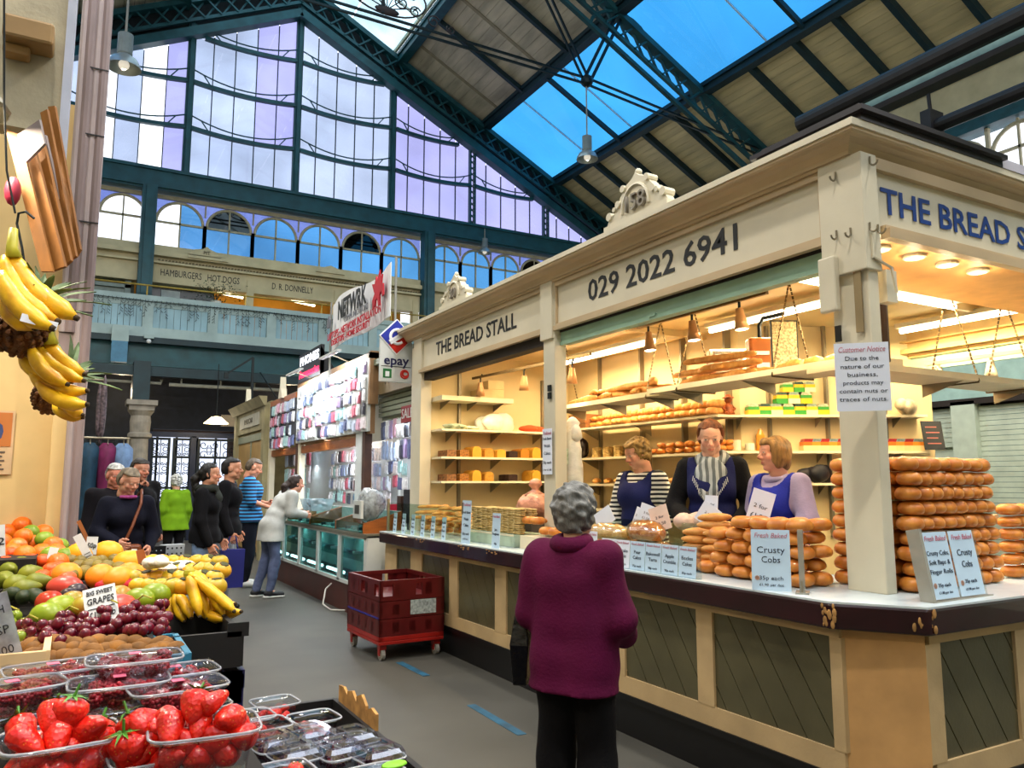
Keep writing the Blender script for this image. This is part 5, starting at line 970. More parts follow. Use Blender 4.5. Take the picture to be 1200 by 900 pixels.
G().tube([(W*.26+W*.12*cos(t), -.026, H_*.13+W*.12*sin(t)) for t in np.linspace(0, 2*pi, 16)], .009, 5).ob('red_ring', DR, ep); text('C', .1, DR, ep, (W*.26, -.026, H_*.13), bold=.006)
G().bar((W/2, 0, .1), (W/2+.1, 0, .1), .02).ob('fixing', METAL, ep)
# LED sign on top
A = aX(350, 437, 3.3); B = aX(376, 412, 3.3); ls = thing('led_sign', 'small black LED sign with white and pink letters on top of the phone stall', 'sign', (3.3, (A.y+B.y)/2, 3.16), RL); W = abs(A.y-B.y)
G().box(-W/2, W/2, 0, .06, 0, .5).prism([(-.0, 0), (.3, 0), (.0, .48)], W/2-.02, W/2, 'x').ob('housing', mat('led_black', '0c0e18', .4), ls); text('PHONES', .2, EMW, ls, (0, -.004, .36), width=W*.85, bold=.005); text('Accessories', .17, EMR, ls, (0, -.004, .14), width=W*.9, bold=.004)
# things on the counter
tb = thing('plastic_tub', 'pale blue clear plastic tub of small items by the white-shirted woman', 'tub', (3.0, 10.95, 1.1)); G().add([(x*s, y*s2, z) for z, s, s2 in ((0, .13, .22), (.16, .17, .28)) for x, y in ((-1, -1), (1, -1), (1, 1), (-1, 1))], [(3, 2, 1, 0), (0, 1, 5, 4), (1, 2, 6, 5), (2, 3, 7, 6), (3, 0, 4, 7)]).ob('tub_wall', mat('tub_blue', '9cb8c4', .2, alpha=.6), tb)
for k in range(14): G().ball((random.uniform(-.1, .1), random.uniform(-.18, .18), random.uniform(.05, .16)), (.04, .05, .02), 7, 5).ob('cable_coil', mat('coil_'+str(k % 2), ('22262c', 'c8ccd0')[k % 2], .4), tb)
cb = blob_bag('clear_bag', (3.02, 8.75, 1.1), (.16, .25, .2), mat('clear_plastic', 'c4ccd0', .12, var=.3, ns=20, alpha=.55, bump=.6, bs=20), 'crinkled clear plastic bag with a framed picture on the phone counter')
o = thing('picture_box', 'small boxed gadget with a dark picture inside the clear plastic bag', 'box', (2.86, 8.75, 1.08), RL); G().box(-.14, .14, 0, .03, 0, .2).ob('box_body', WHP, o); G().box(-.08, .08, -.003, 0, .05, .15).ob('picture', mat('dark_picture', '40403c', .4), o)
cr_ = thing('cable_loop', 'loose white cable curling on the floor by the phone counter base', 'cable', (2.72, 9.2, .012)); G().tube([(.12, .4, .25), (.02, .3, .2), (-.05, .15, .05), (0, 0, 0), (.12, -.1, 0), (.2, -.25, 0)], .01, 6).ob('cable_run', mat('cable_white', 'b8b4ac', .5), cr_)
lamp('phone_glow', 'AREA', (4.2, 11.6, 2.9), 200, (.88, .95, 1), 2.5, sy=.6, rot=(0, 0, 0)); lamp('phone_glow', 'AREA', (4.0, 9.1, 2.2), 35, (.9, .96, 1), 1.0, sy=.4)
for k, y in enumerate((10.6, 12.6)):  # strip lights on arms, added to brighten the case board
    t = thing('added_floodlight', ['nearer', 'farther'][k]+' slim white strip light added to brighten the phone case board', 'light', (3.02, y, 3.24)); G().bar((.3, 0, -.08), (0, 0, .02), .015).ob('arm', METAL, t); G().box(-.03, .03, -.45, .45, 0, .025).ob('housing', WHP, t); lamp('added_flood_glow', 'AREA', (0, 0, -.006), 30, (.92, .96, 1), .05, rot=(0, -.3, 0), sy=.85, parent=t)
for y in (8.9, 12): t = thing('strip_light', 'cool white fluorescent strip inside the phone stall, ' + ('near' if y < 10 else 'far')+' bay', 'light', (3.9, y, 2.9)); G().tube([(0, -.6, 0), (0, .6, 0)], .025, 8).ob('tube', COOL, t)
# stall beyond
cs = thing('cream_stall', 'weathered cream stall with a pointed finial beyond the phone stall', 'stall', (0, 0, 0)); CW = mat('weathered_cream', '9a916c', .7, var=.2, ns=3)
G().box(3.25, 3.35, 15.75, 19, 2.55, 3.05).sweep([(0, 3.0), (0, 3.18), (.16, 3.18), (.05, 3.0)], [(3.25, 19.2), (3.25, 15.7)]).ob('fascia', CW, cs); G().box(3.35, 5.5, 15.75, 19, 3.0, 3.1).box(5.3, 5.4, 15.75, 19, 0, 3).box(3.3, 5.4, 18.9, 19, 0, 3).ob('shell', CW, cs)
for y in (15.85, 18.9): G().box(3.22, 3.38, y-.12, y+.12, 0, 3.0).ob('post', CW, cs)
G().box(3.23, 3.25, 16.3, 18.4, 2.66, 2.92).ob('name_board', mat('name_board_grey', 'a4a292', .6), cs); text('RADCAR', .16, INK, cs, (3.225, 17.4, 2.79), (pi/2, 0, RL), width=.9)
G().box(3.3, 3.34, 15.97, 18.78, .1, 2.35).ob('ply_shutter', mat('ply', 'a98852', .6, var=.15, ns=2), cs); G().box(3.28, 3.36, 15.97, 18.78, 2.35, 2.5).box(3.28, 3.36, 17.3, 17.36, .1, 2.4).ob('roller_box', PG, cs)
for y, z in ((14.6, 3.03), (17.9, 3.15)): G().prism([(-.14, 0), (.14, 0), (.1, .1), (.05, .18), (0, .4), (-.05, .18), (-.1, .1)], -.05, .05, 'x').ob('finial', CR, cs, loc=(3.3, y, z))
lamp('cream_glow', 'POINT', (4.3, 16.8, 2.6), 20, (1, .85, .6), .3)
# red-white garment on dummy near gate
dm = thing('shop_dummy', 'red football shirt on a stand in the far doorway', 'clothing', (3.85, 19.8, .9)); G().lathe([(.1, 0), (.2, .05), (.2, .4), (.24, .55), (.2, .62), (.08, .68), (.06, .75)], 14, sq=(1, .55)).ob('shirt', mat('football_red', 'a01a24', .7), dm, smooth=True); G().ball((0, 0, .86), (.09, .1, .12)).ob('head', mat('dummy_head', '8c94a8', .5), dm, smooth=True); G().cyl((0, 0, -.9), (0, 0, 0), .03).ob('stand', IRON, dm)
# ---- red crates on a dolly
RC = mat('crate_red', '580d0e', .4, var=.15, ns=6); RD = mat('dolly_red', '9c1c14', .35, var=.15)
P0 = aZ(468, 772, 0); th = radians(16)
dl = thing('crate_dolly', 'red plastic dolly on grey castors under the stacked crates', 'dolly', (2.60, 6.82, 0), .03)
Lx, Ly = .30, .40
fr = G().box(-Lx, Lx, -Ly, Ly, .13, .16).box(-Lx, -Lx+.05, -Ly, Ly, .16, .2).box(Lx-.05, Lx, -Ly, Ly, .16, .2).box(-Lx, Lx, -Ly, -Ly+.05, .16, .2).box(-Lx, Lx, Ly-.05, Ly, .16, .2).ob('frame', RD, dl, bev=.006)
for sx in (-1, 1):
    for sy in (-1, 1):
        c = G().box(-.03, .03, -.03, .03, .09, .13).box(-.028, -.02, -.02, .02, .04, .1).box(.02, .028, -.02, .02, .04, .1).ob('castor', RD, dl, loc=(sx*.25, sy*.34, 0)); G().cyl((-.016, 0, .048), (.016, 0, .048), .048, n=18).ob('wheel', mat('wheel_grey', '8c8880', .5), c); G().cyl((-.02, 0, .048), (.02, 0, .048), .02, n=12).ob('hub', mat('hub_white', 'c8c4bc', .4), c)
def crate(z, h, lab, extra=None):
    t = thing('bread_crate', lab, 'crate', (2.60, 6.82, z), .03); X, Y = Lx, Ly; tk = .018
    for nm, ax, s in (('side_wall', 'x', -1), ('side_wall', 'x', 1), ('end_wall', 'y', -1), ('end_wall', 'y', 1)):
        g = G(); Ln = Y if ax == 'x' else X; cells = 5 if ax == 'x' else 4
        def bx(a, b, z0, z1, t0=tk):
            if ax == 'x': x = s*X; g.box(min(x, x-s*t0), max(x, x-s*t0), a, b, z0, z1)
            else: y = s*Y; g.box(a, b, min(y, y-s*t0), max(y, y-s*t0), z0, z1)
        bx(-Ln, Ln, 0, h*.22); bx(-Ln, Ln, h*.8, h, tk*1.5); bx(-Ln, Ln, h*.22, h*.8, .004) if extra != 'open' else None
        for k in range(cells+1): c = -Ln+k*2*Ln/cells; bx(max(-Ln, c-.03), min(Ln, c+.03), h*.22, h*.8)
        if extra == 'open': bx(-Ln*.55, -Ln*.1, h*.22, h*.8) ; bx(Ln*.3, Ln, h*.22, h*.8)
        g.ob(nm, RC, t)
    G().box(-X+.02, X-.02, -Y+.02, Y-.02, 0, .012).ob('crate_floor', RC, t); return t
crate(.20, .14, 'bottom red plastic bread crate of the stack on the dolly'); c2 = crate(.345, .14, 'middle red plastic bread crate with a torn paper label'); crate(.49, .17, 'top open red plastic bread crate of the stack', 'open')
G().box(-.02, .22, -Ly-.004, -Ly-.001, .02, .14).ob('paper_label', mat('torn_paper', 'b0b8b4', .7, var=.3, ns=40), c2)
G().box(-Lx-.003, -Lx, -.38, .38, .0, .012).ob('blue_strap', mat('strap_blue', '2c2c98', .4), c2)
# ---- clothes rail at back left
ra = thing('clothes_rail', 'metal clothes rail beside the left pillar', 'rail', (.3, 10.9, 0)); G().tube([(-.4, 0, 2.03), (.3, 0, 2.03)], .015).tube([(.28, 0, 0), (.28, 0, 2.05)], .015).tube([(-.38, 0, 0), (-.38, 0, 2.75), (-.02, 0, 2.75)], .015).ob('rail_tube', METAL, ra)
def garment(x, c, lab, h=1.0, s=1.):
    t = thing('hanging_garment', lab, 'clothing', (x*.8+.26, 10.9, .98)); g = G(); N = 16; vs = []
    for i, (r, z) in enumerate(((.19, 0), (.18, .3), (.17, .6), (.19, .78), (.13, .92), (.03, .99))):
        vs += [((.1+.02*sin(5*a+i))*cos(a)*s*(1 if i < 5 else .5), r*sin(a)*(1+.06*sin(7*a)), z*h) for a in np.linspace(0, 2*pi, N, endpoint=False)]
    g.add(vs, [(i*N+k, i*N+(k+1) % N, (i+1)*N+(k+1) % N, (i+1)*N+k) for i in range(5) for k in range(N)]); g.add([vs[0]], []); g.ob('cloth', mat('gm'+c, c, .8, var=.25, ns=8), t, smooth=True, fix=False); G().tube([(0, -.1, .97*h), (0, 0, 1.0*h), (0, 0, 1.04), (0, .02, 1.06)], .006, 5).ob('hanger', METAL, t)
garment(-.12, '123c54', 'dark teal jacket on the rail, left of the purple one'); garment(.12, '6a1248', 'magenta-purple jacket on the rail'); garment(.34, '6a88b0', 'light blue garment at the right end of the rail')
lg = blob_bag('bead_strings', (.26, 10.9, 2.1), (.06, .06, .42), mat('bead_mix', '6a5a60', .5, var=.5, ns=30, col2='1a141c'), 'long bunch of patterned scarves hanging beside the pillar', 'scarves', 8)


for y, p in ((9.1, 10), (11.8, 16), (14.5, 10)): lamp('bay_fill', 'AREA', (3.5, y, 2.05), p, (.9, .96, 1), 1.2, sy=.1, rot=(0, .5, pi/2*0))  # added lights without fittings, brightening the phone bays
# ================================================================ THE FRUIT STALL ON THE LEFT
MAV = mat('mauve_moulding', '8a7a7c', .4, var=.15, ns=3, stretch=(6, 6, 1)); MAV2 = mat('mauve_light', 'a99c9e', .35, var=.12, ns=3); CWL = mat('warm_cream_wall', 'dcbf86', .6, var=.06)
fs_ = thing('fruit_stall_frame', 'cream and mauve corner post, header and back board of the fruit stall on the left', 'stall', (0, 4.3, 0))
G().box(-2.2, -.10, .1, .15, 0, 3.4).ob('back_board', CWL, fs_); G().box(-.10, -.02, 0, .12, 0, 2.75).ob('pilaster', CWL, fs_, bev=.004)
for k, (x, r, m) in enumerate(((-.085, .018, MAV2), (-.055, .026, MAV), (-.02, .02, MAV2), (.012, .024, MAV))): G().tube([(x, -.02, 0 if k > 1 else 2.2), (x, -.02, 4.6)], r, 10).ob('post_moulding', m, fs_)
G().box(-.10, .03, -.02, .1, 2.0, 4.6).box(-.02, .03, -.01, .1, 0, 2.0).ob('post_core', MAV, fs_)
for z in (1.9, 2.3, 2.75, 3.2, 3.55): G().box(-.05, .035, -.045, -.04, z, z+.006).ob('post_band', INK, fs_)
G().box(-1.2, -.125, -.9, -.8, 2.83, 4.2).ob('header_board', mat('cream_header', 'b8ae92', .6, var=.15, ns=5, bump=.2), fs_); G().box(-.13, -.10, -.92, -.8, 2.7, 4.2).ob('header_edge', mat('pale_edge', 'b0b6c8', .5), fs_)
G().box(-.33, -.165, -1.02, -.9, 3.13, 3.22).box(-.33, -.24, -.97, -.9, 3.09, 3.13).ob('corbel', mat('corbel_tan', '9c7c4c', .6), fs_, bev=.012)
G().box(-1.2, -.315, -2.4, -2.3, 1.9, 4.0).ob('near_board', mat('pale_edge'), fs_)
po = thing('wall_poster', 'small blue and orange poster with text on the fruit stall wall at the frame edge', 'poster', (-.315, 4.39, 1.52)); G().box(-.1, .06, -.004, 0, 0, .3).ob('sheet', mat('poster_cream', 'd8b890', .6), po); G().box(-.09, .05, -.007, -.004, .13, .29).ob('orange_field', mat('poster_orange', 'c87838', .6), po); G().ball((-.02, -.006, .2), (.045, .002, .06)).ob('blue_emblem', mat('poster_blue', '3c4c80', .6), po)
for k in range(5): G().box(-.07, .03-.01*(k % 2), -.007, -.004, .02+.02*k, .028+.02*k).ob('text_line', mat('poster_ink', '6a5a50', .6), po)
# hanging bundle of brown paper bags
BP_ = mat('brown_paper', '9a6428', .55, var=.25, ns=6, stretch=(3, 3, 1)); GP = mat('grey_paper', 'a09494', .5, var=.15)
hbp = thing('paper_bag_bundle', 'bundle of long brown paper bags hanging above the bananas', 'paper bags', tuple(aD(45, 215, 2.35)))
def quad3(par, pts, D, m, nm, th=.012):
    P = [aD(u, v, d)-par.location for (u, v), d in zip(pts, D)]; n = (P[1]-P[0]).cross(P[2]-P[0]).normalized()*th
    G().add(P+[p+n for p in P], [(0, 1, 2, 3), (7, 6, 5, 4), (0, 4, 5, 1), (1, 5, 6, 2), (2, 6, 7, 3), (3, 7, 4, 0)]).ob(nm, m, par)
for pts, d in ((((6, 150), (23, 158), (62, 318), (48, 318)), 2.35), (((23, 185), (40, 172), (76, 312), (60, 318)), 2.38), (((40, 172), (49, 160), (83, 305), (75, 312)), 2.42), (((47, 132), (55, 128), (89, 300), (81, 305)), 2.46), (((56, 125), (64, 124), (94, 292), (89, 300)), 2.5)): quad3(hbp, pts, [d, d, d-.05, d-.05], BP_, 'brown_sheet')
for pts, d in ((((20, 158), (46, 140), (52, 168), (30, 190)), 2.33), (((49, 160), (53, 158), (86, 302), (82, 305)), 2.43)): quad3(hbp, pts, [d]*4, GP, 'grey_sheet')
rb = tag(G().ball((0, 0, 0), (.022, .02, .045)).ob('red_tag', mat('tag_red', '8c1834', .5), None, smooth=True, loc=aD(15, 224, 2.3)), 'red and black cloth tag hanging beside the brown paper bundle', 'tag')
wh = thing('wire_hook', 'bent wire hook holding up the banana bunches', 'hook', tuple(aD(35, 290, 2.05))); q = [aD(u, v, 2.08)-wh.location for u, v in ((30, 318), (26, 290), (20, 262), (22, 250), (30, 248), (40, 256))]; G().tube(q, .0035, 5).tube([aD(u, v, 2.08)-wh.location for u, v in ((18, 250), (8, 200), (5, 120), (5, 0))], .003, 5).ob('wire', IRON, wh)
# bananas
YEL = mat('banana_yellow', 'f4c61c', .4, var=.14, ns=20, coat=.1, col2='c48a10'); YG = mat('banana_green', 'b8b02c', .45, var=.2, ns=10); BTIP = mat('banana_tip', '3a2a14', .8)
def banana(g, P, r=.02, n=7):
    """P: three control points"""
    a, b, c = map(Vector, P); N = 11; pts = []; rr = []
    for i in range(N):
        t = i/(N-1); pts.append(a*(1-t)**2 + b*2*t*(1-t) + c*t*t); f = min(1, .32+ 2.6*t) if t < .3 else (1 if t < .8 else 1-(t-.8)*3.2); rr.append(r*max(.3, f))
    g.k = 0; g.tube(pts, rr, n); d = (pts[-1]-pts[-2]).normalized(); g.k = 1; g.tube([pts[-1], pts[-1]+d*r*.35], [r*.36, r*.3], 6); return g
def hang(lab, stalk, lst, D, r=.021):
    s = aD(*stalk, D); t = thing('banana_bunch', lab, 'bananas', tuple(s))
    for k, pts in enumerate(lst):
        dd = (k % 3)*.03; P = [aD(u, v, D-dd+(.0 if i else .02))-s for i, (u, v) in enumerate(pts)]; banana(G(), P, r*(1.1 if k == 0 else 1)).ob('banana', [YEL, BTIP], t, smooth=True)
    P = [aD(u, v, D)-s for u, v in (stalk, (stalk[0]+2, stalk[1]+12))]; G().tube([P[0]+Vector((0, 0, .05)), P[0], P[1]], [.01, .014, .02], 7).ob('stalk', YG, t, smooth=True)
hang('upper hanging bunch of large yellow bananas at the left edge', (14, 290), [((12, 292), (18, 332), (72, 366)), ((6, 300), (8, 350), (66, 376)), ((2, 318), (10, 362), (60, 384)), ((34, 330), (50, 352), (88, 372)), ((0, 340), (6, 370), (40, 384))], 2.0, .026)
hang('lower hanging bunch of yellow bananas beside the mauve post', (58, 392), [((56, 396), (58, 420), (98, 438)), ((44, 402), (50, 432), (97, 446)), ((36, 404), (42, 436), (78, 450)), ((24, 412), (34, 440), (72, 448)), ((36, 438), (56, 462), (101, 458)), ((44, 448), (64, 476), (101, 474))], 2.15, .02)
hang('small lowest hanging bunch of bananas under the second pineapple', (74, 466), [((64, 470), (70, 486), (96, 489)), ((74, 468), (84, 482), (96, 486))], 2.25, .018)
# pineapples
PINE = mat('pineapple_skin', '7a4a1c', .6, var=.4, ns=30, col2='3c2410'); PLF = mat('pineapple_leaf', '5c7448', .5, var=.3, ns=8)
def pineapple(lab, body, top, D, r, leaves, L_=.16):
    b = aD(*body, D); c = aD(*top, D); t = thing('pineapple', lab, 'pineapple', tuple(b)); ax = (c-b).normalized(); R = Vector((0, 0, 1)).rotation_difference(ax).to_matrix().to_4x4(); h = r*1.25
    g = G(); g.M = R; N = 11
    g.ball((0, 0, 0), (r*.93, r*.93, h), 16, 10)
    for i in range(N):
        z = -h+2*h*(i+.5)/N; rr = r*sqrt(max(.02, 1-(z/h)**2))*.98; m = max(4, int(14*rr/r))
        for k in range(m): a = 2*pi*(k+.5*(i % 2))/m; g.ball((rr*cos(a), rr*sin(a), z), r*.16, 5, 4)
    g.ob('fruit_body', PINE, t)
    for k in range(leaves):
        a = k*2.4; tl = .2+.9*(k/leaves); d = Vector((cos(a)*sin(tl), sin(a)*sin(tl), cos(tl))); s = Vector((-sin(a), cos(a), 0)); Lk = L_*random.uniform(.7, 1.1); g = G(); g.M = R; base = Vector((0, 0, h*.9)); pts = []
        for j in range(6): f = j/5; p = base+d*Lk*f+Vector((cos(a), sin(a), -.4))*Lk*.35*f*f; w_ = .016*(1-f)**.7*(.8+.6*f)+.001; pts += [p-s*w_, p+Vector((0, 0, -.004)), p+s*w_]
        g.add(pts, [(j*3+i, j*3+i+1, j*3+i+4, j*3+i+3) for j in range(5) for i in range(2)]); o = g.ob('crown_leaf', PLF, t, fix=False); 
    return t
pineapple('upper pineapple hanging behind the large bananas, leaves spreading right', (27, 385), (64, 318), 2.12, .062, 22, .15)
pineapple('lower pineapple hanging behind the second banana bunch', (62, 462), (88, 428), 2.35, .05, 18, .13)
tag(G().box(-.05, .03, 0, .002, 0, .02).ob('paper_tag', PAPER, None, loc=aD(50, 383, 1.93), rot=(0, .2, 0)), 'small white tag between the upper bananas and the pineapple', 'tag')
# ---- benches and boxes under the fruit
def zs(v): return float(np.interp(v, [600, 620, 640, 660, 690, 720, 750, 780], [1.32, 1.27, 1.215, 1.175, 1.13, 1.09, 1.05, 1.02]))
bn2 = thing('fruit_bench', 'stepped dark bench carrying the heaped fruit', 'bench', (0, 0, 0)); DKB = mat('dark_bench', '17120f', .8)
G().box(-1.4, .36, 1.1, 2.3, .85, .93).box(-1.4, .26, 2.25, 2.75, .85, 1.0).box(-1.4, .30, 2.7, 3.2, .85, 1.06).box(-1.4, .2, 3.2, 4.15, .85, 1.12).box(-1.4, -.1, 3.45, 4.2, 1.1, 1.2).box(.1, .34, 3.1, 3.35, .85, 1.02).ob('step', DKB, bn2)
for x, y in ((-.9, 1.3), (.25, 1.5), (.2, 3.8), (-.9, 4.0)): G().box(x-.04, x+.04, y-.04, y+.04, 0, .85).ob('leg', DKB, bn2)
def openbox(nm, lab, x0, x1, y0, y1, z0, h, m, cat='box', rz=0, parts=None):
    t = thing(nm, lab, cat, ((x0+x1)/2, (y0+y1)/2, z0), rz); X, Y = (x1-x0)/2, (y1-y0)/2; tk = .008
    for s in (-1, 1): G().box(s*X-tk, s*X+tk, -Y, Y, 0, h).ob('side', m, t); G().box(-X, X, s*Y-tk, s*Y+tk, 0, h).ob('end', m, t)
    G().box(-X, X, -Y, Y, 0, .01).ob('base', m, t); return t
BK = mat('black_card', '0e0d0e', .6, var=.2)
bx1 = openbox('banana_box', 'black cardboard box full of bananas at the end of the fruit bench', .22, .46, 2.45, 2.85, .95, .10, BK)
G().box(.08, .14, -.208, -.2, .085, .125).ob('box_tab', BK, bx1)
BLC = mat('crate_blue', '141c50', .5, var=.2)
for k in range(3):
    t = thing('fruit_crate', ['lowest', 'middle', 'top'][k]+' dark blue plastic crate under the banana box', 'crate', (.345, 2.72, .05+k*.30)); 
    for s in (-1, 1):
        for j in range(4): G().box(s*.12-.006, s*.12+.006, -.28+j*.15, -.2+j*.15, .0, .28).ob('side_slat', BLC, t)
        G().box(s*.12-.008, s*.12+.008, -.28, .28, .24, .29).box(s*.12-.008, s*.12+.008, -.28, .28, 0, .05).ob('side_rail', BLC, t)
        G().box(-.12, .12, s*.28-.006, s*.28+.006, .2, .29).box(-.12, .12, s*.28-.006, s*.28+.006, 0, .06).box(-.12, -.05, s*.28-.006, s*.28+.006, 0, .29).box(.05, .12, s*.28-.006, s*.28+.006, 0, .29).ob('end_panel', BLC, t)
    G().box(-.12, .12, -.28, .28, 0, .01).ob('base', BLC, t)
tag(G().box(-.03, .03, 0, .003, -.025, .025).ob('paper_label', PAPER, None, loc=aD(222, 768, 2.25), rot=(0, .15, 0)), 'small white paper tag on the dark crates beside the kiwis', 'tag')
openbox('blue_punnet_box', 'light blue plastic box edge between the kiwis and the banana box', .235, .285, 2.2, 2.5, .93, .12, mat('blue_plastic', '2c7898', .4))
openbox('wooden_tray', 'pale wooden tray of green grapes at the left frame edge', -.5, -.03, 2.3, 2.65, 1.0, .07, mat('pale_timber'), 'tray')
# ---- fruit shapes
def fmesh(nm, m, r, el=(1, 1, 1), dent=0., n=14, mm=9, jit=.0, pear=0.):
    g = G(); g.ball((0, 0, 0), tuple(r*e for e in el), n, mm, jit=jit); v = []
    for x, y, z in g.v:
        t = z/(r*el[2]); f = 1-pear*max(0, t)**1; dd = -dent*r*math.exp(-((x*x+y*y)/(r*r))*9)*(1 if z > 0 else -1); v.append((x*f, y*f, z*(1+pear*.35*max(0, t))+dd))
    g.v = v; return g.mesh(nm, m, True)
F = {}
def fm(k, *a, **b): F[k] = fmesh(*a, **b)
fm('orange', 'orange', mat('orange_skin', 'f27a10', .4, var=.12, ns=8, bump=.25, bs=150, col2='dc5806', coat=.1), .04, dent=.08); fm('clem', 'clementine', mat('clementine_skin', 'f0601c', .4, var=.12, ns=8, bump=.2, bs=150, col2='e04410'), .031, (1, 1, .88), .1)
fm('lime', 'lime_mango', mat('green_mango', '8ca028', .4, var=.2, ns=5, col2='5c7c1c'), .036, (1.15, 1, .95)); fm('kiwi', 'kiwi', mat('kiwi_skin', 'a06820', .75, var=.25, ns=9, bump=.2, col2='4c300c'), .026, (1.25, .95, .95)); fm('khaki', 'brown_lime', mat('khaki_skin', '8a7a24', .5, var=.3, ns=6, col2='5c4a14'), .027, (1.1, 1, .95))
fm('melon', 'melon', mat('melon_skin', 'eeb414', .45, var=.12, ns=5, bump=.15, bs=30, col2='d48c0c'), .058, (1.15, .95, .85)); fm('omelon', 'orange_melon', mat('omelon_skin', 'f29a1c', .45, var=.12, ns=5, col2='dc7410'), .05, (1.1, 1, .9)); fm('mango', 'mango', mat('mango_skin', 'c03c1c', .35, var=.2, ns=5, col2='8c9420'), .042, (1.2, .95, .9)); fm('gmango', 'mango', mat('gmango_skin', 'a0ac20', .35, var=.2, ns=4, col2='6c8418'), .044, (1.25, .95, .85)); fm('pink', 'red_mango', mat('pink_skin', 'e0503c', .35, var=.2, ns=5, col2='c03830'), .05, (1.3, .9, .75))
fm('fig', 'plum', mat('fig_skin', '2c1824', .35, var=.2), .03, (1.2, 1, .9)); fm('persim', 'persimmon', mat('persimmon_skin', 'd8a41c', .35, var=.25, ns=6, col2='9c8c1c', coat=.1), .031, (1, 1, .85), .12); fm('persim2', 'persimmon', mat('persimmon_skin2', 'e8881c', .35, var=.2, ns=6, col2='c8a020'), .031, (1, 1, .85), .12); fm('pear', 'pear', mat('pear_skin', '8c8c20', .45, var=.25, ns=8, col2='5c6818'), .034, (1, 1, 1.25), pear=.45); fm('tomato', 'tomato', mat('tomato_red', 'd0301c', .25, var=.15, col2='a83418'), .042, (1.1, 1, .9), .1)
fm('grape', 'grape', mat('grape_red', '7c1428', .25, var=.35, ns=40, col2='3c0c20', coat=.2), .0165, (1, 1, 1.12), n=9, mm=6); fm('ggrape', 'grape', mat('grape_green', '8ca030', .25, var=.2), .015, (1, 1, 1.15), n=9, mm=6)
CAL = G().lathe([(.001, .004), (.014, .003), (.016, 0)], 6).mesh('calyx', mat('calyx_dark', '3c3c14', .7))
cnt = {}
def fruit(k, u, v, lab, grp, s=1., zz=None, rot=None, d=0.):
    p = aZ(u, v, zs(v) if zz is None else zz); o = put(F[k].name.split('.')[0], F[k], tuple(p), rot or (random.uniform(-.5, .5), random.uniform(-.5, .5), random.random()*6), lab, 'fruit', grp, s); return o
def field(k, us, vs, su, sv, lab, grp, jit=.25, s=1., skip=None, dz=0.):
    OR = ['rearmost', 'second', 'third', 'fourth', 'fifth', 'sixth', 'seventh']
    v = vs[0]; r = 0
    while v <= vs[1]:
        u = us[0]+(su/2 if r % 2 else 0)
        while u <= us[1]:
            if not (skip and skip(u, v)): fruit(k, u+random.uniform(-jit, jit)*su, v+random.uniform(-jit, jit)*sv, lab + ', ' + OR[r] + ' row', grp + ', row %d' % (r+1), s*random.uniform(.92, 1.08), zz=zs(v)+dz)
            u += su
        v += sv; r += 1
field('orange', (-5, 70), (605, 650), 18, 11, 'orange in the top heap at the left by the stall wall', 'oranges in the top heap', skip=lambda u, v: u > 42+(v-600)*.8)
for u, v in ((30, 604), (8, 605)): fruit('orange', u, v, 'orange on the crown of the heap beneath the hand-written card', 'oranges on the crown of the heap', zz=1.318)
field('clem', (2, 82), (647, 682), 14, 10, 'red-orange clementine in the band in front of the oranges', 'clementines', skip=lambda u, v: v > 664 and u < 50 or u > 40+(v-640)*2)
for u, v, k, l in ((52, 632, 'lime', 'green mango at the top right of the oranges'), (70, 640, 'lime', 'brown-green mango beside the mauve post'), (36, 624, 'lime', 'small yellow-green apple among the oranges'), (60, 650, 'lime', 'small lime-green fruit right of the oranges'), (77, 652, 'lime', 'bright green lime right of the oranges, under the slim card'), (68, 660, 'orange', 'large orange right of the clementines'), (78, 674, 'omelon', 'large yellow-orange melon in the middle of the stall'), (76, 688, 'pink', 'pinkish red mango below the large orange melon'), (80, 699, 'fig', 'dark purple plum, left of two'), (90, 693, 'fig', 'dark purple plum, right of two'), (126, 648, 'melon', 'yellow melon beneath the leather handbag'), (153, 660, 'melon', 'yellow melon with a dark eye beside the brown paper strip'), (96, 650, 'melon', 'pale yellow melon behind the slim card'), (118, 676, 'omelon', 'orange melon left of the pair on red tissue'), (140, 679, 'omelon', 'orange melon, middle of the group on red tissue'), (152, 674, 'omelon', 'orange melon, rearmost on red tissue'), (58, 706, 'tomato', 'orange-red mango left of the grape card'), (55, 721, 'gmango', 'green and yellow mango at the left of the red grapes'), (86, 707, 'mango', 'orange-red mango touching the grape card'), (100, 712, 'mango', 'red mango partly behind the grape card'), (72, 712, 'gmango', 'green mango between two red ones'), (140, 700, 'mango', 'orange mango right of the grape card'), (163, 703, 'gmango', 'large lime-green mango above the grapes'), (182, 697, 'gmango', 'green mango right of the large lime-green one'), (138, 711, 'pink', 'red mango just above the right grapes'), (125, 705, 'mango', 'brown-red mango behind the grape card')): fruit(k, u, v, l, None, rot=(0, 0, random.random()*3))
field('khaki', (84, 150), (658, 672), 12, 7, 'small brownish green fruit between the melons', 'brownish green fruit', skip=lambda u, v: 108 < u < 118 and v < 662 or u > 140 and v < 668)
for k, (u, v, a) in enumerate(((10, 668, .4), (26, 662, 1.4), (36, 672, 1.9), (6, 680, .2), (20, 684, 2.0), (44, 682, 1.2), (30, 690, 1.6), (2, 664, 1))): fruit('pear', u, v, 'green-brown pear in the box left of the clementines', 'pears', rot=(1.4, 0, a))
for k, (u, v) in enumerate(((12, 697), (28, 700), (42, 699))): fruit('lime', u, v, 'dark green avocado in front of the pears', 'avocados', .9).data = fmesh('avocado', mat('avocado_skin', '2c3c1c', .5, var=.2), .03, (1.4, .9, .9)) if k == 0 else bpy.data.meshes['avocado']
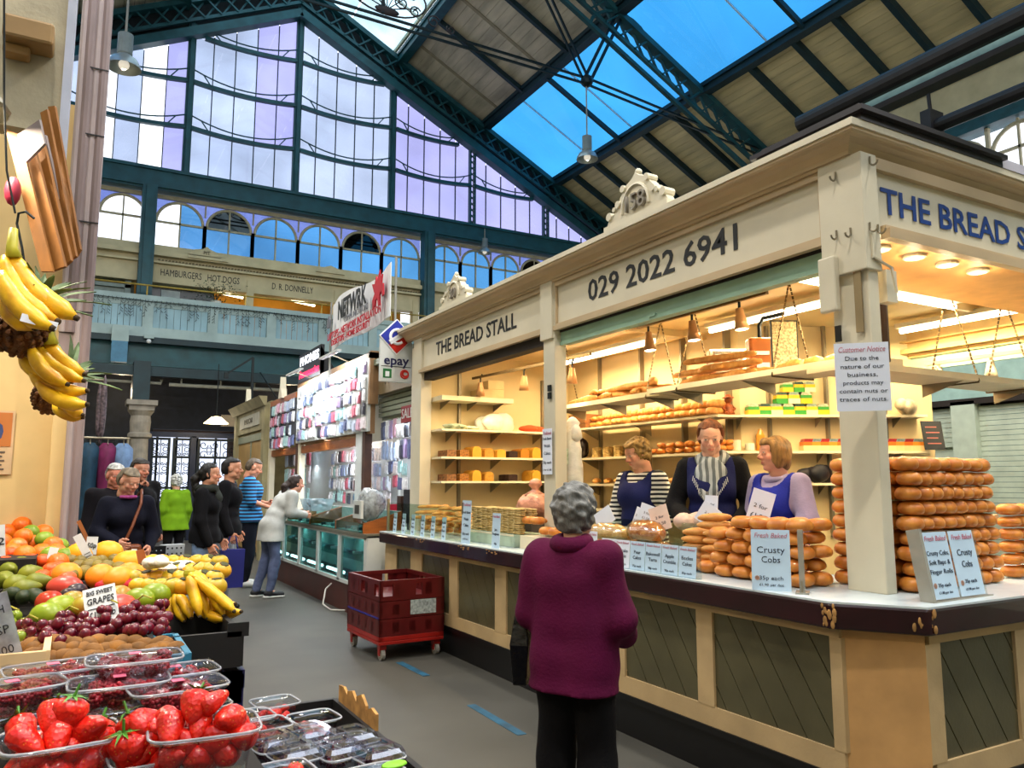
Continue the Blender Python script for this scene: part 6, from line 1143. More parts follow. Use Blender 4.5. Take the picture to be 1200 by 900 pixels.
for r in range(4):
    for c in range(8):
        u = 166+c*13-r*3+(6 if r % 2 else 0); v = 659+r*9.5
        if u > 262: continue
        o = fruit(random.choice(('persim', 'persim', 'persim2')), u, v, 'yellow-green persimmon in the tray behind the bananas, ' + ['rearmost', 'second', 'third', 'front'][r] + ' row', 'persimmons row %d' % r, 1.12); c_ = link('calyx', CAL, o, 0, (0, 0, .022)); 
# bananas in the box
for (s, lst, l) in (((222, 672), [((224, 672), (244, 676), (250, 724)), ((222, 672), (235, 680), (243, 724)), ((226, 674), (252, 692), (262, 721)), ((228, 678), (258, 700), (274, 716)), ((220, 675), (226, 690), (234, 722))], 'tall fanned bunch of yellow bananas in the black box'), ((204, 695), [((203, 695), (196, 706), (199, 728)), ((205, 696), (206, 710), (216, 728)), ((207, 698), (216, 704), (224, 724))], 'small left bunch of bananas in the black box'), ((236, 706), [((236, 708), (256, 722), (282, 717)), ((236, 704), (252, 712), (275, 708)), ((232, 710), (240, 722), (262, 726))], 'low right bunch of bananas lying along the black box')):
    b = aD(*s, 2.62); t = thing('banana_bunch', l, 'bananas', tuple(b))
    for k, P in enumerate(lst): banana(G(), [aD(u, v, 2.62-.05*(i == 2)-.02*k)-b for i, (u, v) in enumerate(P)], .0185).ob('banana', [YEL, BTIP], t, smooth=True)
    G().ball((0, 0, 0), (.02, .015, .02)).ob('stalk', YG, t)
# grapes as bunches
def gbunch(lab, pts, k='grape'):
    c = aZ(*pts[0], zs(pts[0][1])); t = thing('grape_bunch', lab, 'grapes', tuple(c))
    for (u, v) in pts: 
        p = aZ(u, v, zs(v)+random.uniform(-.012, .014))-c; o = link('grape', F[k], t, 0, p, (random.random(), random.random(), 0)); o.scale = (random.uniform(.85, 1.1),)*3
    a = aZ(pts[0][0]+20, pts[0][1]-8, zs(pts[0][1])+.03)-c; b = Vector((0, 0, .01)); G().tube([b, (a+b)/2+Vector((0, 0, .015)), a], .0025, 5).ob('stem', mat('grape_stem', 'a09838', .6), t)
def gp_(u0, u1, v0, v1, su=9, sv=7.5):
    R = []; v = v0; r = 0
    while v <= v1:
        u = u0+(su/2 if r % 2 else 0)
        while u <= u1: R.append((u+random.uniform(-2, 2), v+random.uniform(-1.5, 1.5))); u += su
        v += sv; r += 1
    return R
gbunch('bunch of dark red grapes at the left, below the green mango', gp_(24, 75, 732, 752)); gbunch('bunch of dark red grapes below the hand-written grape card', gp_(70, 118, 722, 752)); gbunch('bunch of red grapes in the middle right of the card', gp_(118, 160, 716, 745)); gbunch('bunch of bright red grapes at the right end by the bananas', gp_(158, 198, 708, 742)); gbunch('bunch of green grapes in the pale tray at the left edge', gp_(2, 26, 722, 748), 'ggrape')
field('kiwi', (35, 206), (756, 778), 13.5, 8, 'brown kiwi fruit in the row in front of the grapes', 'kiwis', s=1.0)
# tissue, paper, bag
for (u, v, z, r, c, l) in ((183, 664, 1.19, (.045, .05, .022), 'd0ccc0', 'crumpled white tissue paper behind the persimmons'), (208, 668, 1.16, (.06, .08, .02), 'dcd8c8', 'crumpled pale tissue right of the larger crumple'), (140, 692, 1.11, (.1, .04, .03), 'c8142c', 'bright red tissue under the orange melons')):
    p = aZ(u, v, z); blob_bag('tissue_paper', tuple(p), r, mat('tissue_'+c, c, .6, bump=.8, bs=40), l, 'paper', 6)
tag(G().box(-.008, .008, -.003, .003, 0, .13).ob('price_stake', mat('stake_brown', '9c5c2c', .6), None, loc=aZ(107, 642, 1.2), rot=(0, -.45, 0)), 'brown wooden stake leaning behind the melons', 'stake'); tag(G().box(-.014, .014, -.003, .003, 0, .12).ob('price_stake', mat('stake_brown'), None, loc=aZ(172, 682, 1.12), rot=(0, -.25, 0)), 'brown paper-wrapped stake between melon and persimmons', 'stake')
# hand-written cards
WP = mat('hand_card', 'd4d8da', .5, var=.08, ns=20); HI = mat('marker_ink', '20222c', .6)
def hcard(u, v, D, w_, h, tilt, lines, lab, lean=.1, m=WP):
    t = thing('price_card', lab, 'sign', tuple(aD(u, v, D)), rot=(-lean, tilt, -.1)); G().box(-w_/2, w_/2, 0, .002, 0, h).ob('card', m, t)
    for k, (s, f, z) in enumerate(lines): text(s, f*h, HI, t, (0, -.002, z*h), ext=.0004, width=w_*.82, bold=.0004, shear=.1)
    if lines: G().box(-w_*.4, w_*.42, -.003, 0, h*.42, h*.43).ob('underline', HI, t)
hcard(121, 730, 2.3, .088, .115, -.22, [('BIG SWEET', .16, .85), ('GRAPES', .24, .62), ('£1.20 lb', .26, .24)], 'hand-written GRAPES £1.20 card standing in the red grapes', .5)
hcard(44, 708, 2.5, .075, .05, .3, [('£1.50', .5, .5)], 'small tilted hand-written card behind the orange-red mango', .9)
hcard(38, 612, 3.8, .075, .12, -.2, [('ORANGES', .2, .7), ('5 for £1', .2, .3)], 'pinkish hand-written card at the top of the oranges', .1, mat('pink_card', 'b89880', .6))
hcard(113, 670, 3.0, .03, .16, -.5, [('-', .1, .5)], 'long slim white card edge leaning over the melons', .1); hcard(106, 650, 3.1, .04, .07, .05, [('50p', .4, .5)], 'small upright card right of the slim leaning one', .1); hcard(58, 660, 3.0, .03, .06, .2, [], 'blank small card between the clementines and the orange', .2); hcard(156, 652, 3.2, .02, .03, .1, [], 'tiny card on the stake beside the yellow melon', .2)
hcard(1, 655, 3.0, .03, .13, -.1, [('2', .3, .5)], 'white card cut by the left frame edge among the oranges', .1)
cb2 = thing('plastic_bag_sign', 'clear plastic sleeve with black hand-written prices at the left edge above the raspberries', 'sleeve', tuple(aD(12, 790, 1.9)), rot=(.1, -.28, .1)); G().box(-.05, .035, 0, .003, 0, .2).ob('sleeve', mat('sleeve_plastic', 'c8ccd8', .15, alpha=.7, var=.3, ns=20), cb2)
for z, s in ((.16, 'FRESH'), (.11, 'RASP'), (.06, '£1.00')): text(s, .03, HI, cb2, (-.01, -.002, z), ext=.0004, width=.06)
# ---- berries
RASP = mat('raspberry_red', 'a80c24', .4, var=.3, ns=40, col2='6c0818'); STR = mat('strawberry_red', 'ee2410', .3, var=.2, ns=30, col2='b00c0c', bump=.12, bs=300, coat=.3); LEAF = mat('strawberry_leaf', '4c8c2c', .5, var=.25, ns=20)
def rasp():
    g = G(); g.ball((0, 0, 0), .0085, 7, 5)
    for i in range(5):
        z = -.007+.0038*i; r = .0085*sqrt(max(.1, 1-(z/.0105)**2)); m = max(3, int(8*r/.0085))
        for k in range(m): a = 2*pi*(k+.5*(i % 2))/m; g.ball((r*cos(a), r*sin(a), z), .0038, 5, 4)
    return g.mesh('raspberry', RASP, True)
RM = rasp(); BM_ = RM.copy(); BM_.name = 'blackberry'; BM_.materials[0] = mat('blackberry_dark', '4c0c2c', .35, var=.35, ns=40, col2='240818')
def straw(nm, r, L_):
    g = G(); pr = [(.001, -L_*.62), (r*.3, -L_*.56), (r*.62, -L_*.38), (r*.86, -L_*.12), (r, L_*.1), (r*.92, L_*.27), (r*.6, L_*.37), (.002, L_*.36)]
    return g.lathe(pr, 14, sq=(1, .86)).mesh(nm, STR, True)
def seeds(m):
    t = m.node_tree; l = t.links.new; b = t.nodes['Principled BSDF']; src = b.inputs['Base Color'].links[0].from_socket; tc = t.nodes.new('ShaderNodeTexCoord'); v = t.nodes.new('ShaderNodeTexVoronoi'); v.inputs['Scale'].default_value = 170; l(tc.outputs['Object'], v.inputs['Vector'])
    r = t.nodes.new('ShaderNodeMapRange'); r.inputs[1].default_value = .10; r.inputs[2].default_value = .18; r.inputs[3].default_value = 1; r.inputs[4].default_value = 0; l(v.outputs['Distance'], r.inputs[0]); x = t.nodes.new('ShaderNodeMix'); x.data_type = 'RGBA'; x.inputs[7].default_value = (*hx('e08030'), 1); l(r.outputs[0], x.inputs[0]); l(src, x.inputs[6]); l(x.outputs[2], b.inputs['Base Color'])
    p = t.nodes.new('ShaderNodeBump'); p.inputs['Strength'].default_value = .7; p.inputs['Distance'].default_value = .002; l(v.outputs['Distance'], p.inputs['Height']); l(p.outputs[0], b.inputs['Normal'])
seeds(STR)
SM = [straw('strawberry', .021, .05), straw('strawberry', .023, .046), straw('strawberry', .018, .052)]
g = G()
for k in range(9): a = k*2*pi/9; g.add([(0, 0, .002), (.008*cos(a-.3), .008*sin(a-.3), .003), (.021*cos(a), .021*sin(a), -.002+.003*(k % 3)), (.008*cos(a+.3), .008*sin(a+.3), .003)], [(0, 1, 2, 3)])
g.tube([(0, 0, 0), (.003, .002, .014)], .0015, 4); LM = g.mesh('leaf_cap', LEAF, False, False)
PLS = glass('punnet_plastic', 'f2f4f8', .16, rough=.05, ns=30, mot=.1); FILM = glass('punnet_film', 'f6f6fc', .2, rough=.14, ns=25, mot=.14)
def punnet_mesh(X, Y, h, nm='tray'):
    g = G(); n = 20
    def ring(s, z, o=0): return [((X-.02)*s*(1 if True else 1)*np.sign(cos(a))*abs(cos(a))**.4+o*cos(a), (Y-.0)*s*np.sign(sin(a))*abs(sin(a))**.4+o*sin(a), z) for a in np.linspace(0, 2*pi, n, endpoint=False)]
    rings = [ring(.82, .0), ring(.86, h*.3), ring(.93, h*.75), ring(1, h), ring(1.0, h, .008), ring(1.0, h-.006, .009)]
    vs = [p for r in rings for p in r]; g.add(vs, [(i*n+k, i*n+(k+1) % n, (i+1)*n+(k+1) % n, (i+1)*n+k) for i in range(5) for k in range(n)] + [tuple(range(n))]); return g.mesh(nm, PLS, True, False)
RIM = mat('rim_gloss', 'c8ccd4', .15, alpha=.55)
def punnet(loc, rz, lab, X, Y, h, lid=None, tilt=0., group=None):
    t = thing('fruit_punnet', lab, 'punnet', loc, rot=(tilt, 0, rz), group=group); link('tray', punnet_mesh(X, Y, h), t)
    n = 24; pts = [(((X-.02)+.006)*np.sign(cos(a))*abs(cos(a))**.4, (Y+.006)*np.sign(sin(a))*abs(sin(a))**.4, h) for a in np.linspace(0, 2*pi, n, endpoint=False)]; G().tube(pts, .0028, 5, closed=True).ob('rim', RIM, t, smooth=True)
    if lid == 'film':
        g = G(); m = 12; vs = []
        for i in range(m):
            for j in range(m): x = -1+2*i/(m-1); y = -1+2*j/(m-1); vs.append((x*(X-.016), y*Y, h+.003+.004*sin(9*x+3*y)*(1-x*x)+random.uniform(0, .003)))
        g.add(vs, [(i*m+j, (i+1)*m+j, (i+1)*m+j+1, i*m+j+1) for i in range(m-1) for j in range(m-1)]).ob('film_lid', FILM, t, smooth=True, fix=False)
        G().box(-.012, .012, -.012, .012, h+.008, h+.009).ob('sticker', mat('sticker_pink', 'd86080', .5), t)
    if lid == 'dome':
        g = G(); k = 20
        def ring(s, z): return [((X-.015)*s*np.sign(cos(a))*abs(cos(a))**.35, Y*s*np.sign(sin(a))*abs(sin(a))**.35, z) for a in np.linspace(0, 2*pi, k, endpoint=False)]
        R_ = [ring(1.05, h), ring(1, h+.012), ring(.88, h+.022), ring(.62, h+.022), ring(.58, h+.03), ring(.4, h+.03), ring(.36, h+.025)]; g.add([p for r in R_ for p in r], [(i*k+q, i*k+(q+1) % k, (i+1)*k+(q+1) % k, (i+1)*k+q) for i in range(6) for q in range(k)] + [tuple(range(6*k, 7*k))]).ob('clamshell_lid', glass('clamshell', 'eceef8', .3, rough=.08, ns=30, mot=.15), t, fix=False)
    return t
def fill(loc, rz, X, Y, h, me, n, lab, grp, sc_=1., cap=0., top=True, name=None, cat='fruit'):
    c, s = cos(rz), sin(rz); k = 0; r = 1
    dz = .6*sc_
    for i in range(n):
        x, y = random.uniform(-.78, .78)*(X-.03), random.uniform(-.82, .82)*(Y-.008); lay = i/n; z = .012+lay*h if not top else .016+(h-.026)*(.3+.7*lay)
        m = random.choice(me) if isinstance(me, list) else me
        o = put(m.name.split('.')[0], m, (loc[0]+c*x-s*y, loc[1]+s*x+c*y, loc[2]+z), (random.uniform(0, 3), random.uniform(0, 3), random.random()*6), lab, 'fruit', grp, sc_*random.uniform(.9, 1.1))
        if cap and random.random() < cap: link('leaf_cap', LM, o, 0, (0, 0, .017))
rl_ = [((158, 770), 1.985, .0, 'topmost wrapped raspberry punnet at the back right of the pile', 1.06), ((140, 797), 1.86, .0, 'wrapped raspberry punnet in the centre of the pile', 1.03), ((62, 782), 1.99, .15, 'wrapped raspberry punnet behind and left of the central one', 1.03), ((14, 803), 1.8, .25, 'wrapped raspberry punnet at the left edge under the plastic sleeve', 1.03), ((208, 802), 1.86, .1, 'wrapped raspberry punnet right of the central one', 1.02), ((205, 785), 2.05, .1, 'small-lidded raspberry punnet behind the right one', 1.0), ((52, 828), 1.72, .2, 'lower wrapped raspberry punnet at the left, under two others', .97), ((140, 830), 1.74, .05, 'lower wrapped raspberry punnet under the central one', .96), ((215, 826), 1.74, .1, 'lower wrapped raspberry punnet at the right of the second layer', .95)]
for (u, v), D, rz, lab, z in rl_:
    p = aZ(u, v, z+.05); L0 = (p.x, p.y, z-.005+.0); X, Y, h = .108, .06, .055
    punnet(L0, rz, lab, X, Y, h, 'film'); fill(L0, rz, X, Y, h, RM, 30, 'raspberry inside the ' + lab, 'raspberries in ' + lab, 1.35, top=True)
for (u, v), rz, lab, z, n in (((72, 862), .1, 'large open strawberry punnet at the bottom left corner', .985, 13), ((240, 850), -.08, 'heaped open strawberry punnet at the bottom centre-left', .99, 16), ((160, 876), .05, 'strawberry punnet between the two heaped ones', .955, 9)):
    p = aZ(u, v, z+.07); L0 = (p.x, p.y, z); X, Y, h = (.105, .07, .07) if n > 10 else (.06, .07, .06); punnet(L0, rz, lab, X, Y, h)
    c, s = cos(rz), sin(rz); k = 0
    for lay in range(4):
        for i in range((3, 3, 2, 1)[lay]*2 if n > 10 else 3):
            x = (-.8+1.6*((i % 3)+.5*(lay % 2))/2.4)*(X-.035); y = (-.5+1.0*(i//3)+random.uniform(-.15, .15))*(Y-.02)
            if lay == 3: x *= .5; y *= .5
            z = L0[2]+.025+lay*.028; o = put('strawberry', random.choice(SM), (L0[0]+c*x-s*y, L0[1]+s*x+c*y, z), (random.uniform(.8, 2.3), random.uniform(-.5, .5), random.random()*6), 'strawberry in the ' + ORD[lay] + ' layer of the ' + lab.replace('strawberry punnet', 'punnet'), 'fruit', 'strawberries %d in ' % lay + lab, random.uniform(1.15, 1.38))
            if lay > 0 and random.random() < .55: o.rotation_euler = (random.uniform(-.9, .3), random.uniform(-.6, .6), 0); link('leaf_cap', LM, o, 0, (0, 0, .0175)).scale = (1.15, 1.15, 1.3)
tag(G().box(-.03, .03, 0, .003, -.02, .03).ob('brown_card_tag', mat('brown_card'), None, loc=aD(145, 868, 1.5), bev=.003), 'small brown card between the two front strawberry punnets', 'tag')
# lower front tray
lt = openbox('berry_tray', 'black tray with torn brown card edge holding the small berry punnets', .37, .76, 1.35, 2.5, .72, .09, BK, 'tray', rz=0)
g = G(); 
for k in range(4): y = .2+k*.085; g.prism([(y, .08), (y+.085, .08), (y+.085, .12+random.uniform(0, .03)), (y+.04, .1+random.uniform(.03, .06)), (y, .12+random.uniform(0, .02))], .197, .205, 'x')
g.ob('torn_edge', mat('torn_card', 'b88848', .8, var=.3, ns=20), lt); 
sup = thing('berry_table', 'low dark table under the berry tray', 'table', (.54, 1.9, 0)); G().box(-.2, .2, -.6, .58, .66, .72).ob('table_top', DKB, sup)
for x in (-.15, .15):
    for y in (-.5, .5): G().box(x-.02, x+.02, y-.02, y+.02, 0, .66).ob('leg', DKB, sup)
ob_ = [((322, 822), 'open punnet of small strawberries at the back of the low tray', 14), ((292, 838), 'open strawberry punnet at the back left of the low tray', 9), ((310, 848), 'open strawberry punnet in the second row of the low tray', 11), ((368, 840), 'open strawberry punnet by the torn card edge', 11)]
for (u, v), lab, n in ob_:
    p = aZ(u, v, .84); L0 = (p.x, p.y, .775); punnet(L0, .12, lab, .078, .055, .065); fill(L0, .12, .08, .05, .05, SM, n, 'small strawberry in ' + lab.replace('open ', 'the '), 'strawberries in ' + lab, .62, cap=.25)
for (u, v), lab in (((320, 868), 'clear clamshell of dark berries left of the shiny one'), ((362, 858), 'clear clamshell of dark berries behind the shiny one'), ((412, 862), 'clear clamshell of dark berries nearest the floor side'), ((396, 876), 'shiny bright clamshell of blueberries in the middle'), ((442, 880), 'clear clamshell at the far right of the low tray'), ((346, 880), 'clear clamshell with bright reflections beside the open strawberries')):
    p = aZ(u, v, .83); L0 = (p.x, p.y, .785); punnet(L0, .2, lab, .07, .055, .035, 'dome'); fill(L0, .2, .07, .05, .03, BM_, 16, 'dark berry in the ' + lab, 'dark berries in ' + lab, 1.3)
for (u, v), lab, n in (((330, 893), 'open strawberry punnet at the bottom edge of the frame', 12), ((440, 897), 'strawberry punnet with a lime-green leaf at the bottom edge', 8)):
    p = aZ(u, v, .87); L0 = (p.x, p.y, .79); punnet(L0, .1, lab, .085, .06, .06); fill(L0, .1, .085, .055, .065, SM, n, 'strawberry in the ' + lab[5:] if n > 9 else 'strawberry beside the lime-green leaf', 'strawberries in ' + lab, .8, cap=.15)
put('loose_leaf', G().ball((0, 0, 0), (.03, .02, .006)).mesh('loose_leaf', mat('lime_leaf', '7cc828', .5), True), tuple(aZ(462, 896, .9)), (0, 0, .2), 'lime-green strawberry leaf at the bottom of the frame', 'leaf')
# lamps over the fruit
for k, (x, y, z, p, l) in enumerate(((-.35, 2.6, 2.55, 15, 'over the grapes'), (-.5, 3.7, 2.5, 11, 'over the oranges'), (.1, 1.3, 2.7, 10, 'over the strawberries'))):
    t = thing('shop_lamp', 'warm shaded lamp hanging ' + l, 'lamp', (x, y, z)); G().lathe([(.03, .12), (.06, .1), (.13, 0), (.125, -.01)], 16, cap=False).ob('lamp_shade', METAL, t); G().ball((0, 0, .03), .035).ob('bulb', mat('spot_bulb'), t); G().cyl((0, 0, .12), (0, 0, 1.2), .006, n=5).ob('cord', IRON, t); lamp('fruit_glow', 'AREA', (0, 0, -.02), p, (1, .86, .66), .2, parent=t)
# ================================================================ PEOPLE: smooth-union bodies polygonised with surface nets
def sdf_mesh(prims, h, k=.03, clip=None, noise=0., nf=9.):
    """prims: ('c',a,b,ra,rb) tapered capsule | ('e',c,(rx,ry,rz),R) ellipsoid | ('-e',...) carve.  clip(X,Y,Z)->field to intersect"""
    P = []
    for p in prims:
        if p[0] == 'c': P.append((np.minimum(p[1], p[2])-max(p[3], p[4]), np.maximum(p[1], p[2])+max(p[3], p[4])))
        elif p[0] == 'e': P.append((np.array(p[1])-max(p[2]), np.array(p[1])+max(p[2])))
    lo = np.min([a for a, b in P], 0)-k-2*h-noise; hi = np.max([b for a, b in P], 0)+k+2*h+noise; n = np.ceil((hi-lo)/h).astype(int)+1
    ax = [lo[i]+h*np.arange(n[i]) for i in range(3)]; F_ = np.full(n, 1., np.float32)
    def sub(a, b, m):
        i0 = [max(0, int((a[i]-m-lo[i])/h)) for i in range(3)]; i1 = [min(n[i], int((b[i]+m-lo[i])/h)+2) for i in range(3)]
        sl = tuple(slice(i0[i], i1[i]) for i in range(3)); return sl, np.meshgrid(ax[0][sl[0]], ax[1][sl[1]], ax[2][sl[2]], indexing='ij')
    for p in prims:
        kk = k
        if p[0] == 'c':
            a, b = np.array(p[1], float), np.array(p[2], float); kk = p[5] if len(p) > 5 else k
            sl, (X, Y, Z) = sub(np.minimum(a, b)-max(p[3], p[4]), np.maximum(a, b)+max(p[3], p[4]), kk+2*h); d = b-a; t = np.clip(((X-a[0])*d[0]+(Y-a[1])*d[1]+(Z-a[2])*d[2])/max(1e-9, d@d), 0, 1)
            D = np.sqrt((X-a[0]-t*d[0])**2+(Y-a[1]-t*d[1])**2+(Z-a[2]-t*d[2])**2)-(p[3]+(p[4]-p[3])*t)
        else:
            c, r = np.array(p[1], float), np.array(p[2], float); sl, (X, Y, Z) = sub(c-max(r), c+max(r), k+2*h); V = np.stack([X-c[0], Y-c[1], Z-c[2]], -1)
            if len(p) > 3 and p[3] is not None: V = V @ np.array(p[3])
            q = np.sqrt(((V/r)**2).sum(-1)); q2 = np.sqrt(((V/(r*r))**2).sum(-1))+1e-9; D = q*(q-1)/q2
        A = F_[sl]
        if p[0] == '-e': D = -D; hh = np.clip(kk*.5-np.abs(A-D), 0, None)/(kk*.5); F_[sl] = np.maximum(A, D)+hh*hh*kk*.125
        else: hh = np.clip(kk-np.abs(A-D), 0, None)/kk; F_[sl] = np.minimum(A, D)-hh*hh*kk*.25
    X, Y, Z = np.meshgrid(*ax, indexing='ij')
    if noise:
        q = np.random.RandomState(int(nf)+len(prims)); N_ = 0
        for _ in range(7): d = q.normal(size=3); d *= nf*q.uniform(.6, 1.5)/np.linalg.norm(d); N_ = N_+np.sin(d[0]*X+d[1]*Y+d[2]*Z+q.uniform(0, 6)+1.2*np.sin(.6*(d[1]*X+d[2]*Y+d[0]*Z)))
        F_ += (noise*.45*N_).astype(np.float32)
    if clip is not None: F_ = np.maximum(F_, clip(X, Y, Z))
    S = F_ < 0; c8 = [(i, j, l) for i in (0, 1) for j in (0, 1) for l in (0, 1)]; m = [x-1 for x in n]; cor = {c: F_[c[0]:c[0]+m[0], c[1]:c[1]+m[1], c[2]:c[2]+m[2]] for c in c8}
    s8 = sum((cor[c] < 0).astype(np.int8) for c in c8); act = (s8 > 0) & (s8 < 8); ids = np.full(m, -1, np.int64); I = np.argwhere(act); ids[act] = np.arange(len(I))
    acc = np.zeros((len(I), 3)); ct = np.zeros(len(I)); cv = {c: cor[c][act] for c in c8}
    for a in c8:
        for d in range(3):
            if a[d]: continue
            b = list(a); b[d] = 1; b = tuple(b); va, vb = cv[a], cv[b]; cr = (va < 0) != (vb < 0); t = np.where(cr, va/np.where(cr, va-vb, 1), 0); p = np.tile(np.array(a, float), (len(I), 1)); p[:, d] += t; acc[cr] += p[cr]; ct[cr] += 1
    V = lo+h*(I+acc/ct[:, None]); Q = []
    for d in range(3):
        a = [slice(None)]*3; b = [slice(None)]*3; a[d] = slice(0, -1); b[d] = slice(1, None); fl_ = (S[tuple(a)] != S[tuple(b)]); E_ = np.argwhere(fl_); e1, e2 = [(1, 2), (2, 0), (0, 1)][d]
        E_ = E_[(E_[:, e1] > 0) & (E_[:, e2] > 0) & (E_[:, e1] < m[e1]) & (E_[:, e2] < m[e2])]; ins = S[tuple(E_.T)]
        def g_(o1, o2): q = E_.copy(); q[:, e1] -= o1; q[:, e2] -= o2; return ids[tuple(q.T)]
        q = np.stack([g_(1, 1), g_(0, 1), g_(0, 0), g_(1, 0)], 1); q[~ins] = q[~ins][:, ::-1]; Q.append(q[(q >= 0).all(1)])
    return V, np.concatenate(Q)
def mk(name, parts, mats, parent, col=None):
    V = np.concatenate([p[0] for p in parts]); off = np.cumsum([0]+[len(p[0]) for p in parts]); Q = np.concatenate([p[1]+o for p, o in zip(parts, off)])
    me = bpy.data.meshes.new(name); me.vertices.add(len(V)); me.vertices.foreach_set('co', V.astype('f').ravel()); me.loops.add(len(Q)*4); me.loops.foreach_set('vertex_index', Q.astype('i').ravel()); me.polygons.add(len(Q)); me.polygons.foreach_set('loop_start', np.arange(0, len(Q)*4, 4, dtype='i'))
    me.update(calc_edges=True); me.materials.append(mats)
    if col is not None: a = me.color_attributes.new('Col', 'FLOAT_COLOR', 'POINT'); a.data.foreach_set('color', np.concatenate([col, np.ones((len(V), 1))], 1).astype('f').ravel())
    me.polygons.foreach_set('use_smooth', [True]*len(Q)); return link(name, me, parent)
def rotm(rx=0, ry=0, rz=0): return np.array(Euler((rx, ry, rz)).to_matrix())
SKIN = mat('skin', 'ffffff', .5, var=.03, ns=12, attr='Col', sss=.08, spec=.35)
def head_parts(c, R, s, skin, old=0., male=False):
    """c: head centre, R: 3x3 rotation, face towards +Y"""
    P = lambda x, y, z: tuple(c+R @ (np.array([x, y, z])*s)); E = lambda x, y, z, r, q=None: ('e', P(x, y, z), tuple(np.array(r)*s), R if q is None else R @ q); K = lambda a, b, ra, rb, kk=.012: ('c', P(*a), P(*b), ra*s, rb*s, kk*s)
    pr = [E(0, -.018, .03, (.073, .09, .083)), E(0, .022, -.028, (.058, .064, .078)), E(0, .052, -.09, (.026, .026, .022)), E(.04, .01, -.062, (.026, .04, .03)), E(-.04, .01, -.062, (.026, .04, .03)), E(0, .045, .045, (.058, .045, .05)),
          ('-e', P(.031, .098, .012), (.017*s, .02*s, .013*s), R), ('-e', P(-.031, .098, .012), (.017*s, .02*s, .013*s), R),
          K((0, .078, .02), (0, .106, -.02), .008, .0125), K((-.011, .092, -.028), (.011, .092, -.028), .009, .009), K((-.036, .074, .032), (-.01, .082, .03), .01, .01), K((.036, .074, .032), (.01, .082, .03), .01, .01),
          E(.038, .058, -.022, (.022, .02, .024)), E(-.038, .058, -.022, (.022, .02, .024)), K((-.02, .079, -.053), (.02, .079, -.053), .0065, .0065, .006), K((0, .084, -.052), (0, .083, -.062), .007, .007, .006), K((-.015, .078, -.063), (.015, .078, -.063), .0075, .0075, .006),
          E(.031, .076, .011, (.0135, .013, .0105)), E(-.031, .076, .011, (.0135, .013, .0105)), E(.077, -.006, .0, (.01, .02, .031)), E(-.077, -.006, .0, (.01, .02, .031)), K((0, -.03, -.07), (0, -.03, -.13), .054, .058, .03)]
    V, Q = sdf_mesh(pr, .0048*s, .016*s); L_ = (V-c) @ R / s; sk = np.array(hx(skin)); col = np.tile(sk, (len(V), 1)); x, y, z = L_.T; red = sk*np.array([1.0, .62, .58])
    def blend(mask, cc): col[:] = col*(1-mask[:, None])+cc*mask[:, None]
    g_ = lambda cx, cz, rx, rz: np.clip(1.6-((np.abs(x)-cx)/rx)**2-((z-cz)/rz)**2, 0, 1)*(y > .03)
    blend(g_(.04, -.022, .024, .02)*.4, red); blend(g_(0, -.022, .014, .012)*.35, red); blend(np.clip(1.5-(x/.021)**2-((z+.057)/.0085)**2, 0, 1)*(y > .07)*.75, red*np.array([.85, .6, .65]))
    blend(np.clip(1.4-((np.abs(x)-.031)/.0125)**2-((z-.011)/.0052)**2, 0, 1)*(y > .066), np.array([.62, .58, .54])); blend(np.clip(1.5-((np.abs(x)-.031)/.005)**2-((z-.011)/.005)**2, 0, 1)*(y > .07), np.array([.03, .025, .02]))
    blend(np.clip(1.3-((np.abs(x)-.031)/.017)**2-((z-.034-.0*x)/.0035)**2, 0, 1)*(y > .06)*.7, sk*.35 if not old else sk*.6); blend(np.clip(1.4-((np.abs(x)-.031)/.014)**2-((z-.018)/.0018)**2, 0, 1)*(y > .06)*.6, sk*.3)
    return V, Q, col
def hand_parts(w_, d, nrm, side, curl=.5, s=1.):
    """w_: wrist, d: direction to the knuckles, nrm: back-of-hand normal, side: +1/-1 thumb side"""
    w_ = np.array(w_, float); d = np.array(d, float); d /= np.linalg.norm(d); nrm = np.array(nrm, float); nrm -= d*(nrm@d); nrm /= np.linalg.norm(nrm); sd = np.cross(d, nrm)*side; pr = []
    for k, (o, L_, r) in enumerate(((.032, .068, .0085), (.011, .078, .009), (-.011, .072, .0085), (-.031, .056, .0075))):
        kn = w_+d*.088*s+sd*o*s; pr.append(('c', w_+sd*o*.5*s, kn, .016*s, .0115*s)); p = kn; a = curl*.5
        for j, f in enumerate((.45, .31, .24)): a += curl*(.55, .75, .5)[j]; q = p+(d*cos(a)-nrm*sin(a))*L_*f*s; pr.append(('c', p, q, r*(1-.1*j)*s, r*(.9-.1*j)*s, .006)); p = q
    th = w_+d*.02*s+sd*.022*s; t1 = th+(d*.6+sd*.75-nrm*.25)*.04*s; t2 = t1+(d*.85+sd*.3-nrm*.35)*.03*s; t3 = t2+(d*.9+sd*.05-nrm*.4)*.024*s
    pr += [('c', th, t1, .015*s, .011*s), ('c', t1, t2, .0105*s, .0095*s), ('c', t2, t3, .0095*s, .0075*s), ('c', w_-d*.05*s, w_+d*.02*s, .023*s, .024*s, .02)]
    return sdf_mesh(pr, .0042*s, .011)
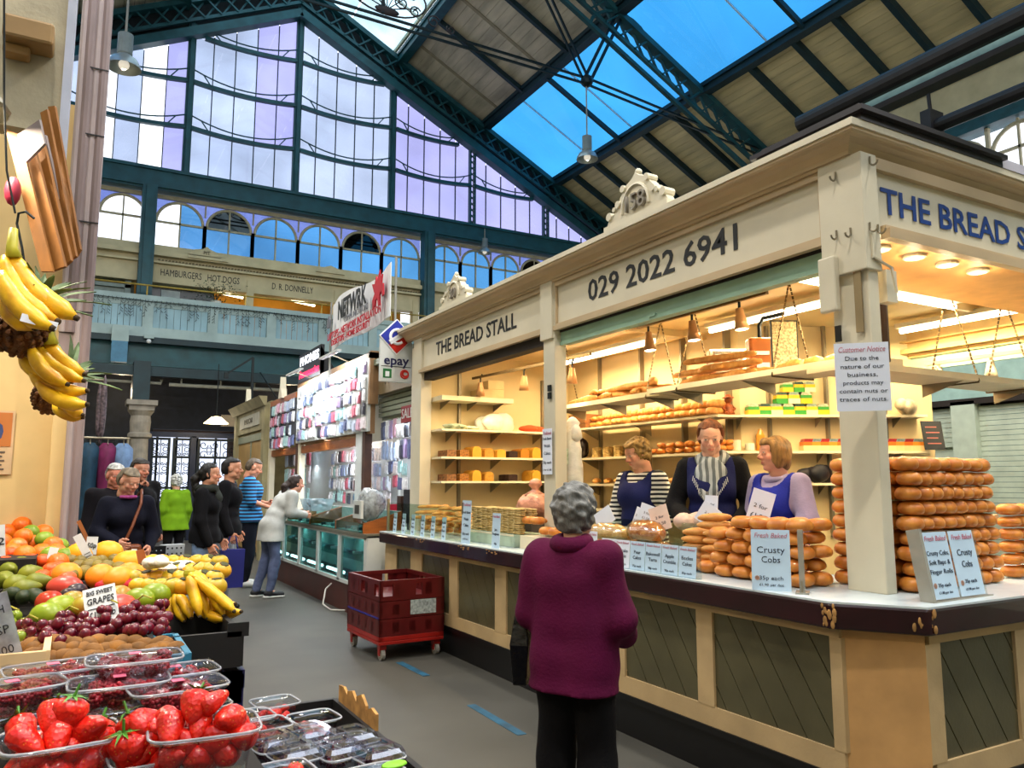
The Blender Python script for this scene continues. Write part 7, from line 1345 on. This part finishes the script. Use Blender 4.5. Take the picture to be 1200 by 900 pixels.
def hairmesh(name, c, R, s, m, parent, style, vol=1.):
    P = lambda x, y, z: tuple(c+R @ (np.array([x, y, z])*s)); E = lambda x, y, z, r: ('e', P(x, y, z), tuple(np.array(r)*s*vol), R)
    pr = [E(0, -.022, .036, (.083, .098, .09)), E(0, -.05, .0, (.078, .07, .085))]
    if style == 'short': pr += [E(0, .0, .05, (.078, .09, .078))]
    if style == 'curly': pr += [E(.0, -.02, .06, (.092, .1, .085)), E(0, .06, .085, (.055, .03, .025)), E(.06, -.03, .02, (.035, .06, .07)), E(-.06, -.03, .02, (.035, .06, .07))]
    if style == 'bob': pr += [E(.065, -.005, -.01, (.032, .05, .085)), E(-.065, -.005, -.01, (.032, .05, .085)), E(0, -.055, -.03, (.08, .055, .09)), E(0, .05, .075, (.06, .045, .035))]
    if style in ('pony', 'bun'): pr += [E(0, -.01, .045, (.08, .095, .08)), E(.066, .012, .01, (.02, .04, .05)), E(-.066, .012, .01, (.02, .04, .05))]
    if style == 'pony': pr += [('c', P(0, -.1, .03), P(0, -.16, -.05), .035*s, .045*s), ('c', P(0, -.16, -.05), P(0, -.15, -.2), .045*s, .03*s), ('c', P(0, -.15, -.2), P(.01, -.12, -.3), .03*s, .012*s)]
    pr = [p for p in pr]
    Ri = R
    def clip(X, Y, Z):
        L_ = (np.stack([X-c[0], Y-c[1], Z-c[2]], -1) @ Ri)/s; x, y, z = L_[..., 0], L_[..., 1], L_[..., 2]
        top = {'short': .075, 'curly': .068, 'bob': .062, 'pony': .078, 'bun': .075}[style]; w = {'bob': .052, 'curly': .06, 'short': .075, 'pony': .066, 'bun': .066}[style]
        face = np.minimum(np.minimum(y-(-.02 if style in ('short',) else .012), top-z+.18*np.abs(x)*0), (w+.0-np.abs(x)) if style in ('bob', 'curly') else 1.)   # >0 inside the face opening
        ear = np.minimum(np.minimum(y+.035, .03-z), 1.) if style == 'short' else np.full_like(x, -1.)
        low = {'short': -.055, 'curly': -.075, 'bob': -.11, 'pony': -.4, 'bun': -.06}[style]
        return np.maximum(np.maximum(face, ear), low-z)*s
    V, Q = sdf_mesh(pr, .0065*s, .02*s, clip, noise=.003 if style != 'curly' else .005, nf=150 if style == 'curly' else 70); return mk(name, [(V, Q)], m, parent)
def person(label, loc, rz, Ht=1.65, skin='d09a80', hair=('short', '808080'), top=None, legs=None, pose=None, female=True, bulk=1., head=(0, 0, 0), lean=0., old=0., shoes='1a1a1c', group=None, hands=True, legs_on=True, lowres=1.):
    """top: dict(col/mat, hem, sleeve, flare, name)  pose: joint overrides in metres for a 1.7 m figure"""
    s = Ht/1.7; t = thing('person', label, 'person', loc, rz); J = dict(pel=(0, 0, .93), wai=(0, 0, 1.08), che=(0, .005, 1.27), neb=(0, -.015, 1.43), hd=(0, .03, 1.585), shL=(-.17, -.01, 1.39), shR=(.17, -.01, 1.39), elL=(-.22, -.03, 1.11), elR=(.22, -.03, 1.11), wrL=(-.23, .07, .88), wrR=(.23, .07, .88), hiL=(-.09, 0, .9), hiR=(.09, 0, .9), knL=(-.1, .02, .49), knR=(.1, .02, .49), anL=(-.1, -.03, .08), anR=(.1, -.03, .08), toL=(-.12, .12, .03), toR=(.12, .12, .03))
    if not female: J['shL'] = (-.195, -.01, 1.40); J['shR'] = (.195, -.01, 1.40)
    J = {k: np.array(v, float) for k, v in J.items()}
    if lean:
        Rl = rotm(-lean, 0, 0)
        for k in ('wai', 'che', 'neb', 'hd', 'shL', 'shR', 'elL', 'elR', 'wrL', 'wrR'): J[k] = J['pel']+Rl @ (J[k]-J['pel'])
    for k, v in (pose or {}).items(): J[k] = np.array(v, float)
    J = {k: v*s for k, v in J.items()}; B = bulk*s; Rh = rotm(*head)
    def torso(e, b=1.):
        w = .105 if female else .12; r = []
        dq = np.array([0, 0, .035*s]); r += [('c', J['pel']+[-.06*b, 0, 0], J['pel']+[.06*b, 0, 0], .115*B+e, .115*B+e), ('c', J['wai']+[-.045*b, .0, 0], J['wai']+[.045*b, 0, 0], .1*B+e, .1*B+e), ('c', J['che']+[-.06*b, 0, 0], J['che']+[.06*b, 0, 0], w*B+e, w*B+e), ('c', J['che'], J['wai'], .11*B+e, .1*B+e), ('c', J['shL']*.75+J['neb']*.25-dq*1.6, J['shR']*.75+J['neb']*.25-dq*1.6, .062*s+e, .062*s+e)]
        r += [('c', J['neb']-dq*1.1, J['sh'+S]*.92+J['neb']*.08-dq*.35, .052*s+e, .046*s+e) for S in 'LR']
        if female: r += [('e', J['che']+Rh_t @ np.array([-.065, .06*B/s, -.02])*s, (.066*s+e,)*3), ('e', J['che']+Rh_t @ np.array([.065, .06*B/s, -.02])*s, (.066*s+e,)*3)]
        return r
    Rh_t = rotm(-lean, 0, 0)
    def arm(S, e, full=1., b=1.):
        sh, el, wr = J['sh'+S], J['el'+S], J['wr'+S]; ba = .5+.5*bulk; r = [('c', sh, el, .053*s*ba+e, .043*s*ba+e)]
        if full > .5: q = el+(wr-el)*min(1, full); r.append(('c', el, q, .042*s*ba+e, (.042-.015*min(1, full))*s*ba+e))
        return r
    def leg(S, e, stop=1., foot=False):
        hi, kn, an = J['hi'+S], J['kn'+S], J['an'+S]; r = [('c', hi, kn, .088*B+e, .056*s+e), ('c', kn, kn+(an-kn)*stop, .056*s+e, .04*s+e), ('c', kn+(an-kn)*.12, kn+(an-kn)*.5, .058*s+e, .05*s+e)]
        return r
    lr = .016*lowres
    body = torso(-.006)+arm('L', -.004)+arm('R', -.004)+[('c', J['neb']-[0, 0, .05*s], J['hd']-[0, .02*s, .06*s], .056*s, .052*s)]
    if legs_on: body += leg('L', -.006)+leg('R', -.006)+[('c', J['an'+S], J['to'+S], .035*s, .028*s) for S in 'LR']
    Vb, Qb = sdf_mesh(body, lr, .03*s); sk = np.array(hx(skin)); hs = s*(1.0 if female else 1.04)*1.0
    Vh, Qh, Ch = head_parts(J['hd'], Rh, hs, skin, old, not female); parts = [(Vb, Qb), (Vh, Qh)]; cols = [np.tile(sk, (len(Vb), 1)), Ch]
    if hands:
        for S, sd in (('L', 1), ('R', -1)):
            d = J['wr'+S]-J['el'+S]; hn = (pose or {}).get('hn'+S); nrm = np.array(hn) if hn is not None else np.cross(d, [0, 0, 1])*(1 if S == 'R' else -1)
            if np.linalg.norm(nrm) < 1e-3 or abs(d[2]) > .9*np.linalg.norm(d): nrm = np.array([1.0 if S == 'R' else -1.0, -.2, 0])
            Vx, Qx = hand_parts(J['wr'+S], d, nrm, sd, (pose or {}).get('curl', .45), .95*s); parts.append((Vx, Qx)); cols.append(np.tile(sk*np.array([1.0, .93, .92]), (len(Vx), 1)))
    mk('body', parts, SKIN, t, np.concatenate(cols))
    if hair: hairmesh('hair', J['hd'], Rh, hs, mat('hair_'+hair[1], hair[1], .55, var=.35, ns=35, stretch=(1, 1, .25), bump=.5, bs=120), t, hair[0], hair[2] if len(hair) > 2 else 1.)
    T = dict(dict(m=None, hem=.85, sleeve=1., e=.012, flare=0., name='top', neck=1.475, noise=.004), **(top or {})); hem = T['hem']*s
    gp_ = torso(T['e'])+(arm('L', T['e']+.004, T['sleeve'])+arm('R', T['e']+.004, T['sleeve']) if T['sleeve'] > 0 else [])
    if hem < .9*s: gp_ += [('c', J['pel']+[-.05*s, 0, 0], np.array([-.06*s-T['flare']*.5, J['pel'][1], hem-.04]), .125*B+T['e'], .135*B+T['e']+T['flare']*.5), ('c', J['pel']+[.05*s, 0, 0], np.array([.06*s+T['flare']*.5, J['pel'][1], hem-.04]), .125*B+T['e'], .135*B+T['e']+T['flare']*.5)]
    if T.get('box'): gp_ += [('c', J['che']+[x*s, 0, 0], np.array([x*s*1.15, J['pel'][1], hem+.1]), .115*B+T['e'], .125*B+T['e']) for x in (-.07, .07)]
    nk = T['neck']*s; nb = J['neb']; sv = T['sleeve']
    def clip(X, Y, Z):
        f = hem-Z; up = Rh_t @ np.array([0, 0, 1.]); dn = (X-nb[0])*up[0]+(Y-nb[1])*up[1]+(Z-nb[2])*up[2]-(T['neck']-1.43)*s; rr = np.sqrt((X-nb[0])**2+(Y-nb[1]-.02*s)**2)
        dn = np.minimum(dn, (.088*s+T['e']*.4)-rr); f = np.maximum(f, dn)
        wst = [np.sqrt((X-J['wr'+S][0])**2+(Y-J['wr'+S][1])**2+(Z-J['wr'+S][2])**2) for S in 'LR']
        if hem > .5*s:   # let sleeves hang below the hem
            arms = np.minimum(*[np.sqrt((X-q[0])**2+(Y-q[1])**2+(Z-q[2])**2) for q in ((J['elL']+J['wrL'])/2, (J['elR']+J['wrR'])/2)])
            f = np.where(arms < .17*s, np.maximum(dn, -1), f)
        return f
    o = mk(T['name'], [sdf_mesh(gp_, .012*lowres, .035*s, clip, noise=T['noise'], nf=16)], T['m'], t)
    if T.get('vest'):   # sleeveless tabard over the top
        o2 = mk('tabard', [sdf_mesh(torso(T['e']+.014, .94), .012, .035*s, lambda X, Y, Z: np.maximum(np.maximum(hem-.04-Z, .098*s+.01-np.sqrt((X-J['neb'][0])**2+((Y-J['neb'][1]-.02*s)*.8)**2+((Z-J['neb'][2]-.01*s)*.75)**2)), np.abs(X)-.158*s))], T['vest'], t)
    if legs_on and legs is not None:
        lp = [('c', J['pel']+[-.05*s, 0, 0], J['pel']+[.05*s, 0, 0], .122*B, .122*B)]+leg('L', .012+legs.get('w', 0), .97)+leg('R', .012+legs.get('w', 0), .97)
        mk('trousers', [sdf_mesh(lp, .013*lowres, .022*s, lambda X, Y, Z: np.maximum(.07*s-Z, Z-1.04*s), noise=.004, nf=22)], legs['m'], t)
        for S in 'LR':
            a, b = J['an'+S].copy(), J['to'+S].copy(); a[2] = .055*s; b[2] = .04*s; hp = a-(b-a)*.25; 
            sh = mk('shoe', [sdf_mesh([('c', hp, a, .036*s, .045*s), ('c', a, b, .045*s, .036*s), ('c', a, a+[0, 0, .05*s], .042*s, .042*s)], .008, .02*s, lambda X, Y, Z: .006-Z)], mat('shoe_'+shoes, shoes, .5), t)
            if T.get('sole'): mk('sole', [sdf_mesh([('c', hp*[1, 1, .3], b*[1, 1, .4], .046*s, .043*s)], .008, .01, lambda X, Y, Z: np.maximum(Z-.03*s, .002-Z))], mat('sole_white', 'c8c8c4', .5), sh)
    return t, J, Rh, hs
cloth = lambda n, c, **k: mat(n, c, .85, **{**dict(var=.14, ns=7, bump=.25, bs=90, spec=.15), **k})
def yaw_to(d): return atan2(-d[0], d[1])    # rotation that turns local +Y towards world direction d
NAVY = cloth('navy_tabard', '1c2150'); BLUE = cloth('blue_tabard', '26309c'); BLACKC = cloth('black_knit', '0d0d12'); JEAN = cloth('pale_jeans', '7f98c0', ns=14, var=.2); JEANG = cloth('grey_blue_jeans', '5a6484', ns=14, var=.2); NAVT = cloth('navy_trousers', '10131f'); BLKT = cloth('black_trousers', '0b0a0d')
# ---- the customer in the plum coat (seen from behind)
PLUM = cloth('plum_wool', '520a34', var=.12)
t, J, Rh, hs = person('grey-haired woman in plum coat and black trousers seen from behind at the counter', (1.78, 2.68, 0), yaw_to((.85, .53)), 1.45, 'd0a088', ('curly', '7a7a78', 1.12), dict(m=PLUM, hem=.79, sleeve=1., e=.028, flare=.02, box=1, name='coat', noise=.006, neck=1.46), dict(m=BLKT, w=.016),
    dict(elL=(-.222, .0, 1.12), elR=(.222, .0, 1.12), wrL=(-.17, .19, 1.02), wrR=(.17, .19, 1.02), curl=.7, anL=(-.12, -.03, .08), anR=(.12, -.03, .08)), True, .84, (.12, 0, 0), .02, old=1)
s = 1.45/1.7
mk('collar', [sdf_mesh([('c', np.array((.068*cos(a), -.015+.062*sin(a), 1.455+.01*sin(a)))*s, np.array((.068*cos(a+.5), -.015+.062*sin(a+.5), 1.455+.01*sin(a+.5)))*s, .028, .028) for a in np.linspace(0, 2*pi, 13)[:-1]], .009, .02)], PLUM, t)
hb_ = thing('carrier_bag', 'black plastic carrier bag hanging at the customer\'s left side', 'bag', (1.70, 2.935, .66)); hb_.scale = (.8, .8, .8); G().add([(x*w_, y, z) for z, w_, y0 in ((0, .11, .035), (.2, .12, .05), (.36, .08, .03), (.42, .03, .012)) for x, y in ((-1, -y0), (1, -y0), (1, y0), (-1, y0))], [(3, 2, 1, 0)]+[(i*4+k, i*4+(k+1) % 4, i*4+4+(k+1) % 4, i*4+4+k) for i in range(3) for k in range(4)]+[(12, 13, 14, 15)]).ob('bag_body', mat('black_plastic', '0c0c10', .25, bump=.8, bs=18), hb_, bev=.006); G().tube([(-.03, 0, .4), (-.02, 0, .5), (.02, 0, .5), (.03, 0, .4)], .006, 5).ob('handle', mat('black_plastic'), hb_)
hb_.rotation_euler = (0, 0, .8)
# ---- the three servers
ZP = .12
t, J, Rh, hs = person('blonde curly-haired older server in navy tabard over black and white striped sleeves', (3.98, 4.98, ZP), yaw_to((-1, -.25)), 1.70, 'd89c80', ('curly', 'b08848', 1.0), dict(m=stripes('striped_top', 'd8d4cc', '14141c', 9, 'Z', dist=.6), hem=.85, sleeve=.55, e=.014, name='striped_top', vest=NAVY, neck=1.45), dict(m=NAVT),
    dict(elL=(-.24, -.02, 1.14), elR=(.25, .02, 1.14), wrL=(-.2, .14, .96), wrR=(.2, .16, .96)), True, 1.12, (-.28, 0, -.35), .05, old=1, lowres=1.1)
t, J, Rh, hs = person('tall ginger-haired server in navy tabard and black sleeves with a fringed grey scarf', (4.0, 4.22, ZP), yaw_to((-.8, -.75)), 1.80, 'e0ac94', ('bun', '8c4c20', 1.0), dict(m=BLACKC, hem=.85, sleeve=1., e=.016, name='black_jumper', vest=NAVY, neck=1.46), dict(m=NAVT),
    dict(elL=(-.25, .02, 1.12), elR=(.25, .02, 1.12), wrL=(-.13, .26, 1.0), wrR=(.13, .27, 1.02), curl=.9), True, 1.0, (-.3, 0, .08), .03)
s = 1.8/1.7
SC = stripes('scarf_stripe', 'a8b0b4', '5c6468', 7, 'X', dist=2.)
sg = [('c', np.array((.085*cos(a), -.0+.085*sin(a), 1.44-.03*sin(a)))*s, np.array((.085*cos(a+.45), .0+.085*sin(a+.45), 1.44-.03*sin(a+.45)))*s, .034, .034) for a in np.linspace(0, 2*pi, 15)[:-1]]
sg += [('e', np.array((0, .125, 1.36))*s, (.11, .035, .09), None), ('e', np.array((.01, .15, 1.25))*s, (.075, .025, .1), None)]
sf = mk('scarf', [sdf_mesh(sg, .009, .03, noise=.006, nf=50)], SC, t)
g = G()
for k in range(26):
    a = k/25; x = (-.11+.11*a)*s if k % 2 else (.02+.09*(1-a))*s; z = (1.33-.17*a)*s; g.tube([(x, .165*s, z), (x*1.05, .175*s, z-.035)], .0022, 4)
g.tube([(.0, .18*s, 1.2*s), (.01, .19*s, 1.05*s)], .006, 4).ob('fringe', mat('fringe_white', 'c8ccc8', .8), sf)
t, J, Rh, hs = person('smiling server with light brown bob, bright blue tabard and lilac top, turned left', (4.08, 3.69, ZP), yaw_to((-.95, -.05)), 1.66, 'dca088', ('bob', 'a87c44', 1.02), dict(m=cloth('lilac_top', 'a89cc0'), hem=.85, sleeve=1., e=.016, name='lilac_top', vest=BLUE, neck=1.475), dict(m=NAVT),
    dict(elL=(-.25, .03, 1.14), elR=(.25, -.02, 1.12), wrL=(-.14, .24, 1.0), wrR=(.16, .17, 1.0)), True, 1.05, (.0, 0, -.45), .0)
G().tube([(.075*cos(a)*.95, .0+.075*sin(a), 1.44*1.64/1.7-.01*sin(a)) for a in np.linspace(0, 2*pi, 13)[:-1]], .02, 8, closed=True).ob('cowl_neck', cloth('lilac_top', ''), t, smooth=True)
bg = blob_bag('held_bag', (3.62, 4.02, 1.19), (.13, .1, .06), mat('pinkish_bag', 'd8bcae', .35, var=.12, ns=10, bump=.6, bs=20), 'white plastic bag of bread held by the ginger server')
# ---- people in the aisle
t, J, Rh, hs = person('man in blue striped T-shirt and dark trousers standing at the phone counter', (2.27, 11.9, 0), yaw_to((.92, -.2)), 1.82, 'c08468', ('short', '5a4c3c', .98), dict(m=stripes('blue_stripes', '2c88c4', '0c1c3c', 6.5, 'Z', duty=.36), hem=.86, sleeve=.5, e=.02, name='tshirt'), dict(m=NAVT, w=.012),
    dict(elL=(-.25, .03, 1.14), elR=(.25, .03, 1.14), wrL=(-.1, .24, 1.1), wrR=(.1, .27, 1.05), curl=.8), False, 1.22, (-.35, 0, 0), .02, shoes='d0d0cc', lowres=1.2)
G().tube([(.085*s_, .03-.02*abs(s_)*0, 1.73) for s_ in (-1, 0, 1)], .006, 5).ob('sunglasses', INK, t)
t, J, Rh, hs = person('dark-haired woman in long white shirt and jeans leaning on the phone counter', (2.33, 10.7, 0), yaw_to((.95, .1)), 1.66, 'c89078', ('pony', '2c1810', 1.), dict(m=cloth('white_shirt', 'b9bab6'), hem=.74, sleeve=.95, e=.022, flare=.02, name='shirt', sole=1), dict(m=JEANG),
    dict(elL=(-.2, .2, 1.12), elR=(.2, .2, 1.12), wrL=(-.12, .42, 1.08), wrR=(.13, .42, 1.08), knL=(-.09, -.02, .49), knR=(.1, .04, .49), anL=(-.1, -.14, .08), anR=(.1, -.02, .08), toL=(-.12, .01, .03), toR=(.12, .14, .03), hd=(0, .33, 1.5), neb=(0, .24, 1.38), che=(0, .16, 1.24), wai=(0, .06, 1.07), shL=(-.17, .22, 1.34), shR=(.17, .22, 1.34)), True, 1.0, (-.1, 0, 0), .22, shoes='16161c', lowres=1.2)
t, J, Rh, hs = person('ponytailed woman with grey scarf, black top and pale jeans, turned right', (1.27, 8.98, 0), yaw_to((.9, -.35)), 1.68, 'c08a70', ('pony', '120e0e', 1.), dict(m=BLACKC, hem=.86, sleeve=1., e=.012, name='black_jumper'), dict(m=JEAN, w=.006),
    dict(elL=(-.22, -.02, 1.1), elR=(.22, .0, 1.1), wrL=(-.2, .12, .88), wrR=(.22, .1, .86)), True, 1.08, (0, 0, 0), 0, lowres=1.2)
mk('scarf', [sdf_mesh([('c', np.array((.08*cos(a), .0+.08*sin(a), 1.42)), np.array((.08*cos(a+.5), .08*sin(a+.5), 1.42)), .035, .035) for a in np.linspace(0, 2*pi, 13)[:-1]]+[('e', (0, .12, 1.33), (.08, .03, .08), None)], .012, .03, noise=.005, nf=40)], cloth('charcoal_scarf', '2c302c'), t)
t, J, Rh, hs = person('dark-haired man in black whose face shows behind the ponytailed woman', (1.62, 9.75, 0), yaw_to((.9, -.3)), 1.76, 'b88468', ('short', '14100e', 1.), dict(m=BLACKC, hem=.84, sleeve=1., e=.012, name='black_jacket'), dict(m=cloth('pale_trousers', '9098a4')), None, False, 1.05, (0, 0, 0), 0, lowres=1.3)
t, J, Rh, hs = person('white-haired woman in a lime green jacket walking away in the aisle', (1.5, 14.0, 0), yaw_to((-.3, 1)), 1.60, 'c89880', ('curly', 'c4c4bc', 1.), dict(m=cloth('lime_jacket', '6c9414'), hem=.76, sleeve=1., e=.018, flare=.03, name='jacket'), dict(m=BLKT), None, True, 1.12, (0, 0, 0), 0, lowres=1.4)
hand = thing('dotted_bag', 'white carrier bag with black dots near the lime jacket woman\'s legs', 'bag', (1.02, 9.6, .42)); G().prism([(-.1, 0), (.1, 0), (.12, .38), (-.12, .38)], -.05, .05, 'y').ob('bag_body', mat('dotted_white', 'c8ccd0', .5), hand)
for k in range(6):
    for j in range(4): G().box(-.08+.05*j, -.062+.05*j, -.053, -.05, .03+.06*k, .05+.06*k).ob('dot', INK, hand)
hand.rotation_euler = (0, 0, .3)
t2_ = thing('dotted_bag', 'black carrier bag with white dots left of the white dotted one', 'bag', (.78, 9.4, .42)); G().prism([(-.13, 0), (.13, 0), (.15, .38), (-.15, .38)], -.05, .05, 'y').ob('bag_body', mat('dotted_black', '0e0e10', .5), t2_)
for k in range(6):
    for j in range(5): G().box(-.11+.05*j, -.1+.05*j, -.053, -.05, .03+.06*k, .04+.06*k).ob('dot', PAPER, t2_)
t2_.rotation_euler = (0, 0, .3)
t, J, Rh, hs = person('older fair woman in navy coat with tan shoulder bag, looking down', (.43, 7.7, 0), yaw_to((.1, -1)), 1.60, 'cc947c', ('short', '8a7c68', 1.04), dict(m=cloth('navy_coat', '0e1020'), hem=.8, sleeve=1., e=.016, flare=.02, name='coat', neck=1.46), dict(m=BLKT), dict(elR=(.25, .04, 1.13), wrR=(.1, .24, 1.04), elL=(-.24, .0, 1.1), wrL=(-.18, .18, .98), curl=.9), True, .92, (-.35, 0, .45), .05, old=1, lowres=1.2)
TAN = mat('tan_leather', '7c4020', .45, var=.15)
G().tube([(-.1, -.13, 1.36), (-.115, .0, 1.42), (-.09, .14, 1.3), (-.02, .19, 1.1), (.03, .2, .98)], .012, 6).ob('bag_strap', TAN, t); G().box(-.1, .14, .15, .24, .66, .96).ob('shoulder_bag', TAN, t, bev=.02); G().tube([(.06*cos(a), .05+.05*sin(a), 1.36) for a in np.linspace(.2, pi-.2, 8)], .015, 6).ob('lilac_collar', cloth('magenta_collar', 'a84c8c'), t)
t, J, Rh, hs = person('white-haired man in dark coat behind the woman with the tan bag', (.37, 8.95, 0), yaw_to((.35, -1)), 1.66, 'c4806c', ('short', 'c8c8c4', 1.03), dict(m=cloth('dark_coat', '121016'), hem=.75, sleeve=1., e=.016, name='coat'), dict(m=BLKT), None, False, .95, (-.15, 0, -.1), 0, old=1, lowres=1.2)
t, J, Rh, hs = person('dark-haired man in black jacket raising a hand to his mouth', (.66, 9.95, 0), yaw_to((.5, -1)), 1.74, 'b88068', ('short', '2c241c', 1.02), dict(m=cloth('black_jacket', '0e0d10'), hem=.8, sleeve=1., e=.016, name='jacket'), dict(m=BLKT), dict(elR=(.27, .1, 1.2), wrR=(.09, .17, 1.4), curl=1.2, hnR=(0, -.3, 1)), False, 1.08, (-.1, 0, .2), 0, lowres=1.2)
bb = thing('shopping_bag', 'dark blue shopping bag held low behind the ponytailed woman', 'bag', (1.62, 9.35, .32)); G().prism([(-.12, 0), (.12, 0), (.13, .42), (-.13, .42)], -.05, .05, 'y').ob('bag_body', mat('bag_blue', '141c6c', .5), bb); G().tube([(-.06, 0, .42), (-.03, 0, .56), (.03, 0, .56), (.06, 0, .42)], .008, 5).ob('handle', mat('bag_blue'), bb)
